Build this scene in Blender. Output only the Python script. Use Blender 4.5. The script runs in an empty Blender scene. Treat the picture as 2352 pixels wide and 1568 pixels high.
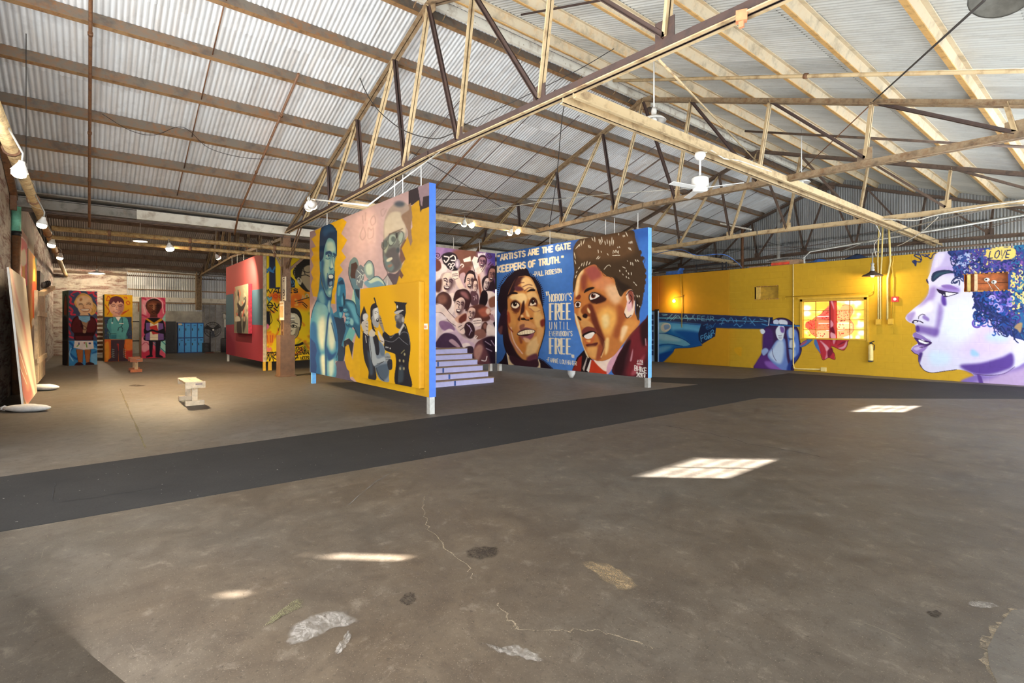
import bpy, bmesh, math, random
import numpy as np
from mathutils import Vector, Matrix

random.seed(7)
SC = bpy.context.scene
COL = SC.collection

# ------------------------------------------------------------------ camera, sky, sun, exposure
FPX, CX, HY, EYE = 1185.0, 1176.0, 745.0, 1.5        # focal length, centre and horizon in photograph pixels; eye height in m
YAW = math.radians(50.52)
cam_data = bpy.data.cameras.new('camera')
cam_data.sensor_width = 36.0
cam_data.lens = FPX / 2352.0 * 36.0
cam_data.shift_y = -(784.0 - HY) / 2352.0
cam_data.clip_end = 300
cam = bpy.data.objects.new('camera', cam_data)
cam.location = (0, 0, EYE)
cam.rotation_euler = (math.radians(90), 0, YAW)
COL.objects.link(cam)
SC.camera = cam

world = bpy.data.worlds.new('sky')
SC.world = world
world.use_nodes = True
wn = world.node_tree.nodes
wn['Background'].inputs[0].default_value = (0.93, 0.96, 1.0, 1)
wn['Background'].inputs[1].default_value = 1.7

sun = bpy.data.lights.new('sun', 'SUN')
sun.energy = 95.0
sun.angle = math.radians(0.55)
sun.color = (1.0, 0.985, 0.95)
sun_ob = bpy.data.objects.new('sun', sun)
sun_dir = Vector((-0.684, -0.729, -0.577)).normalized()
sun_ob.rotation_euler = sun_dir.to_track_quat('-Z', 'Y').to_euler()
sun_ob.location = (12, 30, 22)
COL.objects.link(sun_ob)

door = bpy.data.lights.new('roof_fill', 'AREA')       # added upward fill from behind the camera to brighten the roof
door.shape = 'RECTANGLE'; door.size = 9.0; door.size_y = 3.0; door.energy = 1100.0; door.color = (0.94, 0.97, 1.0)
fill_ob = bpy.data.objects.new('roof_fill', door)
fill_ob.location = (-3.9, -1.6, 1.6)
fill_ob.rotation_euler = Vector((-0.25, 0.75, 0.62)).to_track_quat('-Z', 'Z').to_euler()
COL.objects.link(fill_ob)

vs = SC.view_settings
vs.view_transform = 'Standard'
vs.look = 'None'
vs.exposure = 0.12
vs.gamma = 1.0
vs.use_curve_mapping = False
SC.cycles.max_bounces = 8
SC.cycles.diffuse_bounces = 5
SC.cycles.glossy_bounces = 3
SC.cycles.transmission_bounces = 2
SC.cycles.transparent_max_bounces = 4
SC.cycles.caustics_reflective = False
SC.cycles.caustics_refractive = False
SC.cycles.sample_clamp_indirect = 6.0

FWD = np.array([-math.sin(YAW), math.cos(YAW), 0.0])
RGT = np.array([math.cos(YAW), math.sin(YAW), 0.0])

def ray(px, py):
    """Direction through a photograph pixel (length 1 along the view axis)."""
    return FWD + RGT * ((px - CX) / FPX) + np.array([0, 0, (HY - py) / FPX])
def on_y(px, py, Y):
    r = ray(px, py); k = Y / r[1]; return Vector((r[0] * k, Y, EYE + r[2] * k))
def on_x(px, py, X):
    r = ray(px, py); k = X / r[0]; return Vector((X, r[1] * k, EYE + r[2] * k))
def on_z(px, py, Z=0.0):
    r = ray(px, py); k = (Z - EYE) / r[2]; return Vector((r[0] * k, r[1] * k, Z))
def at_d(px, py, d):
    r = ray(px, py); return Vector((r[0] * d, r[1] * d, EYE + r[2] * d))
def on_slope(px, py, off=0.0):
    """Point on the left roof plane (off below the sheets)."""
    r = ray(px, py); a = 7.1 - off; k = (a + .345 * 7.52 - EYE) / (r[2] - .345 * r[0]); return Vector((r[0] * k, r[1] * k, EYE + r[2] * k))
def proj(p):
    d = p[0] * FWD[0] + p[1] * FWD[1]
    return (CX + FPX * (p[0] * RGT[0] + p[1] * RGT[1]) / d, HY - FPX * (p[2] - EYE) / d)

# ------------------------------------------------------------------ materials
def lin(c):
    if isinstance(c, str):
        c = [int(c[i:i + 2], 16) / 255.0 for i in (0, 2, 4)]
    return tuple(x / 12.92 if x <= 0.04045 else ((x + 0.055) / 1.055) ** 2.4 for x in c[:3]) + (1.0,)

class NT:
    def __init__(s, name):
        s.m = bpy.data.materials.new(name); s.m.use_nodes = True
        s.t = s.m.node_tree; s.b = s.t.nodes['Principled BSDF']
    def n(s, typ, **kw):
        x = s.t.nodes.new(typ)
        for k, v in kw.items():
            if k.startswith('_'):
                setattr(x, k[1:], v)
            else:
                x.inputs[k.replace('__', ' ')].default_value = v
        return x
    def l(s, a, b):
        s.t.links.new(a, b)
    def coords(s, kind='Object', scale=(1, 1, 1)):
        c = s.n('ShaderNodeTexCoord'); m = s.n('ShaderNodeMapping'); m.inputs['Scale'].default_value = scale
        s.l(c.outputs[kind], m.inputs['Vector']); return m.outputs['Vector']
    def noise(s, vec, scale, detail=5, rough=.6, dist=0.0):
        x = s.n('ShaderNodeTexNoise'); x.inputs['Scale'].default_value = scale; x.inputs['Detail'].default_value = detail
        x.inputs['Roughness'].default_value = rough; x.inputs['Distortion'].default_value = dist
        s.l(vec, x.inputs['Vector']); return x.outputs['Fac']
    def ramp(s, fac, stops):
        r = s.n('ShaderNodeValToRGB'); e = r.color_ramp.elements
        while len(e) < len(stops): e.new(0.5)
        for k, (p, c) in enumerate(stops):
            e[k].position = p; e[k].color = lin(c) if isinstance(c, str) else (c, c, c, 1)
        s.l(fac, r.inputs['Fac']); return r.outputs['Color']
    def mix(s, fac, a, b, mode='MIX'):
        x = s.n('ShaderNodeMix', _data_type='RGBA', _blend_type=mode)
        for v, i in ((fac, 0), (a, 6), (b, 7)):
            if isinstance(v, (int, float)): x.inputs[i].default_value = v
            elif isinstance(v, (tuple, str)): x.inputs[i].default_value = lin(v) if isinstance(v, str) else v
            else: s.l(v, x.inputs[i])
        return x.outputs[2]
    def bump(s, h, strength=.3, dist=.01):
        b = s.n('ShaderNodeBump'); b.inputs['Strength'].default_value = strength; b.inputs['Distance'].default_value = dist
        s.l(h, b.inputs['Height']); s.l(b.outputs['Normal'], s.b.inputs['Normal'])
    def out(s, col=None, rough=.6, metal=0.0, spec=None):
        if col is not None:
            if isinstance(col, str): s.b.inputs['Base Color'].default_value = lin(col)
            else: s.l(col, s.b.inputs['Base Color'])
        s.b.inputs['Roughness'].default_value = rough; s.b.inputs['Metallic'].default_value = metal
        if spec is not None: s.b.inputs['Specular IOR Level'].default_value = spec
        return s.m

def plain(name, c, rough=.55, metal=0.0, var=.12, scale=9.0):
    t = NT(name); v = t.coords()
    f = t.noise(v, scale, 4)
    k = [int(c[i:i + 2], 16) for i in (0, 2, 4)]
    a = ''.join('%02x' % max(0, min(255, int(x * (1 - var)))) for x in k); b = ''.join('%02x' % max(0, min(255, int(x * (1 + var)))) for x in k)
    return t.out(t.ramp(f, [(.3, a), (.7, b)]), rough, metal)

def rusty(name, paint, rust, dark, amount=.5, scale=3.0, rough=.6):
    """Old paint with rust breaking through in patches of its own."""
    t = NT(name); v = t.coords()
    f = t.noise(v, scale, 7, .7); g = t.noise(v, scale * 7, 4)
    c = t.mix(t.ramp(g, [(.35, 0.0), (.7, 1.0)]), paint, rust)
    c = t.mix(t.ramp(f, [(1 - amount - .12, 0.0), (1 - amount + .12, 1.0)]), paint, c)
    c = t.mix(t.ramp(t.noise(v, scale * 2.3, 5, .65), [(.5, 0.0), (.72, .8)]), c, dark)
    t.bump(g, .25, .004)
    return t.out(c, rough)

def t_map(t, src, a, b):
    m = t.n('ShaderNodeMapRange'); m.inputs[1].default_value = a; m.inputs[2].default_value = b; t.l(src, m.inputs[0]); return m.outputs[0]

def corrugated(name, base, stain, dirt, amount=.5):
    """Galvanised sheet; the stains run down each sheet along its own length."""
    t = NT(name); v = t.coords('Object', (9, .5, 1)); u = t.coords('Object', (1.2, 1.2, 1))
    oi = t.n('ShaderNodeObjectInfo')
    ad = t.n('ShaderNodeVectorMath', _operation='ADD'); sc = t.n('ShaderNodeVectorMath', _operation='SCALE'); sc.inputs['Scale'].default_value = 40
    cb = t.n('ShaderNodeCombineXYZ'); t.l(oi.outputs['Random'], cb.inputs[0]); t.l(oi.outputs['Random'], cb.inputs[1]); t.l(cb.outputs[0], sc.inputs[0])
    t.l(v, ad.inputs[0]); t.l(sc.outputs[0], ad.inputs[1])
    f = t.noise(ad.outputs[0], 1.0, 6, .7); g = t.noise(u, 1.6, 6, .7)
    sx = t.n('ShaderNodeSeparateXYZ'); tc = t.n('ShaderNodeTexCoord'); t.l(tc.outputs['Object'], sx.inputs[0])
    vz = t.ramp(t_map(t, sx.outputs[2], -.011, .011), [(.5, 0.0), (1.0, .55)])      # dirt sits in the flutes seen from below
    c = t.mix(t.ramp(f, [(.42, 0.0), (.75, amount)]), base, stain)
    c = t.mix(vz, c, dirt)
    c = t.mix(t.ramp(g, [(.5, 0.0), (.8, amount)]), c, dirt)
    hv = t.n('ShaderNodeHueSaturation'); rr = t.n('ShaderNodeMapRange'); rr.inputs[3].default_value = .88; rr.inputs[4].default_value = 1.1
    t.l(oi.outputs['Random'], rr.inputs[0]); t.l(rr.outputs[0], hv.inputs['Value']); t.l(c, hv.inputs['Color'])
    return t.out(hv.outputs[0], .55, .15)

def painted(name, rough=.5, emit=0.0, spec=.5):
    t = NT(name); a = t.n('ShaderNodeAttribute'); a.attribute_name = 'paint'
    t.l(a.outputs['Color'], t.b.inputs['Base Color'])
    if emit:
        t.l(a.outputs['Color'], t.b.inputs['Emission Color']); t.b.inputs['Emission Strength'].default_value = emit
    return t.out(None, rough, 0, spec)

def glow(name, c, strength):
    t = NT(name); t.b.inputs['Emission Color'].default_value = lin(c); t.b.inputs['Emission Strength'].default_value = strength
    return t.out(c, .5)

# ------------------------------------------------------------------ geometry helpers
class MB:
    """Collects simple solids; build() links them as ONE mesh object."""
    def __init__(s): s.v, s.f, s.sm = [], [], []
    def add(s, vs, fs, sm=False):
        o = len(s.v); s.v += [tuple(p) for p in vs]; s.f += [tuple(i + o for i in f) for f in fs]; s.sm += [sm] * len(fs); return s
    def box(s, c, size, rz=0.0, M=None):
        x, y, z = size[0] / 2, size[1] / 2, size[2] / 2
        P = [Vector((a * x, b * y, d * z)) for d in (-1, 1) for b in (-1, 1) for a in (-1, 1)]
        R = M or Matrix.Rotation(rz, 3, 'Z')
        c = Vector(c)
        return s.add([R @ p + c for p in P], [(0, 2, 3, 1), (4, 5, 7, 6), (0, 1, 5, 4), (2, 6, 7, 3), (0, 4, 6, 2), (1, 3, 7, 5)])
    def span(s, lo, hi):
        lo, hi = Vector(lo), Vector(hi)
        return s.box((lo + hi) / 2, hi - lo)
    def bar(s, p0, p1, w, h, side=None, off=(0, 0)):
        """Box bar from p0 to p1; w across `side`, h across the other direction; off shifts it in that frame."""
        p0, p1 = Vector(p0), Vector(p1); d = (p1 - p0); L = d.length; d.normalize()
        a = Vector(side) if side is not None else (Vector((0, 0, 1)).cross(d) if abs(d.z) < .95 else Vector((1, 0, 0)))
        a = (a - d * a.dot(d)).normalized(); b = d.cross(a)
        M = Matrix((a, d, b)).transposed()
        return s.box((p0 + p1) / 2 + a * off[0] + b * off[1], (w, L, h), M=M)
    def tube(s, pts, r, n=8, cap=True):
        pts = [Vector(p) for p in pts]; rings = []
        for i, p in enumerate(pts):
            d = (pts[min(i + 1, len(pts) - 1)] - pts[max(i - 1, 0)]).normalized()
            a = d.cross(Vector((0, 0, 1))) if abs(d.z) < .9 else d.cross(Vector((0, 1, 0)))
            a.normalize(); b = d.cross(a); rr = r[i] if isinstance(r, (list, tuple)) else r
            rings.append([p + (a * math.cos(k * 2 * math.pi / n) + b * math.sin(k * 2 * math.pi / n)) * rr for k in range(n)])
        vs = [v for q in rings for v in q]; fs = []
        for i in range(len(pts) - 1):
            for k in range(n):
                fs.append((i * n + k, i * n + (k + 1) % n, (i + 1) * n + (k + 1) % n, (i + 1) * n + k))
        s.add(vs, fs, True)
        if cap:
            o = len(s.v) - len(vs)
            s.f += [tuple(o + k for k in reversed(range(n))), tuple(o + (len(pts) - 1) * n + k for k in range(n))]; s.sm += [False, False]
        return s
    def lathe(s, c, prof, n=16, axis=None):
        c = Vector(c); R = Vector((0, 0, 1)).rotation_difference(Vector(axis)).to_matrix() if axis is not None else Matrix.Identity(3)
        vs, fs = [], []
        for r, z in prof:
            for k in range(n):
                t = 2 * math.pi * k / n; vs.append(c + R @ Vector((r * math.cos(t), r * math.sin(t), z)))
        for i in range(len(prof) - 1):
            for k in range(n):
                fs.append((i * n + k, i * n + (k + 1) % n, (i + 1) * n + (k + 1) % n, (i + 1) * n + k))
        return s.add(vs, fs, True)
    def prism(s, poly, z0, z1, f=lambda x, y, z: (x, y, z)):
        n = len(poly)
        vs = [f(x, y, z0) for x, y in poly] + [f(x, y, z1) for x, y in poly]
        fs = [tuple(reversed(range(n))), tuple(range(n, 2 * n))] + [(k, (k + 1) % n, n + (k + 1) % n, n + k) for k in range(n)]
        return s.add(vs, fs)
    def mesh(s, name, mat=None, org=None):
        me = bpy.data.meshes.new(name)
        o = Vector(org) if org is not None else Vector((0, 0, 0))
        me.from_pydata([Vector(v) - o for v in s.v], [], s.f)
        me.polygons.foreach_set('use_smooth', s.sm); me.update()
        if mat: me.materials.append(mat)
        return me
    def build(s, name, mat, parent=None, org=None):
        """World coordinates in; the object's origin is its thing's origin (or org)."""
        o = org if org is not None else (root_loc(parent) if parent else (0, 0, 0))
        ob = bpy.data.objects.new(name, s.mesh(name, mat, o))
        COL.objects.link(ob)
        if parent: ob.parent = parent
        else: ob.location = o
        return ob

def root_loc(o):
    p = Vector((0, 0, 0))
    while o is not None:
        p = p + o.location; o = o.parent
    return p

def tag(o, label, cat, group=None, kind=None):
    o['label'] = label; o['category'] = cat
    if group: o['group'] = group
    if kind: o['kind'] = kind
    return o
def thing(name, label, cat, loc=(0, 0, 0), group=None):
    o = bpy.data.objects.new(name, None); COL.objects.link(o); o.location = loc; o.empty_display_size = .1
    return tag(o, label, cat, group)
def setting(name, loc=(0, 0, 0)):
    o = bpy.data.objects.new(name, None); COL.objects.link(o); o.location = loc; o['kind'] = 'structure'
    return o
def struct(name, mb, mat, org=None):
    o = mb.build(name, mat, None, org); o['kind'] = 'structure'; return o
def link_mesh(name, me, parent, M=None, loc=None):
    o = bpy.data.objects.new(name, me); COL.objects.link(o)
    o.parent = parent
    pl = root_loc(parent)
    if M is not None: o.matrix_local = Matrix.Translation(-pl) @ M
    elif loc is not None: o.location = Vector(loc) - pl
    return o
def copy_tree(o, loc, label=None):
    r = o.copy(); COL.objects.link(r); r.location = loc
    if label: r['label'] = label
    for ch in list(o.children):
        c = ch.copy(); COL.objects.link(c); c.parent = r
        for g in ch.children:
            d = g.copy(); COL.objects.link(d); d.parent = c
    return r

def srgb2lin(c):
    c = np.clip(c, 0, 1); return np.where(c <= .04045, c / 12.92, ((c + .055) / 1.055) ** 2.4)
def homography(q):
    A, b = [], []
    for (u, v), (x, y) in zip(((0, 0), (1, 0), (1, 1), (0, 1)), q):
        A += [[u, v, 1, 0, 0, 0, -u * x, -v * x], [0, 0, 0, u, v, 1, -u * y, -v * y]]; b += [x, y]
    return np.append(np.linalg.solve(np.array(A, float), np.array(b, float)), 1).reshape(3, 3)
def canvas(name, sheet, corners, nu, nv, mat, parent, quad=None, win=None, back=0.0, gain=1.0, skip=None, frame=None):
    """A painted rectangle: corners TL, TR, BR, BL in the place; `quad` is the same rectangle on the drawing.
    `win` = (u0, v0, u1, v1) takes only a piece of it; `back` turns its rim away from the viewer by that depth."""
    TL, TR, BR, BL = [np.array(c, float) for c in corners]
    q = quad or [proj(c) for c in (TL, TR, BR, BL)]
    Hm = homography(q)
    u0, v0, u1, v1 = win or (0, 0, 1, 1)
    us = np.linspace(u0, u1, nu + 1); vs_ = np.linspace(v0, v1, nv + 1)
    eu = (u1 - u0) / max(nu, 1) * 1e-3
    nrm = np.cross(BL - TL, TR - TL); nrm /= np.linalg.norm(nrm)
    if back:
        du = .004 / np.linalg.norm(TR - TL); dv = .004 / np.linalg.norm(BL - TL)
        us = np.concatenate([[u0], [u0 + du], us[1:-1], [u1 - du], [u1]]); vs_ = np.concatenate([[v0], [v0 + dv], vs_[1:-1], [v1 - dv], [v1]])
    U, V = np.meshgrid(us, vs_)
    P = TL + U[..., None] * (TR - TL) + V[..., None] * (BL - TL)
    if back:
        P[0] -= nrm * back; P[-1] -= nrm * back; P[1:-1, 0] -= nrm * back; P[1:-1, -1] -= nrm * back
    w = Hm[2, 0] * U + Hm[2, 1] * V + Hm[2, 2]
    px = (Hm[0, 0] * U + Hm[0, 1] * V + Hm[0, 2]) / w; py = (Hm[1, 0] * U + Hm[1, 1] * V + Hm[1, 2]) / w
    c = srgb2lin(sheet.sample(px, py) * gain)
    R, C = U.shape
    idx = np.arange(R * C).reshape(R, C)
    F = np.stack([idx[:-1, :-1], idx[1:, :-1], idx[1:, 1:], idx[:-1, 1:]], -1).reshape(-1, 4)
    if skip is not None:
        uc = (U[:-1, :-1] + U[1:, 1:]) / 2; vc = (V[:-1, :-1] + V[1:, 1:]) / 2
        keep = ~skip(uc, vc).reshape(-1); F = F[keep]
        if len(F) == 0: return None
    me = bpy.data.meshes.new(name)
    o = np.array(root_loc(parent)) if parent else np.zeros(3)
    me.vertices.add(R * C); me.vertices.foreach_set('co', (P - o).reshape(-1))
    me.loops.add(F.size); me.loops.foreach_set('vertex_index', F.reshape(-1))
    me.polygons.add(len(F)); me.polygons.foreach_set('loop_start', np.arange(len(F)) * 4)
    at = me.attributes.new('paint', 'FLOAT_COLOR', 'POINT')
    at.data.foreach_set('color', np.concatenate([c, np.ones(c.shape[:2] + (1,))], -1).reshape(-1))
    me.update(calc_edges=True); me.materials.append(mat)
    ob = bpy.data.objects.new(name, me); COL.objects.link(ob)
    if parent: ob.parent = parent
    return ob
# ------------------------------------------------------------------ painting engine (flat prints for the murals)
# A Sheet is a drawing made from filled outlines, brush strokes and stroke lettering; it ends up as the
# colour attribute of a real painted surface, so that every mural is pigment on geometry.
def hexc(c):
    return np.array([int(c[i:i + 2], 16) / 255.0 for i in (0, 2, 4)])

def nums(p):
    a = np.array([float(v) for v in p.split()] if isinstance(p, str) else p, float).reshape(-1, 2)
    return a

def smooth(p, closed=True, n=6):
    if len(p) < 3:
        return p
    q = np.vstack([p[-1:], p, p[:2]]) if closed else np.vstack([2 * p[:1] - p[1:2], p, 2 * p[-1:] - p[-2:-1]])
    t = np.linspace(0, 1, n, endpoint=False)[:, None]
    out = []
    for i in range(1, len(q) - 2):
        a, b, c, d = q[i - 1], q[i], q[i + 1], q[i + 2]
        out.append(0.5 * ((2 * b) + (c - a) * t + (2 * a - 5 * b + 4 * c - d) * t ** 2 + (3 * b - a - 3 * c + d) * t ** 3))
    if not closed:
        out.append(p[-1:])
    return np.vstack(out)

def box_blur(m, r):
    for ax in (0, 1):
        k = 2 * r + 1
        c = np.cumsum(np.concatenate([np.zeros_like(np.take(m, [0], ax)), m], ax), ax)
        n = m.shape[ax]
        hi = np.minimum(np.arange(n) + r + 1, n); lo = np.maximum(np.arange(n) - r, 0)
        m = (np.take(c, hi, ax) - np.take(c, lo, ax)) / k
    return m

class Sheet:
    S = 2.0
    def __init__(s, x0, y0, x1, y1, bg):
        s.x0, s.y0, s.x1, s.y1 = x0, y0, x1, y1
        s.w, s.h = int((x1 - x0) * s.S), int((y1 - y0) * s.S)
        s.img = np.empty((s.h, s.w, 3)); s.img[:] = hexc(bg)
        s.tr = (0, 0, 1.0)
        s.rng = random.Random(int(x0 + y0))
    def at(s, ox, oy, k):
        s.tr = (ox, oy, k)
    def loc(s, p):
        ox, oy, k = s.tr
        return np.stack([(ox + p[:, 0] / k - s.x0) * s.S, (oy + p[:, 1] / k - s.y0) * s.S], 1)
    def fill(s, q, col, f, a):
        r = int(round(f * s.S / s.tr[2] * 0.5))
        pad = 3 * r + 2
        bx0, by0 = np.floor(q.min(0)).astype(int) - pad; bx1, by1 = np.ceil(q.max(0)).astype(int) + pad
        bx0, by0 = max(bx0, -60), max(by0, -60); bx1, by1 = min(bx1, s.w + 60), min(by1, s.h + 60)
        if bx1 <= max(bx0, 0) or by1 <= max(by0, 0):
            return
        w, h, SUB = bx1 - bx0, by1 - by0, 3
        ys = by0 + (np.arange(h * SUB) + 0.5) / SUB
        a0, a1 = q, np.roll(q, -1, 0)
        ya, yb = a0[:, 1][:, None], a1[:, 1][:, None]
        up = (ya <= ys) & (yb > ys); dn = (yb <= ys) & (ya > ys)
        e, rr = np.nonzero(up | dn)
        t = (ys[rr] - a0[e, 1]) / (a1[e, 1] - a0[e, 1])
        x = np.clip(a0[e, 0] + t * (a1[e, 0] - a0[e, 0]) - bx0, 0, w - 1e-3)
        sg = np.where(up[e, rr], 1.0, -1.0)
        acc = np.zeros((h, w + 2)); xi = x.astype(int); fr = x - xi
        np.add.at(acc, (rr // SUB, xi), sg * (1 - fr) / SUB); np.add.at(acc, (rr // SUB, xi + 1), sg * fr / SUB)
        m = np.clip(np.abs(np.cumsum(acc, 1)[:, :w]), 0, 1)
        if r > 0:
            m = box_blur(box_blur(m, r), max(1, r // 2))
        cx0, cy0, cx1, cy1 = max(bx0, 0), max(by0, 0), min(bx1, s.w), min(by1, s.h)
        if cx1 <= cx0 or cy1 <= cy0:
            return
        m = (m[cy0 - by0:cy1 - by0, cx0 - bx0:cx1 - bx0] * a)[..., None]
        v = s.img[cy0:cy1, cx0:cx1]
        v += m * (hexc(col) - v)
    def P(s, col, pts, f=0, a=1.0, sm=1):
        p = s.loc(nums(pts))
        s.fill(smooth(p) if sm else p, col, f, a)
    def E(s, col, x, y, rx, ry, rot=0, f=0, a=1.0):
        t = np.linspace(0, 2 * math.pi, 28, endpoint=False); c, d = math.cos(math.radians(rot)), math.sin(math.radians(rot))
        u, v = rx * np.cos(t), ry * np.sin(t)
        s.fill(s.loc(np.stack([x + u * c - v * d, y + u * d + v * c], 1)), col, f, a)
    def L(s, col, w, pts, f=0, a=1.0, sm=1, tap=0):
        p = s.loc(nums(pts))
        if sm:
            p = smooth(p, False)
        elif tap:
            p = np.vstack([p[i] + (p[i + 1] - p[i]) * k / 4 for i in range(len(p) - 1) for k in range(4)] + [p[-1:]])
        w = w * s.S / s.tr[2] / 2
        d = np.gradient(p, axis=0); nl = np.hypot(d[:, 0], d[:, 1])[:, None] + 1e-9
        n = np.stack([-d[:, 1], d[:, 0]], 1) / nl
        ww = np.full((len(p), 1), w)
        if tap:
            u = np.linspace(0, 1, len(p))[:, None]
            ww = w * (np.sqrt(np.clip(4 * u * (1 - u), 0, 1)) if tap == 1 else (1 - 0.85 * u))
        t0, t1 = d[0] / nl[0], d[-1] / nl[-1]
        cap0 = [p[0] - t0 * ww[0] * 0.8]; cap1 = [p[-1] + t1 * ww[-1] * 0.8]
        s.fill(np.vstack([cap0, p + n * ww, cap1, (p - n * ww)[::-1]]), col, f, a)
    def M(s, col, w, lists, **k):
        for q in lists.split(','):
            s.L(col, w, q, **k)
    def text(s, col, txt, x, y, ux, uy, vx, vy, w, gap=0.28, f=0, serif=0, jit=0.0, hw=None):
        """Stroke lettering: (ux,uy) is one letter width, (vx,vy) one letter height; x,y is the top left."""
        cx = 0.0
        for ch in txt:
            if ch == ' ':
                cx += 0.7; continue
            wd = FW.get(ch, 1.0)
            for st in FONT.get(ch, ()):
                q = np.array(st, float)
                q = q + (np.array([[s.rng.uniform(-jit, jit), s.rng.uniform(-jit, jit)] for _ in q]) if jit else 0)
                g = np.stack([x + (cx + q[:, 0] * wd) * ux + q[:, 1] * vx, y + (cx + q[:, 0] * wd) * uy + q[:, 1] * vy], 1)
                if serif:
                    for i in range(len(q) - 1):
                        vert = abs(q[i + 1, 0] - q[i, 0]) < 0.45
                        s.L(col, w if vert else w * serif, g[i:i + 2], f=f, sm=0)
                else:
                    s.L(col, w, g, f=f, sm=0)
                    for j in range(1, len(g) - 1):
                        s.E(col, g[j, 0], g[j, 1], w / 2, w / 2)
            cx += wd + gap
        return cx
    def noise(s, amp, seed=1, big=6):
        r = np.random.default_rng(seed)
        n = r.normal(0, 1, (s.h // big + 2, s.w // big + 2))
        n = np.kron(n, np.ones((big, big)))[:s.h, :s.w]
        n = box_blur(box_blur(n, big), big // 2)
        s.img *= (1 + amp * n / (n.std() + 1e-9))[..., None]
    def sample(s, px, py):
        x = np.clip((px - s.x0) * s.S - 0.5, 0, s.w - 1.001); y = np.clip((py - s.y0) * s.S - 0.5, 0, s.h - 1.001)
        xi, yi = x.astype(int), y.astype(int); fx, fy = (x - xi)[..., None], (y - yi)[..., None]
        im = s.img
        xj, yj = np.minimum(xi + 1, s.w - 1), np.minimum(yi + 1, s.h - 1)
        return (im[yi, xi] * (1 - fx) + im[yi, xj] * fx) * (1 - fy) + (im[yj, xi] * (1 - fx) + im[yj, xj] * fx) * fy

FONT = {
 'A': [[(0, 1), (.5, 0), (1, 1)], [(.2, .65), (.8, .65)]], 'B': [[(0, 0), (0, 1), (.8, .95), (.95, .72), (.75, .48), (0, .48)], [(.75, .48), (.88, .25), (.7, .02), (0, 0)]],
 'C': [[(1, .15), (.6, 0), (.1, .2), (0, .5), (.1, .8), (.6, 1), (1, .85)]], 'D': [[(0, 0), (0, 1), (.6, .95), (1, .65), (1, .35), (.6, .05), (0, 0)]],
 'E': [[(0, 0), (0, 1)], [(0, 0), (.9, 0)], [(0, .5), (.75, .5)], [(0, 1), (.9, 1)]], 'F': [[(0, 0), (0, 1)], [(0, 0), (.9, 0)], [(0, .5), (.75, .5)]],
 'G': [[(1, .15), (.6, 0), (.1, .2), (0, .5), (.1, .8), (.6, 1), (1, .85), (1, .55), (.6, .55)]], 'H': [[(0, 0), (0, 1)], [(1, 0), (1, 1)], [(0, .5), (1, .5)]],
 'I': [[(0, 0), (0, 1)]], 'K': [[(0, 0), (0, 1)], [(.95, 0), (.05, .52), (1, 1)]], 'L': [[(0, 0), (0, 1)], [(0, 1), (.9, 1)]],
 'M': [[(0, 1), (.05, 0), (.5, .7), (.95, 0), (1, 1)]], 'N': [[(0, 1), (0, 0)], [(0, 0), (.95, 1)], [(1, 1), (1, 0)]],
 'O': [[(.5, 0), (.1, .15), (0, .5), (.1, .85), (.5, 1), (.9, .85), (1, .5), (.9, .15), (.5, 0)]], 'P': [[(0, 1), (0, 0), (.75, .03), (.95, .28), (.75, .54), (0, .56)]],
 'R': [[(0, 1), (0, 0), (.75, .03), (.92, .27), (.75, .5), (0, .53)], [(.45, .53), (1, 1)]],
 'S': [[(.95, .14), (.5, 0), (.08, .15), (.1, .38), (.5, .5), (.92, .63), (.95, .85), (.5, 1), (.03, .86)]], 'T': [[(.5, 0), (.5, 1)], [(0, 0), (1, 0)]],
 'U': [[(0, 0), (0, .75), (.2, .97), (.5, 1), (.8, .97), (1, .75), (1, 0)]], 'V': [[(0, 0), (.5, 1), (1, 0)]], 'W': [[(0, 0), (.25, 1), (.5, .3), (.75, 1), (1, 0)]],
 'X': [[(0, 0), (1, 1)], [(1, 0), (0, 1)]], 'Y': [[(0, 0), (.5, .5), (.5, 1)], [(1, 0), (.5, .5)]], '.': [[(.3, .96), (.45, .96)]], "'": [[(.5, -.02), (.45, .22)]],
 '"': [[(.1, 0), (.1, .25)], [(.75, 0), (.75, .25)]], '-': [[(0, .5), (1, .45)]], '#': [[(.3, 0), (.2, 1)], [(.75, 0), (.65, 1)], [(0, .35), (1, .3)], [(0, .7), (1, .65)]],
 '2': [[(.05, .25), (.4, 0), (.85, .2), (.7, .5), (0, 1), (1, .97)]], '0': [[(.5, 0), (.08, .2), (0, .5), (.1, .85), (.5, 1), (.9, .85), (1, .5), (.9, .15), (.5, 0)]],
 '1': [[(.5, 0), (.5, 1)]], '7': [[(0, 0), (1, 0), (.4, 1)], [(.3, .5), (.9, .5)]]}
FW = {'I': 0.35, '.': 0.5, "'": 0.35, '"': 0.6, 'M': 1.15, 'W': 1.2, '1': 0.6, '-': 0.8}
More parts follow.
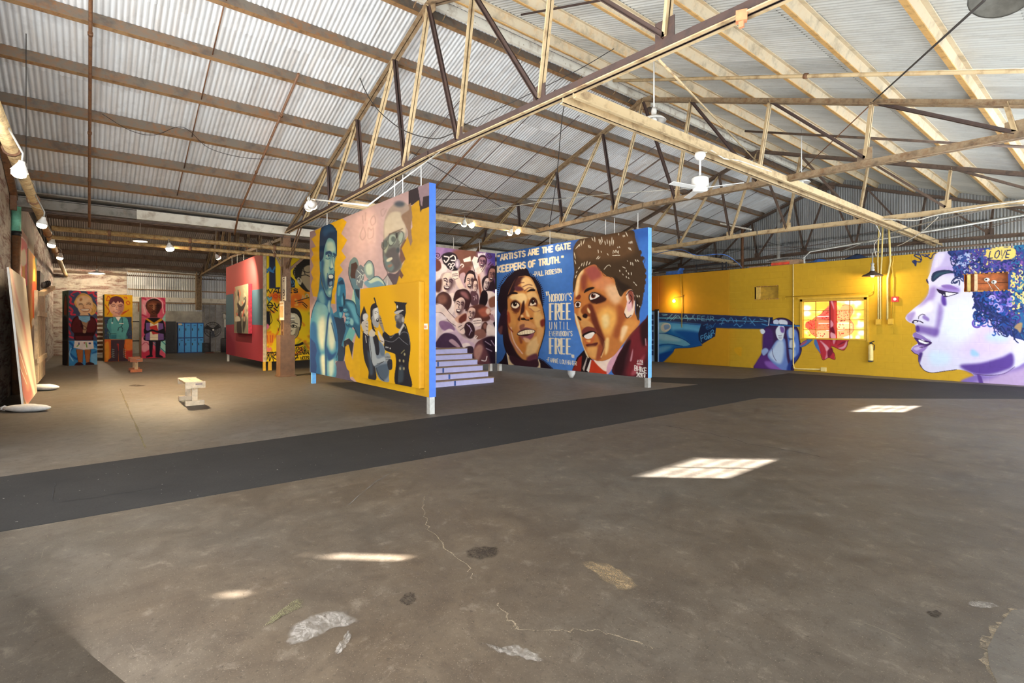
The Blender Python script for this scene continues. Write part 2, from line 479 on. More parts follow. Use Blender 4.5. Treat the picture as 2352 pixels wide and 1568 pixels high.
# ------------------------------------------------------------------ drawings
def draw_blue_boxer():
    s = Sheet(704, 410, 992, 922, 'c3a097')
    s.at(700, 500, 3.92)
    s.P('a98880', '0 -40 300 -200 700 -330 1200 -480 1200 -200 700 -150 400 -30 200 60 0 120', f=120, a=.8)
    s.P('d3aa9c', '330 40 640 -60 640 160 480 330 390 360', f=90, a=.8)
    # yellow right side, brown shards
    s.at(790, 410, 5.405)
    s.P('c08d1f', '1070 240 1080 3000 560 3000 640 1310 690 1180 735 1240 705 1130 760 1000 715 860 760 770 800 700 850 600 830 350 930 260', sm=0)
    s.P('d59f18', '640 1310 700 1180 760 1000 900 900 1080 1000 1080 3000 300 3000 400 1500', f=150, a=.6)
    s.P('34292a', '805 110 915 90 945 250 970 340 975 235 1000 215 1070 205 1070 345 965 385 950 425 930 265 845 330 800 330', sm=0)
    s.P('8d7375', '915 95 1070 30 1070 210 985 225 970 345 955 330', sm=0)
    s.P('8a6a52', '705 470 760 360 830 300 850 480 830 600 850 780 828 840 795 740 790 640 740 560', sm=0)
    s.P('74503f', '735 730 775 760 715 870 765 1000 715 1060 690 1000 700 850', sm=0)
    s.P('6a4838', '700 1130 740 1200 715 1245 685 1205', sm=0)
    # elderly bespectacled figure
    s.P('a48d7b', '505 520 560 380 640 310 760 300 810 380 710 470 770 600 790 700 750 760 690 760 560 640 505 800 490 700', f=10)
    s.P('c7b294', '510 530 590 420 700 420 710 480 760 590 760 680 680 640 560 690 510 760 500 640', f=24)
    s.E('3f474f', 690, 315, 65, 38, 0, f=30, a=.85)
    s.P('6f6d62', '480 800 560 700 680 660 760 740 700 840 680 960 720 1060 690 1130 600 1170 540 1150 495 1060 485 940', f=14)
    s.P('5d5551', '560 880 640 860 690 980 700 1080 620 1160 540 1140 510 1050 515 960', f=24)
    s.P('a9a887', '500 880 540 770 560 790 520 920', f=10)
    s.P('b4b295', '690 800 730 680 745 700 705 830', f=14)
    s.P('6f8078', '500 960 560 1010 620 1090 590 1150 530 1110', f=24, a=.8)
    s.P('cfc2a0', '535 1000 590 975 600 1000 560 1030 530 1030', f=8)
    s.P('a26a52', '540 1080 590 1060 600 1080 560 1105', f=10, a=.7)
    s.E('9aa08a', 600, 760, 50, 68, 15, f=6); s.E('5c6158', 612, 752, 28, 36, 0, f=12)
    s.E('9aa08a', 715, 720, 36, 62, 20, f=6)
    s.E('5c6158', 508, 812, 30, 45, 10, f=10)
    s.M('4d4a44', 9, '560 700 548 780 575 835 620 800 650 730 640 670 590 680 560 700,650 700 700 650 740 690 720 780 680 830,475 790 470 850 500 880 540 820 525 765', f=3)
    s.M('6d5a49', 11, '560 690 640 660 730 620', f=4)
    s.E('3c3733', 655, 705, 14, 34, 0, f=8); s.E('4a4d4b', 672, 890, 22, 34, 0, f=14)
    s.P('5a4a4b', '545 1180 640 1180 700 1120 690 1180 650 1310 600 1310', f=8)
    s.P('a89c92', '480 1260 540 1190 610 1310 520 1330', sm=0); s.P('cfc2b2', '540 1200 545 1320 525 1330 540 1250', sm=0)
    s.M('4a3e3c', 8, '495 760 485 940 500 1080 540 1180 480 1270,540 1190 610 1310', a=.85)
    # faint swirls of the background
    s.M('a3867b', 12, '380 440 330 520 350 580 390 540 380 470 350 470,230 460 240 560,270 420 265 520,240 600 200 700 230 760 270 700 250 620,300 610 300 740 360 720 365 600 340 640 310 610,500 370 460 400 480 470 530 380', f=4, a=.6)
    s.M('d2b3a1', 9, '400 430 330 480 310 560 350 610 400 580 410 480,215 590 190 720 230 800,290 590 290 790 350 740 385 790 380 600', f=5, a=.6)
    # gloves raised in the middle
    s.P('6e7f78', '95 1000 130 975 170 1010 185 1100 160 1250 110 1290 70 1240 55 1130 70 1040')
    s.P('4a342c', '90 1060 150 1035 172 1080 150 1240 105 1255 80 1210', sm=0)
    s.P('5f7a80', '80 1250 150 1250 200 1360 170 1400 110 1370')
    s.P('6b6f70', '150 1130 205 1065 280 1130 250 1200 235 1360 190 1360 150 1300 140 1200', sm=0)
    s.M('c5c9b8', 8, '165 1140 235 1210,250 1180 215 1260,170 1230 205 1200 190 1290 165 1260 160 1320,215 1130 240 1160,235 1260 300 1350,230 1370 245 1290')
    s.P('7f8f88', '250 1080 300 1020 340 1030 370 1100 375 1220 310 1250 260 1180')
    s.P('b9c3a6', '290 1060 340 1060 350 1180 290 1190 270 1100', f=16)
    s.P('6f929b', '290 1260 400 1210 470 1250 520 1330 330 1360 250 1300', f=3); s.P('bcc6a6', '310 1260 410 1225 480 1270 500 1320 430 1270 330 1300', f=10)
    s.M('3b4348', 8, '250 1080 300 1020 345 1035 372 1110 375 1225,290 1255 320 1260 400 1210 470 1250 520 1335,60 1100 60 1200 100 1330 150 1440')
    s.at(700, 500, 3.92)
    s.P('3d6f7d', '440 640 495 640 495 780 520 900 500 1090 480 1060 460 900', sm=0)
    s.P('a9c4a4', '440 640 460 780 420 750 430 690', sm=0)
    s.P('24313a', '450 640 492 645 492 740 465 700', sm=0)
    # yellow burst
    s.P('efb111', '330 0 378 38 328 143 382 200 330 297 372 357 315 425 345 470 300 530 290 640 270 700 275 775 232 772 150 720 75 705 55 610 75 540 55 490 80 430 55 370 80 330 58 275 100 260 60 190 105 155 90 118', sm=0)
    s.P('7e4f4a', '10 100 90 118 105 155 60 190 100 260 58 275 80 330 55 370 80 430 55 490 75 540 55 610 75 705 90 740 10 900', sm=0, a=.25)
    # shards low in the middle
    s.P('3c7f97', '235 880 300 830 345 950 440 960 400 1060 360 1090 330 1280 280 1290', sm=0)
    s.P('243a52', '240 890 350 900 370 1000 330 1150 370 1180 350 1290 300 1290 290 1100', sm=0)
    s.P('6fb0a4', '405 985 460 1020 420 1130 390 1080 355 1110 380 1040', sm=0); s.P('2a2c36', '400 1085 440 1130 420 1270 380 1130 360 1240 350 1110', sm=0)
    s.P('e0ab1a', '470 1030 530 1000 1000 1020 1000 1620 540 1520 470 1480 430 1430 400 1440 380 1360 360 1290 365 1160 395 1140 430 1280 445 1130', sm=0)
    s.P('5e5468', '290 1290 360 1290 380 1360 400 1380 410 1450 470 1490 270 1450 270 1400 285 1350 275 1310', sm=0)
    # blue glove hanging before the chest
    s.P('2d7391', '285 660 300 560 325 535 355 570 370 690 355 800 340 890 315 905 290 860')
    s.P('1c3c58', '300 580 340 555 358 600 305 600', sm=0); s.P('1c3c58', '305 800 345 800 345 840 320 850', sm=0)
    s.P('62a6b4', '300 620 320 615 315 690 298 700', f=5); s.P('5aa0b3', '330 720 355 690 350 760 335 790', f=5); s.P('6fb4bd', '310 850 335 860 330 895 315 890', f=4)
    # forearm and fist
    s.P('2b5c74', '355 740 420 745 460 790 500 890 505 1030 490 1085 455 1030 440 985 390 985 365 950 385 860 350 850', f=2)
    s.P('5e9fab', '375 760 440 780 470 860 490 960 450 930 420 850', f=18)
    for x, y in ((365, 835), (380, 875), (392, 910), (385, 945)):
        s.E('4a8fa5', x, y, 22, 20); s.E('93c3bd', x - 4, y - 7, 12, 6, f=4); s.M('17323f', 4, '%d %d %d %d %d %d' % (x - 20, y + 4, x - 2, y + 20, x + 20, y + 8))
    s.P('8fbcb4', '415 900 440 930 430 970 405 950', f=12)
    s.M('17323f', 6, '345 680 360 740 420 745 455 780 470 860 500 900,440 985 460 1020 490 1085')
    s.P('203a4c', '340 690 350 670 362 720 365 770 352 800', sm=0)
    # the boxer: torso
    s.P('4b93ae', '110 735 160 720 235 800 262 880 290 1000 303 1130 300 1200 282 1260 275 1310 285 1350 268 1440 130 1430 55 1390 50 1200 48 1000 55 900 75 820', f=2)
    s.P('215f96', '50 980 110 960 125 1150 160 1300 140 1430 52 1390', f=16)
    s.P('1f3f78', '50 1080 95 1130 110 1200 95 1260 110 1340 100 1400 50 1390', sm=0, f=4)
    s.P('8cc0bd', '100 790 190 760 215 850 195 960 160 1000 110 960', f=50)
    s.P('e2e6c4', '125 940 165 880 190 960 185 1100 165 1200 140 1160 120 1060', f=36)
    s.P('dbe3c6', '205 920 240 900 265 1000 280 1100 250 1200 215 1150 205 1050', f=34)
    s.P('e0e4c4', '140 1260 175 1230 190 1300 190 1400 160 1420', f=26); s.P('c9dcc8', '215 1290 260 1270 265 1350 250 1420 220 1420', f=26)
    s.L('1b4a7a', 14, '225 840 210 900 200 1000 188 1150 190 1250 192 1420', f=8)
    s.P('1d4f86', '190 1150 240 1230 290 1200 260 1260 210 1280', f=16); s.P('2b6b9d', '240 880 262 890 300 1100 285 1200 275 1080', f=10)
    s.L('173a5c', 7, '240 945 262 1030 280 1110', f=2)
    s.M('16355a', 5, '58 900 75 820 110 740,262 880 290 1000 303 1130 300 1200 282 1260')
    # neck and head
    s.P('2c6c93', '140 500 160 620 225 715 240 700 232 800 225 860 190 790 130 760 110 740 128 640', f=3)
    s.P('7fb6b8', '120 700 160 650 185 760 150 780', f=24); s.P('1d4672', '165 610 220 715 240 700 238 740 200 730', f=10)
    s.P('a9cdc0', '205 790 225 740 228 850 215 840', f=10)
    s.P('17324f', '134 385 136 200 160 90 200 66 260 80 286 130 289 330 270 260 220 240 170 380')
    s.P('6d9f9d', '175 270 210 185 262 205 283 290 285 340 270 400 268 480 262 600 246 655 238 712 215 716 190 690 165 620 150 540 140 490 135 400 150 375', f=2)
    s.P('c3d6b4', '200 220 250 215 270 260 272 300 215 310 195 280', f=26); s.P('b5cfb0', '185 360 220 370 225 430 205 560 180 520 175 430', f=26)
    s.P('27567c', '145 380 175 400 165 480 185 580 200 660 170 620 148 520', f=20); s.P('cfdcb9', '250 350 262 420 250 470 232 450', f=12)
    s.P('1d4063', '190 310 225 298 245 318 240 335 215 322 190 335', f=4); s.P('1d4063', '255 315 285 330 285 345 262 340', f=3)
    s.E('dfe6cd', 208, 342, 14, 8); s.E('16314d', 212, 342, 8, 8); s.E('dfe6cd', 268, 358, 10, 7); s.E('16314d', 268, 358, 6, 7)
    s.M('1a3a58', 5, '190 330 208 328 228 345,256 350 270 345 282 356,225 350 240 340 248 350'); s.L('315f7f', 6, '190 365 210 372 228 362', f=3)
    s.P('2d5f7f', '220 440 235 455 255 450 250 465 228 470', f=4); s.L('2b5c7e', 6, '245 340 252 400 262 440', f=4, a=.8)
    s.P('142c4a', '210 520 240 505 262 520 258 570 250 620 225 630 205 600', f=2)
    s.P('e9ead2', '215 520 240 512 256 524 250 545 222 545', f=1); s.P('7f9fae', '222 580 246 570 246 600 226 610', f=3); s.P('dfe4cc', '212 590 222 620 245 612 240 628 220 630', f=2)
    s.M('2a5a7c', 7, '205 500 200 560 205 640,262 500 268 560', f=3); s.P('a8c8b6', '215 660 240 655 235 690 215 690', f=10)
    s.L('16355a', 5, '135 400 140 490 165 620 190 690 215 716 238 712 246 655 262 600 270 480')
    s.P('3f7b93', '133 390 145 375 150 430 148 490 138 480')
    s.P('17324f', '132 250 138 130 160 75 200 56 250 64 285 115 291 130 288 330 280 300 270 210 215 180 180 262 168 350 150 382 134 385')
    s.P('2b5577', '160 110 200 70 245 80 270 120 220 130 180 170', f=22, a=.8)
    s.noise(.012, 3)
    return s

def draw_arrest_panel():
    s = Sheet(818, 640, 975, 905, 'daa012')
    s.at(815, 640, 4.9)
    s.P('c68f1c', '420 20 740 20 740 500 500 300', f=120, a=.8); s.P('e3aa10', '60 500 450 900 400 1250 60 1150', f=100, a=.7)
    # third policeman at the left
    s.P('26242a', '95 590 160 640 215 820 230 1000 240 1130 155 1125 155 1040 110 920 90 760'); s.P('3f4a55', '140 800 190 900 205 1060 170 1080 160 960', f=20)
    s.P('c0b3a0', '75 500 145 470 152 560 150 620 115 610 85 560'); s.P('26242a', '62 440 95 330 105 310 130 380 150 420 120 470 75 500 68 560 90 600 75 580')
    s.P('cfc6bb', '95 400 135 390 150 430 110 470 90 450', f=6); s.M('dbd0c2', 7, '80 490 150 450,100 600 150 640,120 640 130 720'); s.M('3a3334', 5, '125 505 145 500,120 530 150 545,130 580 150 585')
    # smiling man held
    s.P('7b838a', '160 650 215 640 330 760 340 860 380 900 385 1100 380 1160 310 1150 260 1100 230 1000 200 960 165 800'); s.P('a7aaa6', '165 660 200 660 235 850 260 900 330 880 340 930 250 960 210 980 175 850', f=10)
    s.P('4e5a65', '235 1000 370 960 380 1080 320 1145 270 1100', f=16); s.P('232228', '205 650 250 640 280 760 270 850 240 850 225 760'); s.P('5f6c78', '270 700 330 790 330 860 290 850', f=6)
    s.P('c9b9a0', '165 590 215 560 225 640 165 645'); s.M('1e1c22', 5, '160 640 180 800 210 980 330 930,250 960 330 930,240 1000 280 1100 330 1150')
    s.P('26222a', '210 215 225 210 245 285 232 280', sm=0); s.P('9a9792', '205 340 255 320 268 360 272 440 265 540 235 545 195 500 185 430', f=2); s.P('d3cbbd', '220 340 255 330 262 420 235 470 215 420', f=12)
    s.P('241f26', '178 460 175 340 195 290 230 275 250 300 255 320 205 345 200 410 190 430'); s.P('1b1719', '240 455 268 450 265 485 245 480'); s.P('f0e9dc', '244 458 264 454 262 466 248 468', sm=0); s.M('2b2629', 5, '222 375 245 368,250 380 262 375,225 390 240 388,195 440 190 520 240 560')
    s.P('26242a', '185 450 195 560 235 600 220 560 200 500', f=2)
    s.P('8f8f8a', '340 850 370 830 400 870 395 930 360 950 345 900'); s.P('2a2a30', '365 930 415 910 420 1010 380 1020'); s.M('17161a', 5, '345 880 400 880,350 905 398 905,370 960 410 950')
    # officer at the right
    s.P('211e22', '440 255 590 270 570 300 575 380 555 460 545 500 555 430 480 380 450 395 445 370 470 340 462 285', sm=0); s.P('a8a29b', '445 375 520 350 530 365 470 400', f=2); s.E('cfc7b4', 478, 315, 7, 18); s.E('d8cfbd', 535, 355, 12, 6)
    s.P('5f5a58', '455 410 520 395 550 430 555 490 520 560 480 555 460 530 465 490 452 460', f=2); s.P('8a837c', '460 410 500 405 500 440 470 450', f=8); s.P('3a3436', '480 470 510 500 540 480 510 555 475 545', f=10); s.E('9b938a', 542, 460, 14, 30); s.M('221e20', 4, '455 430 475 425,460 490 475 490')
    s.P('1f1c20', '495 600 560 500 595 580 620 680 625 800 605 1000 640 1215 455 1180 465 940 455 850 340 800 330 690 310 640 330 590 395 640 460 615', f=1)
    s.P('b3ab9f', '490 600 545 505 560 520 520 590 500 640', sm=0); s.P('8b7a68', '270 430 285 410 310 500 330 570 325 610 300 560 275 500'); s.P('c6b6a4', '260 580 300 640 330 690 320 740 290 700 265 640'); s.M('2a2427', 5, '275 440 300 450,280 470 305 475,285 500 312 500,285 695 320 710')
    s.M('6d6a6c', 6, '330 690 420 710 500 655,395 640 400 665 450 620,495 655 540 700 600 745,500 640 540 600 600 620 620 740', f=2); s.P('3d474c', '490 1000 540 980 545 1140 480 1160', f=24, a=.8)
    for x, y in ((352, 770), (372, 773), (398, 783)): s.E('d9d4c8', x, y, 5, 9)
    for x, y in ((505, 920), (548, 925), (510, 1010), (552, 1010), (560, 850)): s.E('a39468', x, y, 9, 17, f=4)
    s.M('8d8152', 7, '560 530 575 560,520 840 560 800', f=2)
    s.P('19161a', '455 850 465 940 455 1180 480 1180 490 950', f=6)
    return s

def draw_crowd():
    s = Sheet(976, 555, 1145, 860, 'd9c4c8')
    s.at(990, 540, 4.353)
    s.P('8d6fa8', '-60 90 670 120 670 420 560 300 400 220 200 200 -60 220', f=60); s.P('7a5248', '230 150 440 130 460 240 400 330 280 340 200 280', f=40); s.P('4b3f8f', '560 160 670 180 670 330 600 280', f=40)
    s.P('5b3a66', '540 330 670 340 670 620 600 560', f=40); s.P('a884b8', '60 100 140 120 90 200 40 190', f=20)
    s.P('d7cfe0', '470 180 545 175 540 225 475 225', sm=0); s.M('f0e8f0', 6, '470 185 478 215 500 178 520 212 545 175')
    for x, y, r in ((65, 205, 40), (580, 205, 30), (620, 650, 32)):
        s.M('4b2c50', 9, ' '.join('%.0f %.0f' % (x + r * (1 - k / 14) * math.cos(k * .9), y + r * (1 - k / 14) * math.sin(k * .9)) for k in range(13)))
    # keys, masks and cards held up
    s.P('241b24', '110 200 190 170 260 210 270 340 200 350 130 290', f=4); s.M('efe6e8', 12, '130 210 180 225 150 270 130 250,190 220 230 200 245 250 200 250', f=1)
    s.E('8d7f96', 265, 285, 28, 48); s.E('cabfd0', 262, 285, 14, 34, f=4)
    for x, y in ((185, 300), (220, 295), (205, 330), (310, 305)): s.M('f4ecec', 9, '%d %d %d %d %d %d %d %d' % (x - 16, y, x, y - 18, x + 16, y, x, y + 16))
    s.P('f5ece8', '320 240 395 210 400 260 330 270', sm=0); s.P('f7efee', '405 260 430 210 490 230 470 350 440 380', sm=0); s.P('f1e4e4', '40 310 130 290 160 350 90 440 40 470', f=3); s.P('6e3f38', '40 250 90 260 100 330 45 360', f=6)
    s.M('3a2432', 5, '120 190 190 180 260 215,410 260 440 380')
    def face(x, y, rx, ry, rot, skin, dark, hair, wide=1, hb=1.0):
        c, d = math.cos(math.radians(rot)), math.sin(math.radians(rot))
        def q(u, v): return x + u * rx * c - v * ry * d, y + u * rx * d + v * ry * c
        def pl(col, w, *a, **k): s.L(col, w, [v for p in a for v in q(*p)], **k)
        def pg(col, *a, **k): s.P(col, [v for p in a for v in q(*p)], **k)
        if hair: pg(hair, (-1.25, .3), (-1.2, -.7), (-.5, -1.4 * hb), (.5, -1.4 * hb), (1.2, -.7), (1.25, .4), (.8, .2), (-.8, .1))
        pg(skin, (-.95, -.2), (-.6, -.95), (.6, -.95), (.95, -.2), (.75, .6), (.25, 1), (-.25, 1), (-.75, .6))
        pg(dark, (.2, -.5), (.95, -.4), (.85, .4), (.3, 1), (.1, .7), (.45, .2), f=rx * .5, a=.85)
        pl(dark, rx * .18, (-.7, -.3), (-.4, -.42), (-.12, -.28)); pl(dark, rx * .18, (.15, -.28), (.45, -.42), (.7, -.3))
        pl(dark, rx * .16, (-.6, -.12), (-.4, -.18), (-.2, -.1)); pl(dark, rx * .16, (.2, -.1), (.4, -.18), (.6, -.1)); pl(dark, rx * .13, (-.02, -.2), (-.12, .2), (.12, .22))
        pg(dark, (-.45, .4), (0, .36), (.45, .4), (.25, .72), (-.25, .72)); pg('fbf3ee', (-.36, .43), (0, .41), (.36, .43), (.2, .55), (-.2, .55))
    s.P('f3e4e0', '45 560 160 590 230 580 240 720 200 800 120 780 45 700', f=4)
    face(165, 475, 65, 95, 12, 'efdcd2', '4a2f3a', 'c9b0ac', hb=.75); s.P('5d3a34', '45 470 110 440 95 560 45 560', f=16)
    s.P('7a4a44', '270 380 320 330 400 330 350 520 290 460', f=8); s.P('c8a8b4', '285 400 340 380 345 520 300 500', f=6)
    face(388, 465, 44, 78, 8, 'e2c7bb', '38202a', '2c1a20'); s.P('f0dcd0', '240 430 280 420 340 530 400 540 330 560 270 520', f=3); s.P('f5e6de', '208 370 270 360 272 430 215 435'); s.M('4a2f35', 5, '210 390 268 385,212 408 270 403,215 425 240 440 270 430')
    face(443, 520, 22, 62, 0, 'e9d4cc', '5d3a42', '4a2a2a'); s.P('5a3d48', '400 560 470 590 470 690 400 690', f=6); s.M('cdb8c0', 5, '420 610 440 620 430 650,450 600 455 640')
    s.P('d9b4a4', '465 380 490 390 500 470 540 640 520 680 490 620 470 470', f=3); s.P('f3e4dc', '455 340 500 290 548 275 540 320 490 380 460 385'); s.M('4a2f35', 5, '490 330 520 285,500 350 545 285,510 365 548 300'); s.P('8d4a3c', '470 420 485 430 505 600 490 600', f=8)
    face(510, 270, 36, 50, 10, 'a8808c', '35203a', '3a2030'); s.M('4a2a4a', 10, '570 300 600 270,590 310 620 285')
    s.P('2a1a22', '510 450 560 400 620 430 640 540 560 560 520 540', f=4); face(556, 490, 30, 60, 15, 'e6d6d2', '3a2430', None); s.P('f0e2de', '540 570 600 560 650 590 650 620 570 640 545 680', f=4); s.P('1d1218', '510 560 560 570 565 660 530 715 480 690', f=2)
    face(606, 400, 34, 66, 10, '9c7268', '2c1a24', '2a1820'); s.P('8a5a48', '580 640 650 610 655 700 590 720', f=8)
    s.E('4a2d2c', 125, 665, 82, 100, 0, f=4); s.E('8a5f52', 110, 640, 50, 50, 0, f=30)
    s.E('3a2024', 318, 640, 84, 105, 10, f=3); face(285, 705, 52, 100, 12, 'ead2c8', '43262e', None); s.P('3a2024', '225 660 250 560 330 545 395 620 380 720 345 760 340 660 300 620', f=2); s.P('8d5f62', '290 570 350 570 380 640 330 620', f=22)
    s.P('efdcd6', '45 690 110 690 200 790 290 890 260 920 180 860 100 780 45 760', f=3); s.M('5a3a44', 5, '45 690 110 692 200 790 290 880,45 770 110 780 180 860 250 910'); s.P('d7a894', '240 830 340 780 350 870 280 880', f=6); s.P('6d342c', '280 830 350 780 350 850 290 880', f=10)
    s.P('5a332e', '360 740 480 690 560 720 600 800 560 860 420 840', f=14); face(400, 790, 40, 66, 14, 'e2c4b8', '442830', None); s.P('a85f4c', '470 750 560 720 600 780 520 820', f=22); s.E('e8d2c4', 570, 760, 22, 30, 0, f=14)
    s.P('f3dcd8', '590 770 660 720 665 860', sm=0); s.P('b48a90', '580 800 620 790 640 860 600 850', sm=0); s.P('1f141a', '620 880 665 860 665 940', f=4)
    face(350, 940, 82, 62, 75, 'e8cfc6', '3a2430', None); s.E('39232a', 385, 950, 55, 85, -10, f=4); s.M('b9a4c0', 7, '360 890 400 940 380 1000,380 900 410 960')
    s.P('e9d3ca', '250 900 300 880 340 960 320 990 270 960', f=6); s.M('4a2f38', 6, '270 920 310 900,290 950 330 920')
    face(470, 870, 36, 40, 0, 'efdfd6', '4a2f35', None); s.P('f2e4de', '420 840 500 830 495 900 430 905'); s.M('4a2f35', 5, '420 860 498 850,425 880 498 875')
    s.E('50302e', 535, 930, 34, 66, 10, f=4); s.E('93655a', 540, 910, 18, 30, 0, f=14); s.P('f5e4dc', '570 890 660 950 660 1040 560 990', f=3)
    s.P('8a5f55', '440 960 520 940 550 1010 460 1040', f=10); s.M('eee0da', 9, '430 1030 450 1000,440 1040 465 1010')
    s.P('cfb4c8', '80 860 200 880 240 930 330 1030 430 1080 430 1130 300 1090 240 1000 120 960', f=5); s.P('8d6a90', '80 860 180 870 240 940 200 960 110 940', f=10); s.P('f3e6ea', '40 780 160 830 80 870 60 1000 40 1050', f=6)
    s.P('47304a', '55 1060 130 980 240 1000 310 1100 300 1125 50 1120', f=4); s.P('b99aa8', '180 1060 220 1040 290 1110 260 1120', f=5); s.P('e8d8dc', '110 980 180 935 230 960 160 970', f=4)
    s.P('f0e2e0', '310 1090 380 1080 400 1140 350 1160', f=4); s.P('3a2838', '335 1125 420 1120 440 1290 400 1240 340 1180', f=4)
    s.P('6d4248', '430 1140 470 1060 600 1010 660 1060 660 1290 460 1290 430 1230', f=6); s.P('b98a80', '430 1150 480 1090 520 1130 470 1260 440 1230', f=20); s.P('2c1a28', '520 1050 620 1010 660 1060 655 1290 600 1290 570 1180', f=26); s.M('c9b0c4', 8, '550 1130 610 1160,540 1060 600 1100,600 1050 640 1110', f=3); s.M('efe2e0', 10, '505 1250 545 1255 560 1210', f=1)
    s.noise(.02, 4)
    return s

def draw_gate_keepers():
    s = Sheet(1136, 515, 1494, 875, '3f72c2')
    s.at(1120, 500, 3.92)
    s.P('2f5aa8', '80 300 700 180 1440 80 1440 180 700 330 80 420', f=60, a=.8); s.P('5b90dc', '480 1100 800 1000 860 1400 560 1400', f=90, a=.6)
    # head at the left
    s.at(1130, 570, 5.407)
    s.P('1f1520', '75 720 78 600 95 540 110 470 150 420 190 360 240 320 290 280 380 240 440 260 470 330 530 370 580 430 610 500 625 620 632 740 600 700 540 520 470 380 380 345 290 360 230 470 190 600 190 760 100 800')
    for k in range(46):
        t = k / 45.0; a = math.pi * (1.02 - 1.1 * t); x, y = 352 + 282 * math.cos(a), 620 - 335 * math.sin(a) * (1.0 if t < .6 else .98)
        s.L('1f1520', 16, '%f %f %f %f' % (x, y, x + 22 * math.cos(a + .3), y - 24 * math.sin(a + .3)), sm=0, tap=2)
    s.P('1f1520', '100 800 90 620 130 500 240 360 380 300 520 380 620 640 600 760 400 800 200 900')
    s.P('c98a4c', '190 760 195 590 240 470 300 370 390 342 460 350 510 400 560 520 610 680 645 790 658 900 650 1040 620 1170 585 1270 575 1340 560 1400 540 1480 420 1450 280 1440 180 1290 150 1180 140 1060 160 900')
    s.P('2a1822', '140 1060 160 880 190 760 195 600 290 370 330 360 310 480 250 560 190 640 175 800 195 960 215 1100 270 1230 330 1330 420 1390 560 1330 545 1480 400 1450 280 1445 180 1290 148 1180', f=16)
    s.P('4a2a2a', '330 360 400 350 420 390 350 440 300 470 280 440', f=14); s.P('ecc890', '395 360 460 365 520 440 550 520 440 520 380 500 360 420', f=24); s.P('5d3440', '280 470 360 480 390 520 300 530', f=16); s.M('6b3f3c', 9, '330 430 400 425,380 480 450 450 500 460,400 530 460 490 520 500', f=5)
    s.P('f0d49c', '220 600 320 560 400 560 440 620 400 700 330 660 250 640', f=24); s.P('e8c084', '430 560 530 540 580 620 600 700 520 640 460 640', f=20)
    s.P('1b1016', '190 600 215 560 260 540 318 550 310 568 240 572', f=2); s.P('1b1016', '430 545 480 505 535 510 530 530 480 532', f=2)
    s.P('5a2c22', '230 690 290 640 350 700 330 790 270 790', f=16); s.P('f3e6d2', '242 705 285 668 340 705 300 745 255 735'); s.E('1a0f12', 285, 692, 26, 28); s.E('fdf6ea', 296, 682, 6, 7); s.M('1a0f12', 8, '235 725 250 680 290 660 335 690 345 715'); s.M('7a3f2c', 7, '240 760 300 790 350 740,250 800 310 810', f=4)
    s.P('5a2c22', '450 700 500 610 555 640 560 720 500 760 460 740', f=16); s.P('f3e6d2', '470 700 505 655 550 690 520 705 490 712'); s.E('1a0f12', 508, 662, 24, 30); s.E('fdf6ea', 514, 652, 6, 7); s.M('1a0f12', 8, '466 700 480 640 520 618 556 660 558 690')
    s.P('e3b878', '450 720 540 720 600 760 590 800 500 770', f=14); s.M('9a5a48', 8, '470 740 530 790 600 770', f=5)
    s.P('d89c58', '190 780 240 780 300 880 290 980 230 1000 195 900', f=26); s.P('a85030', '185 790 215 800 230 900 205 930', f=18); s.P('e8bb78', '520 800 600 800 640 900 600 990 540 960', f=28); s.P('7a2f28', '600 900 655 880 650 960 610 970', f=18)
    s.P('c07a44', '370 740 420 720 440 800 500 850 490 890 430 900 350 880 330 850 370 820', f=8); s.P('edc88e', '420 760 450 800 470 850 430 840', f=14); s.P('f0cf98', '360 830 385 830 390 850 365 855', f=6)
    s.P('3a1a1a', '320 880 350 820 370 700 400 650 400 780 350 840 345 900', f=12); s.M('1d1014', 14, '360 880 400 870 420 890 460 890', f=2); s.E('120a0e', 490, 872, 22, 12, -10); s.E('120a0e', 385, 880, 26, 12, 10)
    s.P('d49a66', '330 920 440 900 540 960 520 1000 430 985 340 1030', f=14); s.P('8d5a4c', '345 960 400 940 400 980 350 1010', f=12)
    s.P('321418', '310 1060 360 1020 430 1000 500 1005 540 1030 500 1070 440 1090 380 1090 330 1085'); s.P('f8ecd0', '318 1060 370 1030 440 1012 510 1014 530 1034 490 1058 420 1066 350 1075'); s.M('a58a6a', 3, '345 1045 348 1070,372 1032 378 1068,402 1026 408 1066,436 1020 440 1062,470 1018 474 1058,502 1018 504 1050')
    s.P('7a4a58', '310 1050 370 1000 430 985 540 1020 430 1000 360 1020', f=3); s.P('8d5262', '340 1090 430 1090 520 1050 500 1110 430 1150 370 1130', f=8); s.P('e8b890', '385 1110 450 1120 480 1160 420 1165', f=14)
    s.P('eac58c', '450 1180 560 1090 600 1150 560 1270 500 1340 420 1310', f=26); s.P('c9803e', '330 1090 400 1170 420 1260 380 1300 320 1210', f=22); s.P('8a4a30', '330 1090 360 1110 380 1170 350 1180', f=16)
    s.M('e8c8c0', 14, '235 980 250 1080 290 1190 380 1310', f=6); s.M('b9808a', 10, '215 1060 240 1160 300 1240 340 1300', f=6); s.M('8a3a28', 14, '190 830 200 960 260 1040', f=8); s.P('e0a868', '560 1000 640 1000 610 1140 570 1180', f=18)
    s.M('1a1016', 9, '632 740 656 880 652 1040 620 1170 582 1290 575 1340,140 1060 150 1180 180 1290'); s.P('6a3a48', '430 1360 560 1310 540 1470 480 1450', f=20); s.P('2d1a2a', '75 980 110 820 180 760 180 1040 130 1070 95 1050', f=12); s.P('6d4448', '80 1000 130 960 120 1065 90 1050', f=14)
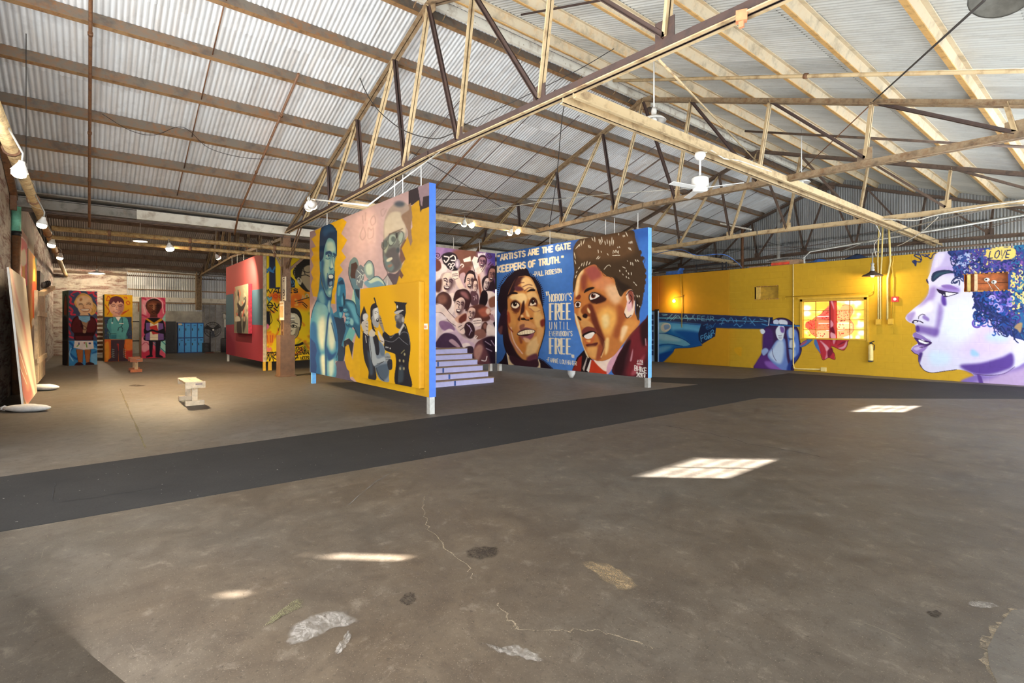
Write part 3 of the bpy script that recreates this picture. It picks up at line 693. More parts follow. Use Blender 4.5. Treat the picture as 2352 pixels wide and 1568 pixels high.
    s.P('221522', '75 1440 130 1390 175 1290 200 1430 290 1450 560 1480 580 1370 640 1400 757 1500 757 1540 60 1540', sm=0); s.P('ecd8b0', '180 1295 220 1350 278 1450 205 1448', sm=0); s.P('ecd8b0', '575 1370 600 1430 602 1500 555 1490', sm=0); s.P('3a1f2c', '220 1330 420 1400 560 1380 555 1480 280 1450', f=10)
    s.M('1a1016', 6, '70 1435 130 1385 175 1290,580 1360 650 1400 760 1495')
    # woman in the red coat
    s.at(1300, 520, 4.355)
    s.P('1f1216', '110 1310 190 1225 260 1330 250 1470 60 1440', sm=0); s.P('8d2a20', '60 1440 130 1310 160 1290 150 1450', sm=0); s.P('e4ddd2', '205 1440 245 1330 255 1340 230 1460', sm=0); s.P('b9aaa0', '165 1420 210 1300 215 1310 180 1450', sm=0)
    s.P('bf3a1e', '230 1460 255 1330 300 1350 420 1450 410 1480', sm=0); s.P('f4d9c6', '280 1330 390 1340 470 1290 440 1400 400 1450 330 1400', f=4); s.P('d7a0b0', '430 1350 580 1190 560 1280 480 1400 410 1480', f=4)
    s.P('421a20', '830 930 790 930 740 980 640 1080 570 1200 500 1330 480 1480 830 1520', f=1); s.P('6d2228', '640 1090 760 980 820 960 820 1240 700 1480 600 1480 640 1300', f=40); s.P('2a1014', '500 1350 600 1170 650 1140 600 1300 560 1480 490 1480', f=16); s.P('2a1014', '740 1010 800 940 825 940 825 1100 770 1200', f=30); s.P('b98088', '640 1340 670 1220 660 1330', f=6); s.P('9a4850', '680 1420 790 1280 700 1470 650 1480', f=22); s.M('b98a90', 9, '795 1120 800 1190', f=3)
    s.P('c4783c', '80 800 75 720 95 560 130 460 210 400 300 375 400 480 500 560 560 680 620 620 690 660 690 860 740 960 640 1080 560 1190 480 1290 390 1340 300 1340 230 1300 170 1190 130 1060 95 960 85 880')
    s.P('c4783c', '400 480 500 470 600 560 640 660 560 720 480 640', sm=1)
    s.P('f2ce94', '95 600 130 470 180 430 140 560 120 680 95 700', f=18); s.P('a14f48', '190 430 290 390 360 480 330 580 240 540', f=40); s.P('d98a5a', '260 560 400 500 470 560 420 640 300 620', f=44); s.P('8a4230', '150 500 210 480 200 620 160 640', f=36); s.P('e8b88a', '400 600 520 590 560 700 500 780 420 700', f=50)
    s.P('efae58', '320 860 430 800 520 900 470 1050 400 1100 340 1020', f=60); s.P('f4d08c', '360 900 420 880 430 980 380 1020', f=30); s.P('a2552c', '520 780 600 850 600 1000 520 1120 470 1080 510 940', f=40); s.P('d89048', '600 930 720 960 640 1080 560 1180 540 1100', f=34); s.P('f1c894', '560 1010 620 1000 580 1110 545 1150', f=20)
    s.P('6a2f20', '200 800 260 780 340 1000 390 1140 370 1250 330 1120 260 960 230 860', f=22); s.P('e0a05c', '120 860 150 800 170 870 240 900 190 960 140 950', f=16); s.P('8d4824', '150 830 210 780 245 860 240 900 170 880', f=14); s.P('f0c888', '215 810 245 850 235 870 215 845', f=8)
    s.P('2a130f', '165 890 190 870 215 885 205 915 175 910', f=3); s.P('2a130f', '110 900 130 900 155 930 140 940', f=3); s.P('f4d8a4', '85 880 110 900 150 1040 170 1180 230 1310 200 1280 140 1100', f=6)
    s.P('d79a58', '150 960 220 940 280 1010 170 1010', f=12); s.P('7a3a34', '160 1040 215 1000 290 1020 300 1060 250 1050 180 1090', f=3); s.P('180a0c', '165 1080 240 1045 290 1052 290 1080 240 1110 180 1110'); s.P('fbf0e4', '180 1095 250 1060 285 1062 270 1105 215 1125'); s.P('c8683c', '180 1120 240 1130 290 1070 285 1130 240 1180 200 1170', f=3); s.P('f0b060', '195 1140 245 1135 235 1160', f=8); s.P('5a2420', '200 1180 260 1170 320 1160 290 1200 220 1205', f=10)
    s.P('e3a45c', '210 1210 300 1200 330 1260 290 1320 230 1290', f=24); s.P('9a4c30', '330 1180 370 1220 350 1320 300 1330', f=16); s.M('e8bc80', 12, '385 1150 375 1240 350 1310', f=7); s.M('5a241c', 9, '300 1060 370 1130 380 1200 350 1290', f=5); s.P('f4c880', '395 1130 430 1120 420 1240 390 1280', f=18)
    s.P('180c0e', '180 665 200 625 260 605 285 615 220 645', f=4); s.P('7a3520', '95 720 130 680 150 700 130 730', f=6)
    s.P('3a1814', '230 690 300 660 380 700 400 740 320 770 250 760', f=16); s.P('f6e8dc', '235 705 262 662 300 672 345 692 300 720 250 735'); s.E('6a2f1c', 272, 692, 24, 26); s.E('140a0c', 272, 690, 14, 16); s.E('fff6ee', 280, 680, 5, 6); s.M('140a0c', 8, '232 730 236 690 265 660 310 670 346 694,250 738 300 722 345 694')
    s.P('f6e8dc', '92 790 105 755 145 760 140 800 105 810'); s.E('4a2014', 118, 780, 18, 22); s.E('140a0c', 118, 780, 10, 13); s.M('140a0c', 7, '85 770 110 748 150 758,100 812 135 808'); s.M('3a1a14', 10, '300 770 380 740 400 720', f=6)
    s.P('f2d6bc', '600 680 640 630 680 650 690 720 680 850 640 910 600 900 585 850 610 760'); s.P('8a4638', '620 660 660 640 680 720 660 820 640 760', f=12); s.P('e7b6b8', '610 760 650 740 660 820 620 850', f=14); s.M('2a1216', 8, '600 690 640 640 676 660 686 740,585 870 610 915 655 885,640 680 660 720 630 770')
    s.P('43301f', '72 660 70 560 82 460 75 330 75 220 110 150 170 115 320 92 500 60 668 38 690 110 720 200 760 330 785 400 795 480 790 570 775 680 760 780 740 830 728 940 700 880 690 700 650 625 590 650 545 700 500 600 480 520 400 490 340 430 290 380 220 400 150 450 110 520 90 620')
    s.P('6a4a2f', '110 180 320 110 640 70 690 250 500 330 250 330 120 330', f=70, a=.8); s.P('2a1c14', '480 500 560 560 640 600 700 700 740 800 700 880 690 690 640 620 560 650', f=20)
    for x, y in ((795, 440), (798, 500), (792, 560), (780, 640), (772, 320), (750, 260)): s.E('43301f', x - 8, y, 16, 24)
    s.M('43301f', 5, '755 320 775 305 790 330 780 370')
    H = '325 120 345 185,335 120 360 180,355 95 365 165,388 140 395 190,410 120 415 180,435 130 440 200,460 100 455 190,478 125 470 195,255 105 275 150,285 95 290 160,150 135 155 200,185 125 170 180,125 180 140 200,595 50 620 105,580 80 590 105,570 85 575 110,525 65 530 90,630 150 632 172,645 145 650 175,660 140 662 175,620 205 640 235,635 205 655 245,515 200 520 220,530 195 540 215,320 225 325 270,350 240 355 265,410 265 425 290,300 330 330 290,315 330 345 300,220 180 235 220,235 185 250 220,610 340 620 350,645 350 650 390,665 355 670 395,690 325 705 355,710 330 730 355,560 400 600 420,600 430 605 455,620 455 630 485,650 450 655 490,535 430 540 455,565 470 575 490,600 490 605 515,620 505 632 525,670 550 690 570,690 570 710 595,710 680 715 710,730 685 735 710,715 775 718 800,735 790 740 810,80 250 95 330,85 330 100 380,150 400 165 360,175 400 185 350,200 400 215 340,225 385 245 350,120 430 140 400,100 470 115 440,90 520 105 480,90 230 150 165'
    s.M('efe3cc', 7, H, tap=1, sm=0); s.M('efe3cc', 5, '380 430 410 395 435 385 445 400,470 270 475 240 490 262 500 235 512 262 525 240 522 270')
    s.L('efe3cc', 7, '465 290 540 287', sm=0); s.M('1a100c', 4, '310 390 330 430 360 450 380 490 430 500 460 520,490 540 520 600 540 690', a=.7)
    # lettering
    s.at(1120, 500, 3.92)
    s.text('efe3c9', '"ARTISTS ARE THE GATE', 92, 338, 27, -4.6, 0, 50, 14, gap=.31)
    s.text('efe3c9', 'KEEPERS OF TRUTH."', 92, 436, 27, -4.3, 0, 56, 15, gap=.36)
    s.text('efe3c9', '-PAUL ROBESON', 408, 490, 17, -2.4, 3, 40, 7, gap=.22, jit=.08)
    s.P('f4ead0', '522 665 534 663 540 700 530 705', sm=0); s.P('f4ead0', '538 663 550 661 552 695 545 698', sm=0)
    s.text('f2e6c8', "NOBODY'S", 556, 690, 20, -1.4, 0, 66, 9, gap=.38, serif=.5)
    s.text('f2e6c8', 'FREE', 562, 775, 36, -1, 0, 142, 21, gap=.42, serif=.42)
    s.text('f2e6c8', 'UNTIL', 558, 938, 20, 0, 0, 66, 6, gap=1.15, serif=.8)
    s.text('f2e6c8', "EVERYBODY'S", 556, 1020, 15, 0, 0, 44, 6, gap=.34, serif=.6)
    s.text('f2e6c8', 'FREE', 562, 1085, 36, 1, 0, 136, 21, gap=.42, serif=.42)
    s.P('f4ead0', '752 1232 766 1230 768 1262 758 1258', sm=0); s.P('f4ead0', '768 1232 780 1232 780 1264 772 1260', sm=0)
    for i in range(4):
        x = 562 + i * 36 * 1.42
        for y0, dy in ((775, -1), (917, -1), (1085, 1), (1221, 1)):
            s.L('f2e6c8', 8, '%f %f %f %f' % (x - 10, y0 + i * dy * 1.4, x + 12, y0 + i * dy * 1.4), sm=0)
    s.text('efe6d4', '-FANNIE LOU HAMER', 530, 1258, 14, 1.8, 0, 36, 5.5, gap=.26, jit=.05)
    s.text('efeae0', 'BMIKE', 1323, 1328, 19, 4.5, 2, 46, 6, gap=.3, jit=.03); s.text('efeae0', '2017', 1338, 1388, 18, 4, 4, 44, 8, gap=.25, jit=.05)
    s.M('efeae0', 7, '1350 1300 1352 1278 1365 1298 1372 1276 1382 1300 1390 1280 1394 1308,1345 1314 1396 1318', sm=0)
    s.noise(.012, 5)
    return s
def curls(s, col, box, n, r0, r1, w, seed, a=1.0):
    r = random.Random(seed); x0, y0, x1, y1 = box
    for i in range(n):
        x, y, q, t0, sp = r.uniform(x0, x1), r.uniform(y0, y1), r.uniform(r0, r1), r.uniform(0, 6.3), r.uniform(3, 5.6)
        c = col[r.randrange(len(col))]
        pts = []
        for k in range(9):
            u = k / 8
            pts += [x + q * (1 - .35 * u) * math.cos(t0 + sp * u), y + q * (1 - .35 * u) * math.sin(t0 + sp * u)]
        s.L(c, w * r.uniform(.7, 1.2), pts, a=a)

def draw_yellow_wall():
    s = Sheet(1490, 505, 2835, 935, 'c99d27')
    s.at(1480, 560, 4.523)
    # plain boarded part, warmer at its left end
    s.P('cb9420', '-40 300 885 270 885 1330 -40 1240', sm=0); s.P('bb6a22', '0 340 180 330 190 560 150 760 0 760', f=90, a=.9); s.P('d99a1e', '200 600 880 600 880 1200 300 1250', f=90, a=.5)
    s.P('d9a01c', '940 1080 1010 1075 1010 1130 1000 1170 940 1120', f=6)
    # barrel held from the left
    s.P('1f6cb0', '140 790 590 830 560 900 570 1000 600 1052 480 1075 320 1085 300 1120 200 1220 165 1235 140 1230', sm=0)
    s.P('4f9bd0', '150 800 585 838 575 880 150 850', f=18); s.P('62b0dc', '290 850 560 870 560 930 320 920', f=30); s.P('1a57a0', '300 900 570 920 590 1040 460 1060 420 980', f=30)
    s.P('2a3358', '145 712 500 725 900 742 1335 762 1335 882 745 872 590 830 400 812 145 796', sm=0); s.P('1c2c52', '590 830 745 872 735 960 600 1040 565 1000 560 930', sm=0)
    s.P('2f5f9a', '145 796 400 812 590 834 580 845 145 810', sm=0); s.P('182444', '1305 765 1336 762 1336 882 1305 882', sm=0); s.P('1d3a6e', '745 830 1300 830 1300 878 745 870', f=14)
    s.M('5fb2dc', 5, '150 765 500 775 760 790,760 790 1000 800 1280 806,150 772 300 776', sm=0); s.L('8fcdea', 4, '240 765 700 785', sm=0); s.L('d7e2ea', 8, '1298 770 1288 870', sm=0)
    s.M('7ab4cc', 5, '180 730 240 735 190 745,230 790 290 730,270 795 330 735,300 790 350 745 390 790 430 740 470 790 520 735,330 770 500 770,440 740 450 800,500 745 530 800')
    s.text('6fa9c4', 'FEAR', 550, 745, 38, 2, 0, 48, 6, gap=.2, jit=.1); s.M('5a9fd0', 6, '760 800 820 770 800 840,830 775 870 810 900 765 930 815,950 770 960 820,1020 780 1060 760 1040 830,1090 770 1150 850,1150 780 1100 830,1200 780 1270 800,1220 830 1290 850,930 850 960 830 990 860 1020 840,780 830 830 820')
    s.M('3d86c4', 4, '610 850 660 830 640 870 690 840 700 870 740 820,640 880 700 850,650 890 720 860')
    s.text('62aee2', 'FEAR', 585, 960, 30, -16, 10, 50, 7, gap=.15, jit=.12); s.M('62aee2', 8, '645 990 655 960 668 985 680 955 690 975 705 945')
    # hand at the left edge
    s.P('8cb8c4', '140 830 220 815 265 835 270 880 220 920 150 925'); s.P('c9c8b8', '170 860 200 828 262 830 268 880 225 915 180 900'); s.P('7f9fc4', '205 845 255 838 262 870 215 892', f=3); s.M('e6dfcc', 5, '200 830 262 832 268 880 215 900')
    s.P('6fb0cc', '140 930 240 935 400 990 480 1040 400 1060 260 1040 140 1060'); s.P('9cc9d4', '150 935 240 945 380 1000 300 1010 150 990', f=22); s.P('2f7fbf', '140 1050 260 1040 300 1060 240 1120 140 1170', f=12); s.P('64a6cc', '150 1080 230 1060 280 1070 200 1120 150 1130', f=18)
    s.M('143f80', 7, '145 928 240 934 400 988 480 1040,140 1055 260 1040 400 1062,300 1120 320 1085 480 1075 600 1052'); s.P('164a98', '140 1160 240 1120 300 1120 200 1222 165 1236 140 1230', f=14)
    # gripping hand in violet
    s.P('3b2450', '1240 890 1300 840 1340 790 1400 770 1480 780 1550 830 1600 900 1610 1000 1630 1100 1600 1180 1540 1260 1530 1320 1160 1300 1165 1230 1210 1150 1240 1000')
    s.P('5b2f78', '1160 1300 1170 1220 1230 1150 1330 1180 1460 1280 1470 1318', f=16); s.P('8f5db4', '1250 1220 1360 1230 1480 1290 1480 1320 1300 1290', f=18); s.P('4a2a6a', '1240 900 1320 890 1340 1000 1300 1120 1230 1090', f=16)
    s.P('9aaedc', '1215 1110 1260 1080 1290 1110 1240 1160', f=8); s.P('dfe6f2', '1205 890 1235 885 1255 910 1235 935 1210 925')
    s.P('6c86c8', '1380 1000 1460 990 1480 1180 1500 1290 1440 1310 1340 1240 1280 1160 1320 1080', f=8); s.P('c4d6ee', '1385 1010 1440 1005 1450 1120 1420 1240 1350 1220 1290 1150 1340 1080', f=26); s.P('e4ecf6', '1370 880 1400 845 1440 845 1460 880 1450 950 1430 1000 1390 990 1365 930', f=3); s.P('7a5aa0', '1410 860 1450 870 1450 920 1420 915', f=8); s.M('34204a', 4, '1390 955 1430 950,1395 970 1430 968,1400 985 1428 985,1370 880 1400 845 1440 845 1462 885 1450 960'); s.M('4a3a70', 5, '1325 1080 1340 1160 1370 1215')
    s.P('5a7cc8', '1480 900 1540 880 1590 920 1610 1080 1590 1180 1540 1230 1510 1180 1490 1000', f=10); s.P('d8e2f0', '1500 880 1545 870 1560 940 1540 990 1500 960', f=14); s.P('dfe6f2', '1510 1010 1545 990 1570 1060 1545 1085 1510 1070', f=12); s.P('9fb8e4', '1510 1100 1560 1090 1570 1180 1530 1210', f=18); s.P('2a3c88', '1590 1150 1630 1100 1600 1190 1540 1270 1530 1320 1480 1320 1500 1240', f=12)
    s.P('cdd6ea', '1340 800 1370 785 1395 800 1390 835 1350 838'); s.P('dfe3ef', '1395 800 1420 785 1480 800 1485 840 1440 850 1410 845', f=3); s.M('1d1430', 8, '1500 985 1545 988,1495 1085 1545 1092,1340 790 1400 770 1480 780 1550 830 1600 900 1612 1000 1632 1100 1600 1185 1535 1270 1530 1320')
    s.L('2f6fb0', 16, '1310 838 1540 850 1665 852', sm=0); s.L('123058', 5, '1310 832 1540 842 1665 845', sm=0)
    s.P('3f6fb4', '1640 830 1670 820 1670 870 1640 866', sm=0)
    # flower and drapery round the window
    s.at(1820, 670, 9.225)
    s.P('4a70a8', '160 1130 220 1070 330 1000 410 980 430 1020 330 1100 240 1160 170 1175'); s.P('b04a5c', '165 1120 250 1060 320 1030 260 1100 180 1140', f=6); s.M('2a2f52', 8, '165 1175 250 1155 340 1095 430 1015,160 1125 220 1065 340 995')
    s.P('b8303c', '480 980 800 975 1215 985 1195 1040 1165 1060 1160 1140 1090 1235 1000 1220 880 1165 815 1150 850 1260 890 1310 900 1435 770 1395 650 1445 600 1330 500 1180 465 1090', sm=0)
    s.P('4a70a8', '465 985 505 1000 560 1150 600 1310 500 1185 460 1100', sm=0); s.P('d88090', '580 1040 640 1060 775 1190 740 1270 745 1390 690 1420 720 1300 690 1180', f=6); s.P('e8a4ac', '640 1080 770 1190 720 1250 690 1180', f=12)
    s.P('7a1c34', '745 1260 830 1180 860 1280 770 1390', f=14); s.P('7a1c30', '950 1140 1060 1060 1140 1050 1040 1110', f=12); s.P('dc98a8', '970 1190 1080 1150 1150 1040 1140 1150 1060 1210', f=10); s.P('d04858', '1195 985 1190 1030 1130 1050 1160 1000', f=4, a=.6)
    s.M('4a1220', 9, '815 1150 880 1165 1000 1222 1090 1237 1160 1140 1170 1060 1195 1040,815 1150 850 1260 890 1310 900 1437 770 1395 650 1445 600 1330')
    s.P('a82430', '790 1040 790 980 960 980 950 1110 900 1110 840 1060', sm=0); s.P('dc8a98', '810 980 900 980 915 1030 880 1110 860 1070 850 1010', f=6)
    # face in profile
    s.at(1900, 530, 4.239)
    face = '1085 205 1030 290 1010 380 975 480 990 540 980 620 930 690 850 750 775 820 765 860 800 890 850 910 868 950 870 985 835 1005 835 1030 870 1050 885 1090 830 1130 818 1160 850 1190 890 1210 890 1270 920 1330 960 1365 1030 1380 1140 1365 1260 1350 1340 1360 1410 1390 1450 1440 1480 1500 1490 1530 3980 1700 3980 -150 1300 150'
    s.P('d9d4ea', face)
    s.P('c3b4de', '1060 240 1280 200 1300 400 1020 420 1010 380', f=60); s.P('e6dcf0', '1060 230 1150 220 1100 330 1040 380', f=30); s.P('d8c4e4', '1240 880 1700 800 1800 1100 1600 1250 1300 1200', f=150); s.P('e2e8f6', '1120 760 1420 680 1480 900 1300 1100 1120 1000', f=130); s.P('cfe0f2', '1000 1180 1180 1200 1180 1290 1020 1300', f=60); s.P('9ec4e4', '1410 1150 1470 1190 1470 1220 1400 1210', f=24); s.P('b8d4ee', '1560 1000 1760 1000 1740 1080 1560 1070', f=60, a=.7)
    s.P('a48cc8', '980 620 1000 560 1060 540 1040 660 930 720 850 770 900 720', f=40); s.P('efeaf6', '850 770 940 740 1000 680 1030 760 960 800 870 830', f=40); s.P('8a70b8', '1060 880 1090 700 1130 780 1080 990 1040 1010', f=40, a=.8); s.P('6d4fa0', '870 920 960 930 1080 960 1060 1030 940 1000 880 990', f=36, a=.85); s.P('4f3488', '862 930 890 925 900 970 870 985', f=12)
    s.P('5a3c98', '1120 620 1150 640 1160 720 1130 725 1110 680', f=16); s.P('9f86c8', '1070 560 1260 540 1280 600 1100 590', f=24); s.P('8a6ab4', '1110 530 1200 525 1270 570 1150 560', f=14); s.P('b8a4d8', '1050 370 1250 350 1280 420 1100 400', f=30); s.P('a994cc', '770 830 800 800 860 790 820 880 790 880', f=22)
    s.P('26304e', '1012 460 1030 410 1090 385 1180 380 1250 400 1310 415 1300 440 1230 415 1150 420 1090 450 1040 492 1018 490', f=2); s.P('2f4a5c', '1035 470 1060 420 1150 395 1200 400 1100 430', f=8); s.P('34264a', '962 475 975 470 988 515 970 500')
    s.P('2a1c3c', '1065 562 1100 575 1190 592 1280 605 1180 640 1140 640 1110 615 1080 595', f=1); s.P('f6f3f6', '1150 598 1200 602 1260 607 1180 634 1148 632', sm=0); s.P('2a2440', '1122 605 1150 600 1152 632 1130 632'); s.E('e8e4f0', 1136, 625, 7, 6); s.M('ffffff', 3, '1080 535 1180 515 1290 560', a=.6)
    s.M('2a1c3c', 7, '888 858 895 830 925 812 955 820,825 890 845 872 890 876 935 898,905 878 935 895'); s.P('2a1c3c', '826 888 850 872 890 878 870 892 835 900', f=1); s.P('f4f0f6', '845 882 872 878 870 890 848 893'); s.P('8f78bc', '940 820 990 850 985 880 930 850', f=14)
    s.P('8a70b4', '835 1005 870 985 920 1010 960 1040 1010 1070 990 1090 900 1060 850 1040', f=4); s.P('4a2c6c', '845 1040 900 1055 1020 1085 960 1130 900 1140 880 1090', f=2); s.P('f4f1f6', '890 1062 925 1056 960 1078 990 1088 960 1100 905 1085'); s.P('9a7cc0', '820 1160 850 1120 900 1110 960 1120 990 1110 940 1170 880 1200 840 1185', f=6); s.P('c8b4dc', '840 1140 900 1125 920 1140 870 1165', f=8); s.M('2a1438', 6, '850 1040 900 1056 960 1080 1015 1085,900 1135 960 1125 1015 1090,818 1160 850 1192 890 1212 890 1268 920 1330 960 1366 1030 1381 1140 1366 1260 1350'); s.P('4a3078', '890 1200 930 1190 900 1300 925 1330 895 1280', f=14); s.M('f2eef8', 4, '870 990 930 1020 1010 1075', a=.7)
    s.P('5b3f90', '1290 1310 1500 1285 1700 1230 1800 1190 1810 1310 1700 1370 1560 1400 1420 1390', f=30); s.P('8068b0', '1440 1400 1560 1410 1700 1390 1840 1330 2200 1250 4000 1250 4000 1700 1500 1530', f=20); s.P('b79cc4', '1640 1420 1860 1350 2200 1300 4000 1330 4000 1700 1600 1530', f=50); s.P('5a3c88', '1460 1400 1500 1420 1520 1500 1490 1510', f=10); s.L('4a3060', 5, '1420 1392 1560 1406 1720 1390 1830 1320')
    # the big mass of curls
    hair = '1180 195 1250 290 1220 360 1290 420 1330 500 1350 590 1420 600 1440 720 1520 800 1600 860 1640 940 1720 1000 1760 1030 1810 960 1850 1050 2500 1120 4000 1000 4000 -200 1500 150'
    s.P('2c3d78', hair)
    s.P('5a3f8a', '1700 180 4000 -100 4000 500 1900 500 1700 300', f=60, a=.8); s.P('2f6a9a', '1780 420 2000 420 2000 900 1850 920', f=60, a=.7); s.P('e6c768', '1540 190 1830 150 1850 270 1560 280', f=16); s.P('1f4a9a', '1560 620 1760 600 1780 900 1660 880', f=60)
    curls(s, ['e6c768', 'efd27a', 'd9b75c', '6a4a9a'], (1380, 160, 1850, 410), 80, 12, 30, 15, 2)
    curls(s, ['e6c768', 'efd27a', '8a5a9c', '2f7a9a', '6a3a6a'], (1790, 120, 2260, 860), 200, 12, 34, 17, 3)
    curls(s, ['23336a', '33508e', '4a3a80', '1c2856', '5a4a9a'], (1240, 180, 1860, 430), 170, 18, 46, 15, 4)
    curls(s, ['26356c', '2b55a0', '3a3a80', '6a52b0', '1a4a90', '1c2856'], (1450, 600, 1810, 900), 170, 18, 50, 16, 5)
    curls(s, ['26356c', '1c2856', '2b55a0', '3a3a80'], (1600, 820, 1850, 1010), 40, 16, 34, 13, 15)
    curls(s, ['2b4a80', '2a6a90', '4a3a80', '203060'], (1800, 150, 2260, 1020), 190, 16, 50, 17, 6)
    curls(s, ['2b4a80', '2a6a90', '4a3a80', '203060', 'e6c768', '6a3a6a'], (2260, -60, 3950, 980), 420, 16, 60, 19, 26)
    curls(s, ['e6c768', 'f2dc8c'], (1800, 380, 1990, 760), 40, 8, 22, 12, 16)
    curls(s, ['cfd4ea', 'a8b4dc'], (1240, 220, 1450, 400), 26, 8, 16, 9, 7); curls(s, ['8a76c8', 'b0a0e0'], (1580, 640, 1800, 900), 16, 16, 34, 13, 8)
    s.P('e8ca6c', '1565 190 1800 165 1835 230 1780 275 1580 275', f=6); s.text('202a58', 'LOVE', 1590, 196, 40, -1.5, -16, 72, 11, gap=.34, jit=.05)
    C = '1420 600 1440 680 1470 730 1440 700 1430 660 1470 640,1440 690 1450 730 1500 740 1480 690 1530 720,1500 740 1510 790 1540 800 1560 750 1600 800 1570 810,1540 800 1530 830 1580 850 1620 830 1590 800,1590 860 1600 900 1640 940 1650 880 1600 870,1625 910 1620 950,1660 900 1680 960 1740 1000 1700 930 1660 960,1690 960 1700 1010 1756 1030 1740 985 1780 950,1640 830 1660 880 1720 880 1700 840 1660 860,1690 860 1750 910 1790 920,1790 930 1810 1000 1820 1060,1820 1000 1830 1060 1860 1090,1200 260 1210 320 1230 340,1220 300 1260 290 1240 340,1310 430 1240 460 1210 510 1290 480,1290 440 1230 480 1240 510 1270 500,1290 490 1285 530,1300 470 1320 490,830 295 860 290 862 340 850 320 830 300,850 300 910 300 900 270 860 250 850 235 900 230 920 285,920 230 960 250 1000 225,960 235 1010 270 1030 230 1060 215,1180 200 1210 240 1240 220 1260 260'
    s.M('232c58', 11, C); s.M('3a4678', 6, '1610 880 1680 930 1650 950,1700 900 1760 990,1560 780 1640 830 1620 800,880 240 940 230 1000 225'); s.P('26305c', '822 290 870 290 872 300 865 340 850 335 845 305'); s.M('2a3a6c', 16, '1850 960 1900 1000 1960 1010,1870 1000 1900 1050 1940 1070 1960 1030')
    s.P('a38462', '1820 940 1860 900 1900 900 1880 990 1850 960', f=10)
    # faint random mottling over the wall paint
    s.noise(.006, 6)
    return s

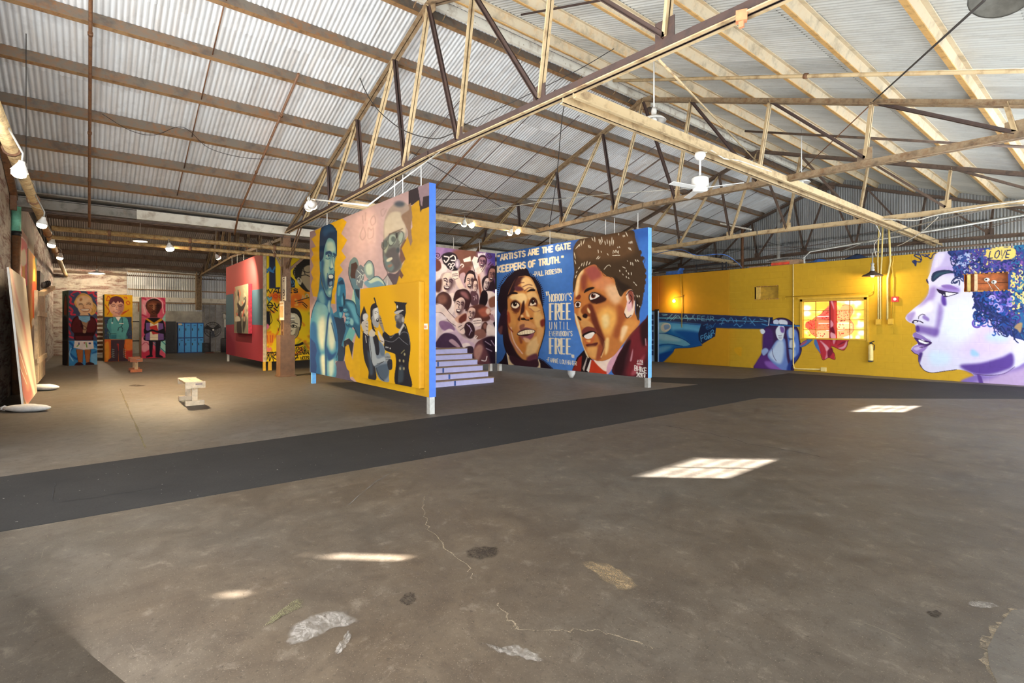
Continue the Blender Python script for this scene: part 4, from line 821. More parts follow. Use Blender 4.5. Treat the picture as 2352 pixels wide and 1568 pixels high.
def draw_totem(n):
    s = Sheet(*((134, 660, 232, 846, '3f4a6a'), (232, 668, 308, 836, 'd9a21c'), (318, 674, 390, 828, 'dd5a74'))[n])
    s.at(130, 600, 6.03)
    if n == 0:
        s.P('45506e', '160 390 590 390 590 1095 160 1095', sm=0)
        s.M('d03a50', 26, '165 480 200 520 190 570 240 600,170 630 220 680 200 730 260 740,230 430 300 410 330 440,420 410 470 440 520 420,500 410 520 470 580 500,560 560 580 620,530 700 580 740,170 790 210 830,175 860 200 900,165 960 190 1010,180 1040 230 1060,540 800 580 860,560 900 585 960,545 1010 580 1070,450 420 440 450')
        s.M('d03a50', 16, '165 690 210 700,240 480 200 460 240 430,550 450 585 430,560 520 540 540')
        s.P('e0b060', '255 600 260 530 300 470 360 440 420 455 480 500 505 570 540 600 555 660 530 720 480 745 430 700'); s.P('e8bd90', '270 570 300 500 380 475 450 500 495 560 495 640 470 700 400 735 340 730 300 670'); s.P('f0d0a4', '300 530 380 500 440 530 400 580 320 590', f=20); s.P('b87a50', '330 510 360 520 340 550 315 540', f=10); s.P('e8bd90', '330 720 430 720 450 748 320 748', sm=0)
        s.P('d9a860', '250 580 275 585 285 640 265 625'); s.M('b07a48', 6, '470 640 500 680 480 720,510 600 540 640 520 700,500 560 530 590,280 500 330 460 400 455'); s.M('4a2c28', 6, '305 605 335 595 365 608,410 600 440 590 475 603,310 590 340 582 360 592,415 580 450 575 475 590'); s.M('8a4a3c', 6, '375 610 365 640 395 645,330 665 380 660 455 662 440 690 390 695 345 680'); s.P('f8eee2', '340 666 400 664 450 664 420 680 360 680')
        s.P('3a1418', '200 900 215 820 260 765 330 757 460 757 530 790 560 880 550 960 510 1040 490 1092 260 1092 240 1000 205 960'); s.P('5a1f22', '210 900 250 800 320 770 340 900 380 985 300 1000 230 980', f=12); s.P('5a1f22', '430 800 520 800 550 900 500 990 420 980', f=12); s.P('301014', '250 985 510 985 515 1030 250 1035', sm=0); s.P('5a2024', '258 1035 500 1030 490 1092 262 1092', sm=0); s.P('a98464', '345 810 440 800 420 900 405 985 365 985 370 900'); s.P('7ab4d4', '302 757 465 757 465 810 410 850 350 830 310 800', sm=0); s.M('a8d4e8', 5, '310 775 380 790 460 775,315 800 390 815 460 795'); s.M('2a1014', 6, '330 900 370 890 410 920 390 950 340 900')
        s.P('3f8fc8', '160 1097 590 1097 590 1450 160 1450', sm=0); s.M('1f5fa8', 30, '180 1120 230 1180 180 1260 240 1330 300 1360,520 1130 570 1170,560 1250 500 1280'); s.M('8cc8e8', 16, '200 1200 180 1290 230 1380,520 1200 570 1230 540 1330'); s.P('7fc0e4', '470 1300 585 1280 585 1440 500 1440', f=16); s.P('f2e6da', '250 1100 505 1100 515 1210 380 1225 235 1195', sm=0); s.M('7aa83c', 14, '405 1120 420 1190,280 1180 310 1150'); s.E('3a3f7a', 460, 1135, 18, 12); s.E('c04040', 385, 1130, 10, 10); s.E('3a3f7a', 310, 1140, 9, 18)
        s.P('b06a38', '270 1215 365 1222 365 1400 300 1400', sm=0); s.P('b06a38', '385 1222 475 1218 455 1400 405 1400', sm=0); s.M('3a1a14', 5, '270 1215 300 1400,365 1225 362 1400,385 1225 407 1400,475 1215 455 1400'); s.P('3a1a1c', '250 1430 280 1400 330 1398 365 1420 360 1438 250 1442'); s.P('3a1a1c', '405 1410 450 1395 500 1405 520 1430 410 1435')
        s.at(0, 540, 3.733)      # left flank
        s.P('4f6a5c', '520 470 590 470 590 684 520 690', sm=0); s.P('2f3f3a', '540 684 545 560 560 500 575 540 580 684'); s.P('8a4a34', '550 680 552 580 562 520 572 580 572 684'); s.P('4a5a54', '520 686 590 684 586 908 522 908', sm=0); s.P('2b2a30', '540 700 575 720 580 860 560 905 535 860', f=6); s.P('8a6a48', '517 908 590 910 590 1122 517 1110', sm=0); s.P('3a3438', '530 910 580 910 575 1110 535 1110', f=6)
    elif n == 1:
        s.P('d9a21c', '640 450 1035 450 1035 768 640 768', sm=0); s.M('c04a24', 12, '690 540 715 480 745 530 690 545,670 600 700 640 730 690 700 740,900 740 1000 670,880 730 960 690,960 570 990 550 1015 580 990 600 965 575,930 490 950 510,960 490 975 520,760 470 800 460')
        s.P('5a2c34', '720 620 725 560 760 500 830 482 900 505 935 560 930 620 900 560 760 570'); s.P('d8a088', '728 620 745 570 800 545 880 555 925 580 930 660 890 730 840 755 790 740 740 690'); s.P('5a2c34', '735 590 760 520 900 520 930 590 890 560 870 580 850 550 820 580 790 555 760 590', f=2); s.P('b07a70', '870 600 930 600 925 680 880 740 850 745', f=14); s.P('f0c8b0', '800 620 830 640 840 680 810 670', f=10); s.M('4a2830', 7, '755 610 790 598 815 612,850 610 880 598 912 610,765 628 790 620 810 632,855 628 880 620 905 632'); s.M('8a4a50', 6, '830 630 822 665 850 672,785 690 830 705 895 688 860 715 810 712'); s.P('faf0ea', '795 694 830 705 888 692 850 706'); s.P('d09a84', '780 740 880 745 890 768 775 768', sm=0)
        s.P('33425c', '645 770 1040 770 1048 1080 650 1078', sm=0); curls(s, ['8a3a5a', '5a7a4a', '7a6a3a', '3a6a8a', '9a7a4a'], (650, 780, 1040, 1070), 70, 6, 14, 6, 21, a=.7)
        s.P('5aa0a0', '700 860 720 800 780 772 940 772 990 820 1005 900 970 1000 965 1078 745 1078 740 1000 705 930'); s.P('4a8a90', '700 860 740 800 760 960 745 1070 710 930', f=8); s.P('f0e4da', '815 772 890 772 855 830', sm=0); s.M('3a7a80', 8, '810 775 855 850 900 775'); s.M('1c2430', 8, '780 775 775 830 770 850,905 775 910 850 900 900 860 920 850 960,900 905 915 940 905 980'); s.E('d8e0dc', 770, 853, 10, 12); s.P('3a7a84', '755 1015 830 1015 830 1072 755 1072', sm=0); s.M('1c2430', 5, '745 1000 830 1005'); s.P('eae0dc', '865 855 930 855 930 868 865 868', sm=0); s.M('1c2a34', 6, '700 860 720 800 780 772,990 820 1005 900 970 1000 965 1078,745 1078 740 1000 705 930')
        s.P('d8622a', '655 1082 1055 1082 1055 1385 668 1395', sm=0); s.P('e89a34', '670 1150 720 1120 730 1330 680 1370', f=20); s.P('c83c34', '960 1250 1050 1230 1050 1380 980 1380', f=14); s.P('e8803a', '960 1090 1050 1100 1050 1220 960 1220', f=20); s.P('4a3840', '750 1085 945 1085 935 1190 925 1200 935 1330 990 1360 990 1385 860 1385 850 1150 845 1385 705 1390 720 1360 760 1330 755 1200', sm=0); s.P('d04038', '838 1140 862 1140 858 1240 846 1240', sm=0)
        for k in range(5): s.M('a8c8bc', 6, '765 %d 800 %d,925 %d 955 %d' % (1215 + k * 26, 1225 + k * 26, 1215 + k * 26, 1225 + k * 26))
        s.M('2a2028', 7, '755 1195 760 1330,935 1190 940 1330,850 1150 850 1385')
    else:
        s.P('dd5a74', '1160 490 1530 490 1530 1350 1160 1350', sm=0); s.P('ee9aa4', '1180 560 1260 520 1240 760 1190 740', f=30); s.M('f4c4c4', 12, '1260 540 1360 505 1460 560 1470 650,1200 600 1230 720,1470 640 1480 720'); s.M('c83a5c', 26, '1180 500 1240 530,1450 500 1510 560,1500 600 1500 700,1180 740 1250 770'); s.P('9ad0c4', '1525 690 1460 800 1525 860', sm=0); s.P('a8dccc', '1440 1060 1530 1060 1530 1300 1430 1200', sm=0); s.M('2f8a94', 12, '1330 1100 1530 1280,1430 1080 1530 1170,1340 1140 1440 1230,1480 1070 1530 1110'); s.P('d03a54', '1180 1240 1300 1180 1400 1280 1530 1340 1530 1350 1175 1350', f=10); s.P('f0a0ac', '1180 1060 1280 1060 1300 1200 1190 1250', f=20); s.M('c02a4a', 8, '1180 1160 1240 1120 1300 1200 1240 1260')
        s.E('2c1a1c', 1345, 615, 112, 100); s.P('6a3828', '1245 620 1260 560 1345 540 1430 560 1445 620 1430 690 1390 740 1345 755 1300 735 1260 690'); s.P('8a5238', '1270 590 1340 570 1400 600 1390 640 1290 640', f=16); s.P('3a1e1c', '1390 580 1440 600 1425 690 1380 735 1380 660', f=12); s.P('a87050', '1330 600 1352 600 1358 670 1330 675', f=6); s.M('1a0f10', 7, '1285 615 1320 608 1335 618,1365 618 1390 608 1425 616,1290 635 1312 628 1332 638,1370 638 1392 628 1415 636'); s.M('2a1414', 6, '1325 665 1345 680 1372 668,1315 700 1345 692 1380 702 1345 720 1315 700'); s.P('5a3028', '1300 735 1395 735 1400 775 1290 775', sm=0)
        s.P('1e1a22', '1215 960 1225 830 1270 785 1420 785 1480 830 1505 960 1490 1100 1220 1095 1225 1000'); s.P('7a5a9a', '1235 850 1300 850 1300 1090 1228 1090', sm=0); s.P('7a5a9a', '1410 850 1480 860 1490 1085 1405 1090', sm=0); s.P('efe0c0', '1295 850 1410 850 1405 1090 1293 1090', sm=0); s.P('d8952c', '1230 800 1260 790 1350 850 1440 790 1475 810 1350 880', sm=0); s.P('c83a38', '1285 905 1385 880 1420 1000 1330 1012', sm=0); s.P('1e1a22', '1212 930 1260 960 1320 940 1400 960 1490 930 1500 1000 1400 990 1320 970 1220 1005'); s.M('1e1a22', 7, '1225 1095 1490 1098,1235 850 1228 1090,1480 860 1490 1085')
        s.P('221c26', '1275 1100 1335 1100 1325 1290 1335 1320 1240 1335 1235 1320 1290 1290', sm=0); s.P('221c26', '1370 1100 1445 1100 1425 1290 1475 1320 1470 1335 1370 1330', sm=0)
    s.noise(.015, 9)
    return s

def draw_red_wall():
    s = Sheet(512, 572, 612, 838, 'bc4550')
    s.at(510, 570, 5.405)
    s.P('c65a58', '30 200 520 20 520 560 30 600', f=6); s.P('b8404e', '40 940 520 950 520 1440 40 1330', sm=0); s.P('a23c58', '40 950 160 950 160 1320 60 1310', f=50, a=.7)
    s.P('55788a', '40 580 142 565 150 945 40 950', sm=0); s.P('55788a', '340 525 520 498 520 955 340 945', sm=0)
    return s

def draw_profile_canvas():
    s = Sheet(533, 645, 578, 770, 'b9ab8a')
    s.at(510, 570, 5.405)
    for k in range(26):
        x = 145 + (k * 53) % 190; y = 470 + (k * 97) % 560
        s.L(('d86a58', 'cdbb92', 'e08a6a', '8f8a70', 'd9cfa8')[k % 5], 16, '%d %d %d %d %d %d' % (x, y, x + 14, y + 50, x - 8, y + 120), f=6)
    s.P('7f8270', '150 900 335 880 335 1060 160 1050', f=40, a=.8)
    s.P('3a3230', '195 520 210 560 215 640 205 680 240 720 280 670 285 640 298 600 292 690 260 770 230 800 235 900 245 1055 190 1050 185 900 200 780 190 700', f=2); s.P('d8c4a8', '188 600 200 590 205 650 195 680', f=3); s.P('d8d0b8', '180 845 215 850 230 890 215 905 160 905', f=3)
    s.P('3a322c', '262 840 275 805 290 850 295 930 280 1000 265 1050 255 960', f=3); s.P('b89a80', '265 850 285 850 285 900 268 905', f=4); s.M('2a2422', 7, '190 690 235 800 235 1050,275 640 290 600')
    return s

def draw_graffiti():
    s = Sheet(598, 572, 768, 838, 'e8c419')
    s.at(510, 570, 5.405)
    R = random.Random(8)
    s.P('e8901c', '620 540 1090 500 1090 760 840 720 620 640', f=50); s.P('d8621c', '600 570 720 560 730 640 640 640', f=14); s.P('d86a20', '850 600 960 560 1000 680 860 740', f=30)
    for k in range(60):
        x, y = R.uniform(520, 1380), R.uniform(540, 1250)
        s.L(('e07a1c', 'd8481c', 'c8a018', '9a7a2a', 'f0d85a', 'b84a2a', '7a8a2a')[k % 7], R.uniform(14, 34), [x, y, x + R.uniform(-60, 60), y + R.uniform(10, 90), x + R.uniform(-80, 80), y + R.uniform(40, 130)], f=18, a=.6)
    s.P('2b2f40', '585 85 660 85 668 500 585 500', sm=0, f=3); s.P('2b2f40', '660 485 720 480 720 505 660 510', sm=0); s.M('3a74a4', 20, '530 250 560 300 590 240 620 290 660 230,560 260 640 300')
    s.P('2b3040', '845 340 905 400 905 490 845 490', sm=0); s.M('4a7a9a', 10, '850 380 870 440,880 400 900 450 870 470')
    s.text('1c1a24', '#VALUES', 512, 510, 52, -1, 0, 48, 13, gap=.2, jit=.05); s.text('c83818', 'OO', 640, 575, 50, 3, 0, 40, 10, gap=.3)
    s.P('6aa0a0', '555 605 575 600 590 615 610 600 620 620 590 660 570 645', f=2); s.M('2a3a44', 5, '555 605 575 598 590 615 612 598 620 620 590 660 570 645 555 605')
    s.M('17141a', 13, '570 690 590 670 620 690 620 730 580 740 565 710 570 690,560 710 640 710,650 680 680 740 710 690,640 740 690 780,600 760 650 800,520 770 560 790 600 790'); s.P('1c181c', '545 800 585 790 600 880 590 960 560 930', f=3); s.P('2a2438', '515 880 545 870 560 940 540 1090 515 1090', f=4); s.P('d86a8a', '530 970 570 940 585 980 550 1010', f=4); s.M('17141a', 8, '600 800 620 900 590 950,690 890 720 940 700 1020')
    s.P('e8921c', '530 1070 650 1060 630 1180 540 1180', f=3); s.M('c85a2a', 14, '560 1080 570 1170,600 1080 600 1170,630 1080 620 1170'); s.P('e07a6a', '545 1240 560 1225 580 1240 600 1225 615 1245 580 1290')
    s.M('17141a', 11, '520 1290 520 1380,520 1290 545 1290,545 1300 550 1390 580 1320 590 1400 620 1330 640 1410,620 1300 680 1290 640 1350 690 1390,560 1290 620 1300'); s.text('1a171c', 'PROTECT', 525, 1290, 18, 0, 0, 44, 7, gap=.25, jit=.08)
    # two ink portraits
    s.P('2c261f', '880 310 900 240 960 170 1040 110 1090 80 1400 60 1400 500 1090 540 1020 520 960 460 930 400'); s.P('a89472', '1010 250 1090 210 1180 260 1180 480 1090 530 1010 440 980 380', f=4); s.P('c9b894', '930 390 950 360 985 390 980 450 950 440'); s.M('1a1614', 9, '985 340 1040 330 1090 350,1000 280 1060 300 1100 290,940 390 960 380 970 420,1010 250 1030 320')
    for k in range(40):
        a = R.uniform(2.6, 4.5); x, y = 1050 + 150 * math.cos(a), 300 + 190 * math.sin(a); s.E('8a7a62' if k % 2 else '1c1816', x, y, 7, 5, R.uniform(0, 90))
    s.P('2e2820', '830 800 840 750 900 740 960 780 990 860 985 960 965 1020 930 1000'); s.P('d6c8a2', '800 810 870 805 930 820 965 880 965 980 940 1080 890 1130 800 1120'); s.P('efe6c8', '830 830 900 830 900 880 830 890', f=10); s.M('1c1816', 9, '840 940 880 920 940 940,850 960 890 950 930 975 880 985 850 960,840 900 900 905,830 1010 850 1030 870 1020,840 1070 880 1080 910 1060,800 805 900 790 960 850,965 980 940 1080 890 1130,850 870 900 865'); s.E('1c1816', 885, 966, 14, 12); s.P('8a7c60', '920 990 960 980 940 1070 900 1100', f=10)
    s.P('17141a', '890 1200 960 1180 1000 1160 1010 1190 960 1210 900 1215', f=2); s.text('1a171c', 'VOICES', 900, 1225, 22, 0, 0, 40, 8, gap=.15, jit=.1); s.text('1a171c', 'ESSENTIAL', 896, 1275, 22, -1, 0, 46, 8, gap=.1, jit=.1); s.text('1a171c', 'WOOSLY', 975, 1345, 22, -2, 0, 44, 7, gap=.12, jit=.06); s.M('17141a', 12, '890 1330 940 1330 900 1390,890 1360 950 1360,900 1310 895 1400'); s.text('a8b4a0', 'AO', 985, 590, 40, -12, 0, 50, 7, gap=.2)
    s.M('17141a', 10, '905 660 980 640 1080 610,930 680 1000 670 1060 720,1000 690 1050 740')
    return s

def draw_lean_panel():
    s = Sheet(-70, 600, 90, 940, 'd8c8ae')
    s.at(0, 540, 3.733)
    cols = ['d9c7a8', 'c9a888', 'b89a86', 'd8b098', 'c08a7a', 'e0d0b4', 'a88f7c', 'cfa060', 'c4746a', 'd9bfae', 'b8a090']
    for k in range(44):
        u = (k * 37 % 44) / 44.0
        x = -250 + 330 * u
        s.L(cols[k % len(cols)], 26, [x, 240, x + 50, 480, x + 90 + (k % 5) * 8, 760, x + 160, 1000, x + 250, 1480], f=14, a=.8)
    s.P('c07a6e', '90 960 110 930 180 1000 240 1200 280 1330 230 1440 150 1250 100 1080', f=18); s.P('cf9a7c', '150 1010 180 1020 250 1250 230 1330', f=20); s.P('efe2c8', '10 330 60 420 150 700 260 1180 300 1340 285 1360 200 1050 90 640 20 430', f=10); s.M('f0e6d2', 5, '130 1020 190 1180 230 1280,170 1010 230 1200'); s.M('8a7468', 10, '100 940 110 1100 180 1330 220 1450', f=5); s.P('d8622a', '80 700 120 760 130 830 100 840', f=16, a=.6)
    return s

def draw_wall_painting(n):
    s = Sheet(*((40, 540, 74, 860, 'd8c4bc'), (64, 565, 96, 860, 'd9a050'))[n])
    s.at(0, 540, 3.733)
    if n == 0:
        s.P('c8303c', '165 20 240 110 245 430 215 440 170 470 168 200', f=6); s.P('e8a020', '190 250 215 260 210 540 190 550', f=6); s.P('efe0c0', '180 150 215 120 225 240 185 260', f=12); s.P('6a1f24', '215 430 250 430 250 540 220 555', sm=0); s.P('a82848', '195 560 240 550 265 900 265 1060 240 1065 215 900', f=4); s.M('f0e4dc', 6, '180 480 190 560 185 640 200 700,210 700 220 860 240 1000,190 360 180 440 195 480'); s.P('d84838', '180 570 205 560 205 640 190 640', f=4); s.M('4a1424', 6, '230 900 268 880,235 950 265 920')
    else:
        s.P('e89a28', '255 140 330 200 325 480 260 480', f=10); s.P('f4c840', '285 200 310 260 300 400 280 380', f=12); s.P('6a9a98', '300 190 330 210 325 300 312 280', f=8); s.P('c8541c', '270 420 310 420 312 700 300 860 285 720 275 560', f=8); s.P('7a2f1c', '300 600 315 700 318 920 308 900', f=5); s.E('d8cfc0', 286, 750, 16, 40); s.P('9a9088', '268 810 330 800 330 1090 280 1110', f=10)
    return s

def draw_window():
    s = Sheet(1838, 684, 1992, 782, 'f3b84a')
    s.at(1820, 670, 9.225)
    R = random.Random(3)
    for k in range(60):
        s.E(('fff6dc', 'f7cf74', 'e8a030', 'fde3a0')[k % 4], R.uniform(240, 1540), R.uniform(170, 980), R.uniform(20, 80), R.uniform(14, 50), 0, f=40, a=.8)
    for e in ((300, 340), (300, 460), (1380, 230), (1200, 220), (1480, 690), (1480, 870), (1180, 960), (600, 960)): s.E('fff8e8', e[0], e[1], 90, 50, 0, f=60)
    s.P('c9a030', '510 220 760 220 760 400 620 380 510 400', f=30)
    s.P('e86a44', '790 330 700 370 600 470 480 540 410 600 300 640 270 740 350 800 400 880 520 960 790 980')
    s.P('b04a40', '790 340 700 375 600 480 520 560 790 600', f=10, a=.8); s.P('f29a6a', '530 830 790 830 790 975 560 975', f=16); s.P('ee4a34', '300 640 520 610 520 780 380 790 290 740', f=14)
    s.P('f08a58', '930 340 990 370 1060 290 1130 270 1240 300 1290 410 1220 560 1290 680 1300 800 1240 900 1090 960 930 980'); s.P('f6b07a', '960 640 1200 640 1260 760 1100 780 960 780', f=14)
    s.P('f2784c', '1230 330 1280 390 1250 480 1225 540', f=6)
    for k in range(150):
        x, y = R.choice(((R.uniform(330, 780), R.uniform(560, 960)), (R.uniform(940, 1250), R.uniform(380, 930)), (R.uniform(620, 780), R.uniform(400, 600))))
        s.E(('7a1c1c', 'a82420', '5a1a18', 'd8301c')[k % 4], x, y, R.uniform(5, 17), R.uniform(5, 15), R.uniform(0, 90), f=2)
    s.M('7a2420', 8, '790 335 700 370 600 475 480 545 405 610,1060 290 1130 272 1240 300 1290 410 1220 560 1290 680 1300 800 1240 895,265 745 350 800 400 885 520 960')
    s.M('f8c8c0', 14, '530 525 770 520,560 668 780 668,955 668 1200 664,720 815 790 815,965 815 1110 800', f=4)
    return s

def draw_drape():
    s = Sheet(1900, 684, 1926, 782, 'b83434')
    s.at(1820, 670, 9.225)
    s.P('7a1f28', '770 250 805 200 810 980 790 980', f=6); s.P('d84a44', '880 250 950 350 950 980 890 980', f=10); s.P('dc8a94', '810 200 850 190 880 300 880 380 850 300', f=8); s.P('d88a98', '810 600 870 680 840 760 810 770', f=4); s.P('6a1428', '805 780 860 740 900 880 830 860', f=8); s.P('dc9aa4', '810 860 900 900 920 980 820 980', f=8)
    return s
# ------------------------------------------------------------------ the materials of the place
M = {}
M['paint'] = painted('mural paint', .72, 0, .18)
M['pane'] = painted('backlit painted glass', .3, 1.5)
M['steel'] = rusty('brown rusty steel', '9c8668', '7a5634', '463629', .55, 2.2)
M['steel_dark'] = rusty('dark steel and shaded members', '4c3b36', '5c3f2e', '332a2a', .4, 2.5)
M['steel_tan'] = rusty('tan steel and lit members', 'cdb48a', 'b98a54', '7a5a3c', .35, 2.0)
M['steel_grey'] = rusty('grey bare steel', '8d8880', '7a6450', '4d4640', .4, 2.5)
M['steel_dim'] = rusty('old brown black steel', '6e5a4c', '5a4438', '33302e', .5, 2.5)
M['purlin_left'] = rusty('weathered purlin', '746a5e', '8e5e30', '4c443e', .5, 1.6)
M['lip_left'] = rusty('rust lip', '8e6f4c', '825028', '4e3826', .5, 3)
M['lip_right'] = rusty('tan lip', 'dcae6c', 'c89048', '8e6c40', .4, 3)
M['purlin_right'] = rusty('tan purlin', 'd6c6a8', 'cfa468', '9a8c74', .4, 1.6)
M['rust_pipe'] = rusty('rust pipe', '7d5c42', '764828', '40302a', .6, 4)
M['steam'] = rusty('brown cream pipe paint', 'b39866', '7c5429', '4a3420', .6, 2.5)
M['yellow_pipe'] = rusty('yellow insulated pipe', 'cdb384', '9c6e3c', '5e4430', .5, 3)
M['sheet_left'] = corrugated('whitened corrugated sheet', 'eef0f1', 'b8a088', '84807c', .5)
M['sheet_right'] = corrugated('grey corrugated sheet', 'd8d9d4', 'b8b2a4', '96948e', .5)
M['sheet_far'] = corrugated('browned corrugated sheet', 'b9b0aa', '7c6458', '6e6864', .7)
M['sheet_gable'] = corrugated('dull gable sheet', 'b4b6b6', '8e8c88', '787878', .5)
M['white_steel'] = rusty('white painted steel', 'e2dccd', 'c9b493', '9a8468', .22, 2)
M['white'] = plain('white enamel', 'eceae4', .35, 0, .03)
M['galv'] = plain('galvanised pipe', 'b9b7b0', .4, .5, .1)
M['black'] = plain('black metal', '1e1d1e', .5, .2, .1)
M['dark'] = plain('dark void paint', '201d1b', .8)
M['wire'] = plain('dark cable', '332e2a', .7)
M['wire_white'] = plain('pale cable', 'd8d2c4', .6)
M['panel_blue'] = plain('blue panel edge', '3f6fd8', .5, 0, .06)
M['panel_sky'] = plain('light blue panel edge', '6ab0ea', .5, 0, .06)
M['panel_back'] = plain('bare panel board', 'b9a888', .8)
M['wood_pale'] = plain('pale pine', 'd3b58a', .6, 0, .12, 6)
M['wood_white'] = plain('whitewashed wood', 'cbb79a', .7, 0, .1, 10)
M['wood_orange'] = plain('varnished orange wood', 'b4642a', .4, 0, .15, 6)
M['cloth'] = plain('white sandbag cloth', 'dcdcdc', .8, 0, .05, 20)
M['lavender'] = plain('lavender paint', 'c3c0ea', .6, 0, .03)
M['tread'] = plain('plywood tread', '8a7058', .7)
M['locker'] = plain('bright blue locker', '48b0ff', .4, 0, .05)
M['locker_dark'] = plain('dark blue locker frame', '1d4a9a', .45)
M['charcoal'] = plain('charcoal cabinet', '2b2d33', .5)
M['teal'] = plain('teal pipe paint', '78c4aa', .5)
M['column'] = rusty('brown column steel', '7a5a3e', '664426', '40291c', .55, 3)
M['brown_box'] = plain('brown column guard', '6b4d33', .6, 0, .12, 5)
M['sign_cream'] = plain('cream sign', 'e6d6b8', .6, 0, .05)
M['sign_ink'] = plain('sign ink', '4a2a1c', .6)
M['red'] = plain('red plastic', 'c02c28', .4)
M['orange_red'] = plain('orange red box', 'd8482a', .6)
M['tarp'] = plain('blue tarpaulin', '3c68b0', .5, 0, .2, 8)
M['yellow_paint'] = plain('yellow wall paint', 'c99d27', .55, 0, .05)
M['niche_wood'] = plain('orange board in niche', 'b8622c', .6, 0, .2, 7)
M['stud'] = plain('pale stud', 'd6b890', .7)
M['bulb'] = glow('warm bulb', 'ffe2b0', 60)
M['bulb_soft'] = glow('lit shade lining', 'fff0d0', 9)
M['fabric_fan'] = plain('fan blade', '35343a', .5)
M['concrete_wall'] = plain('bare concrete', 'a09c92', .8, 0, .14, 2)
M['ply'] = plain('greyed boards', '8e8c8c', .8, 0, .18, 2.5)
M['glass_blue'] = plain('blue door face', '8fb4dc', .4, 0, .05)

def m_floor(name, c0, c1, c2, b0, b1):
    t = NT(name); v = t.coords('Object')
    a = t.noise(v, .35, 6, .6); b = t.noise(v, 2.2, 8, .7, .6); c = t.noise(v, 34, 8, .8); d = t.noise(v, 130, 3, .7); e = t.noise(v, 6.5, 8, .75, .4)
    col = t.ramp(b, [(.25, c0), (.5, c1), (.78, c2)])
    col = t.mix(t.ramp(a, [(.35, 0.0), (.65, 1.0)]), col, t.ramp(b, [(.3, b0), (.75, b1)]))
    col = t.mix(t.ramp(e, [(.36, .45), (.5, 0.0)]), col, '3a3027'); col = t.mix(t.ramp(e, [(.56, 0.0), (.75, .4)]), col, '8d8172')
    col = t.mix(t.ramp(c, [(.36, .6), (.44, 0.0)]), col, '2a231d')
    col = t.mix(t.ramp(d, [(.62, 0.0), (.74, .55)]), col, 'a2937c')
    vs2 = t.coords('Object', (3, 26, 1)); vs3 = t.coords('Object', (24, 4, 1))
    col = t.mix(t.ramp(t.noise(vs2, 1.0, 6, .8, 1.0), [(.64, 0.0), (.74, .35)]), col, '9a8d78')
    col = t.mix(t.ramp(t.noise(vs3, 1.0, 6, .8, 1.0), [(.66, 0.0), (.76, .3)]), col, '90836f')
    t.bump(c, .15, .003)
    r = t.ramp(b, [(.3, .5), (.7, .68)])
    m = t.out(col, .5, 0, .35); t.l(r, t.b.inputs['Roughness']); return m
def m_asphalt():
    t = NT('dark asphalt'); v = t.coords('Object')
    b = t.noise(v, 1.2, 7, .7); c = t.noise(v, 60, 4, .7); d = t.noise(v, 30, 2, .5)
    col = t.ramp(b, [(.3, '242322'), (.7, '2f2d2b')])
    col = t.mix(t.ramp(c, [(.3, .6), (.5, 0.0)]), col, '1c1a1b')
    col = t.mix(t.ramp(d, [(.74, 0.0), (.78, .8)]), col, 'a9a49c')
    t.bump(c, .2, .004); return t.out(col, .8, 0, .2)
def m_brick():
    t = NT('flaking whitewashed brick'); v = t.coords('Object')
    cb = t.n('ShaderNodeSeparateXYZ'); t.l(v, cb.inputs[0]); ad = t.n('ShaderNodeMath', _operation='ADD'); t.l(cb.outputs[0], ad.inputs[0]); t.l(cb.outputs[1], ad.inputs[1])
    cc = t.n('ShaderNodeCombineXYZ'); t.l(ad.outputs[0], cc.inputs[0]); t.l(cb.outputs[2], cc.inputs[1])
    br = t.n('ShaderNodeTexBrick', Scale=1.0, Mortar__Size=.008); br.inputs['Brick Width'].default_value = .215; br.inputs['Row Height'].default_value = .075
    br.inputs['Color1'].default_value = lin('86645a'); br.inputs['Color2'].default_value = lin('6e5048'); br.inputs['Mortar'].default_value = lin('8f8478')
    t.l(cc.outputs[0], br.inputs['Vector'])
    st = t.coords('Object', (.5, .5, 2.2))
    f = t.noise(st, 1.5, 8, .75, .8)
    col = t.mix(t.ramp(f, [(.46, 0.0), (.56, 1.0)]), t.mix(.0, '000000', '000000'), '000000')
    w = t.ramp(t.noise(v, 3, 5), [(.3, 'c6beb2'), (.7, 'a0978f')])
    col = t.mix(t.ramp(f, [(.47, 1.0), (.57, 0.0)]), br.outputs['Color'], w)
    t.bump(br.outputs['Fac'], -.35, .006)
    return t.out(col, .85)
def m_translucent(name, k):  # wall sheet that passes sunlight on as added fill for the hall
    t = NT(name); tr = t.n('ShaderNodeBsdfTranslucent'); tr.inputs['Color'].default_value = lin('dce6f0'); mx = t.n('ShaderNodeMixShader'); mx.inputs[0].default_value = k
    t.b.inputs['Base Color'].default_value = lin('d0d0cc'); t.l(t.b.outputs[0], mx.inputs[1]); t.l(tr.outputs[0], mx.inputs[2]); t.l(mx.outputs[0], t.t.nodes['Material Output'].inputs['Surface']); return t.m
M['translucent'] = m_translucent('weak light diffusing sheet', .13); M['translucent_strong'] = m_translucent('strong light diffusing sheet', .5); M['floor'] = m_floor('worn concrete', '4a4641', '58544e', '6b6660', '483f35', '625749'); M['floor_brown'] = m_floor('browned concrete', '3e3933', '4d473f', '5d564d', '41362b', '594c3c'); M['asphalt'] = m_asphalt(); M['brick'] = m_brick()

# ------------------------------------------------------------------ the hall
XC, XL, XR = -7.52, -15.45, 1.15            # ridge, column line, right wall
APEX, SLOPE = 6.87, .345
TY = (4.4, 10.25, 16.05, 21.85)             # roof trusses
ANG = math.atan(SLOPE); CA, SA = math.cos(ANG), math.sin(ANG)
Y0, Y1 = -1.25, 22.3
XF, XC2 = -33.2, -24.4                      # far wall, ridge of the second roof

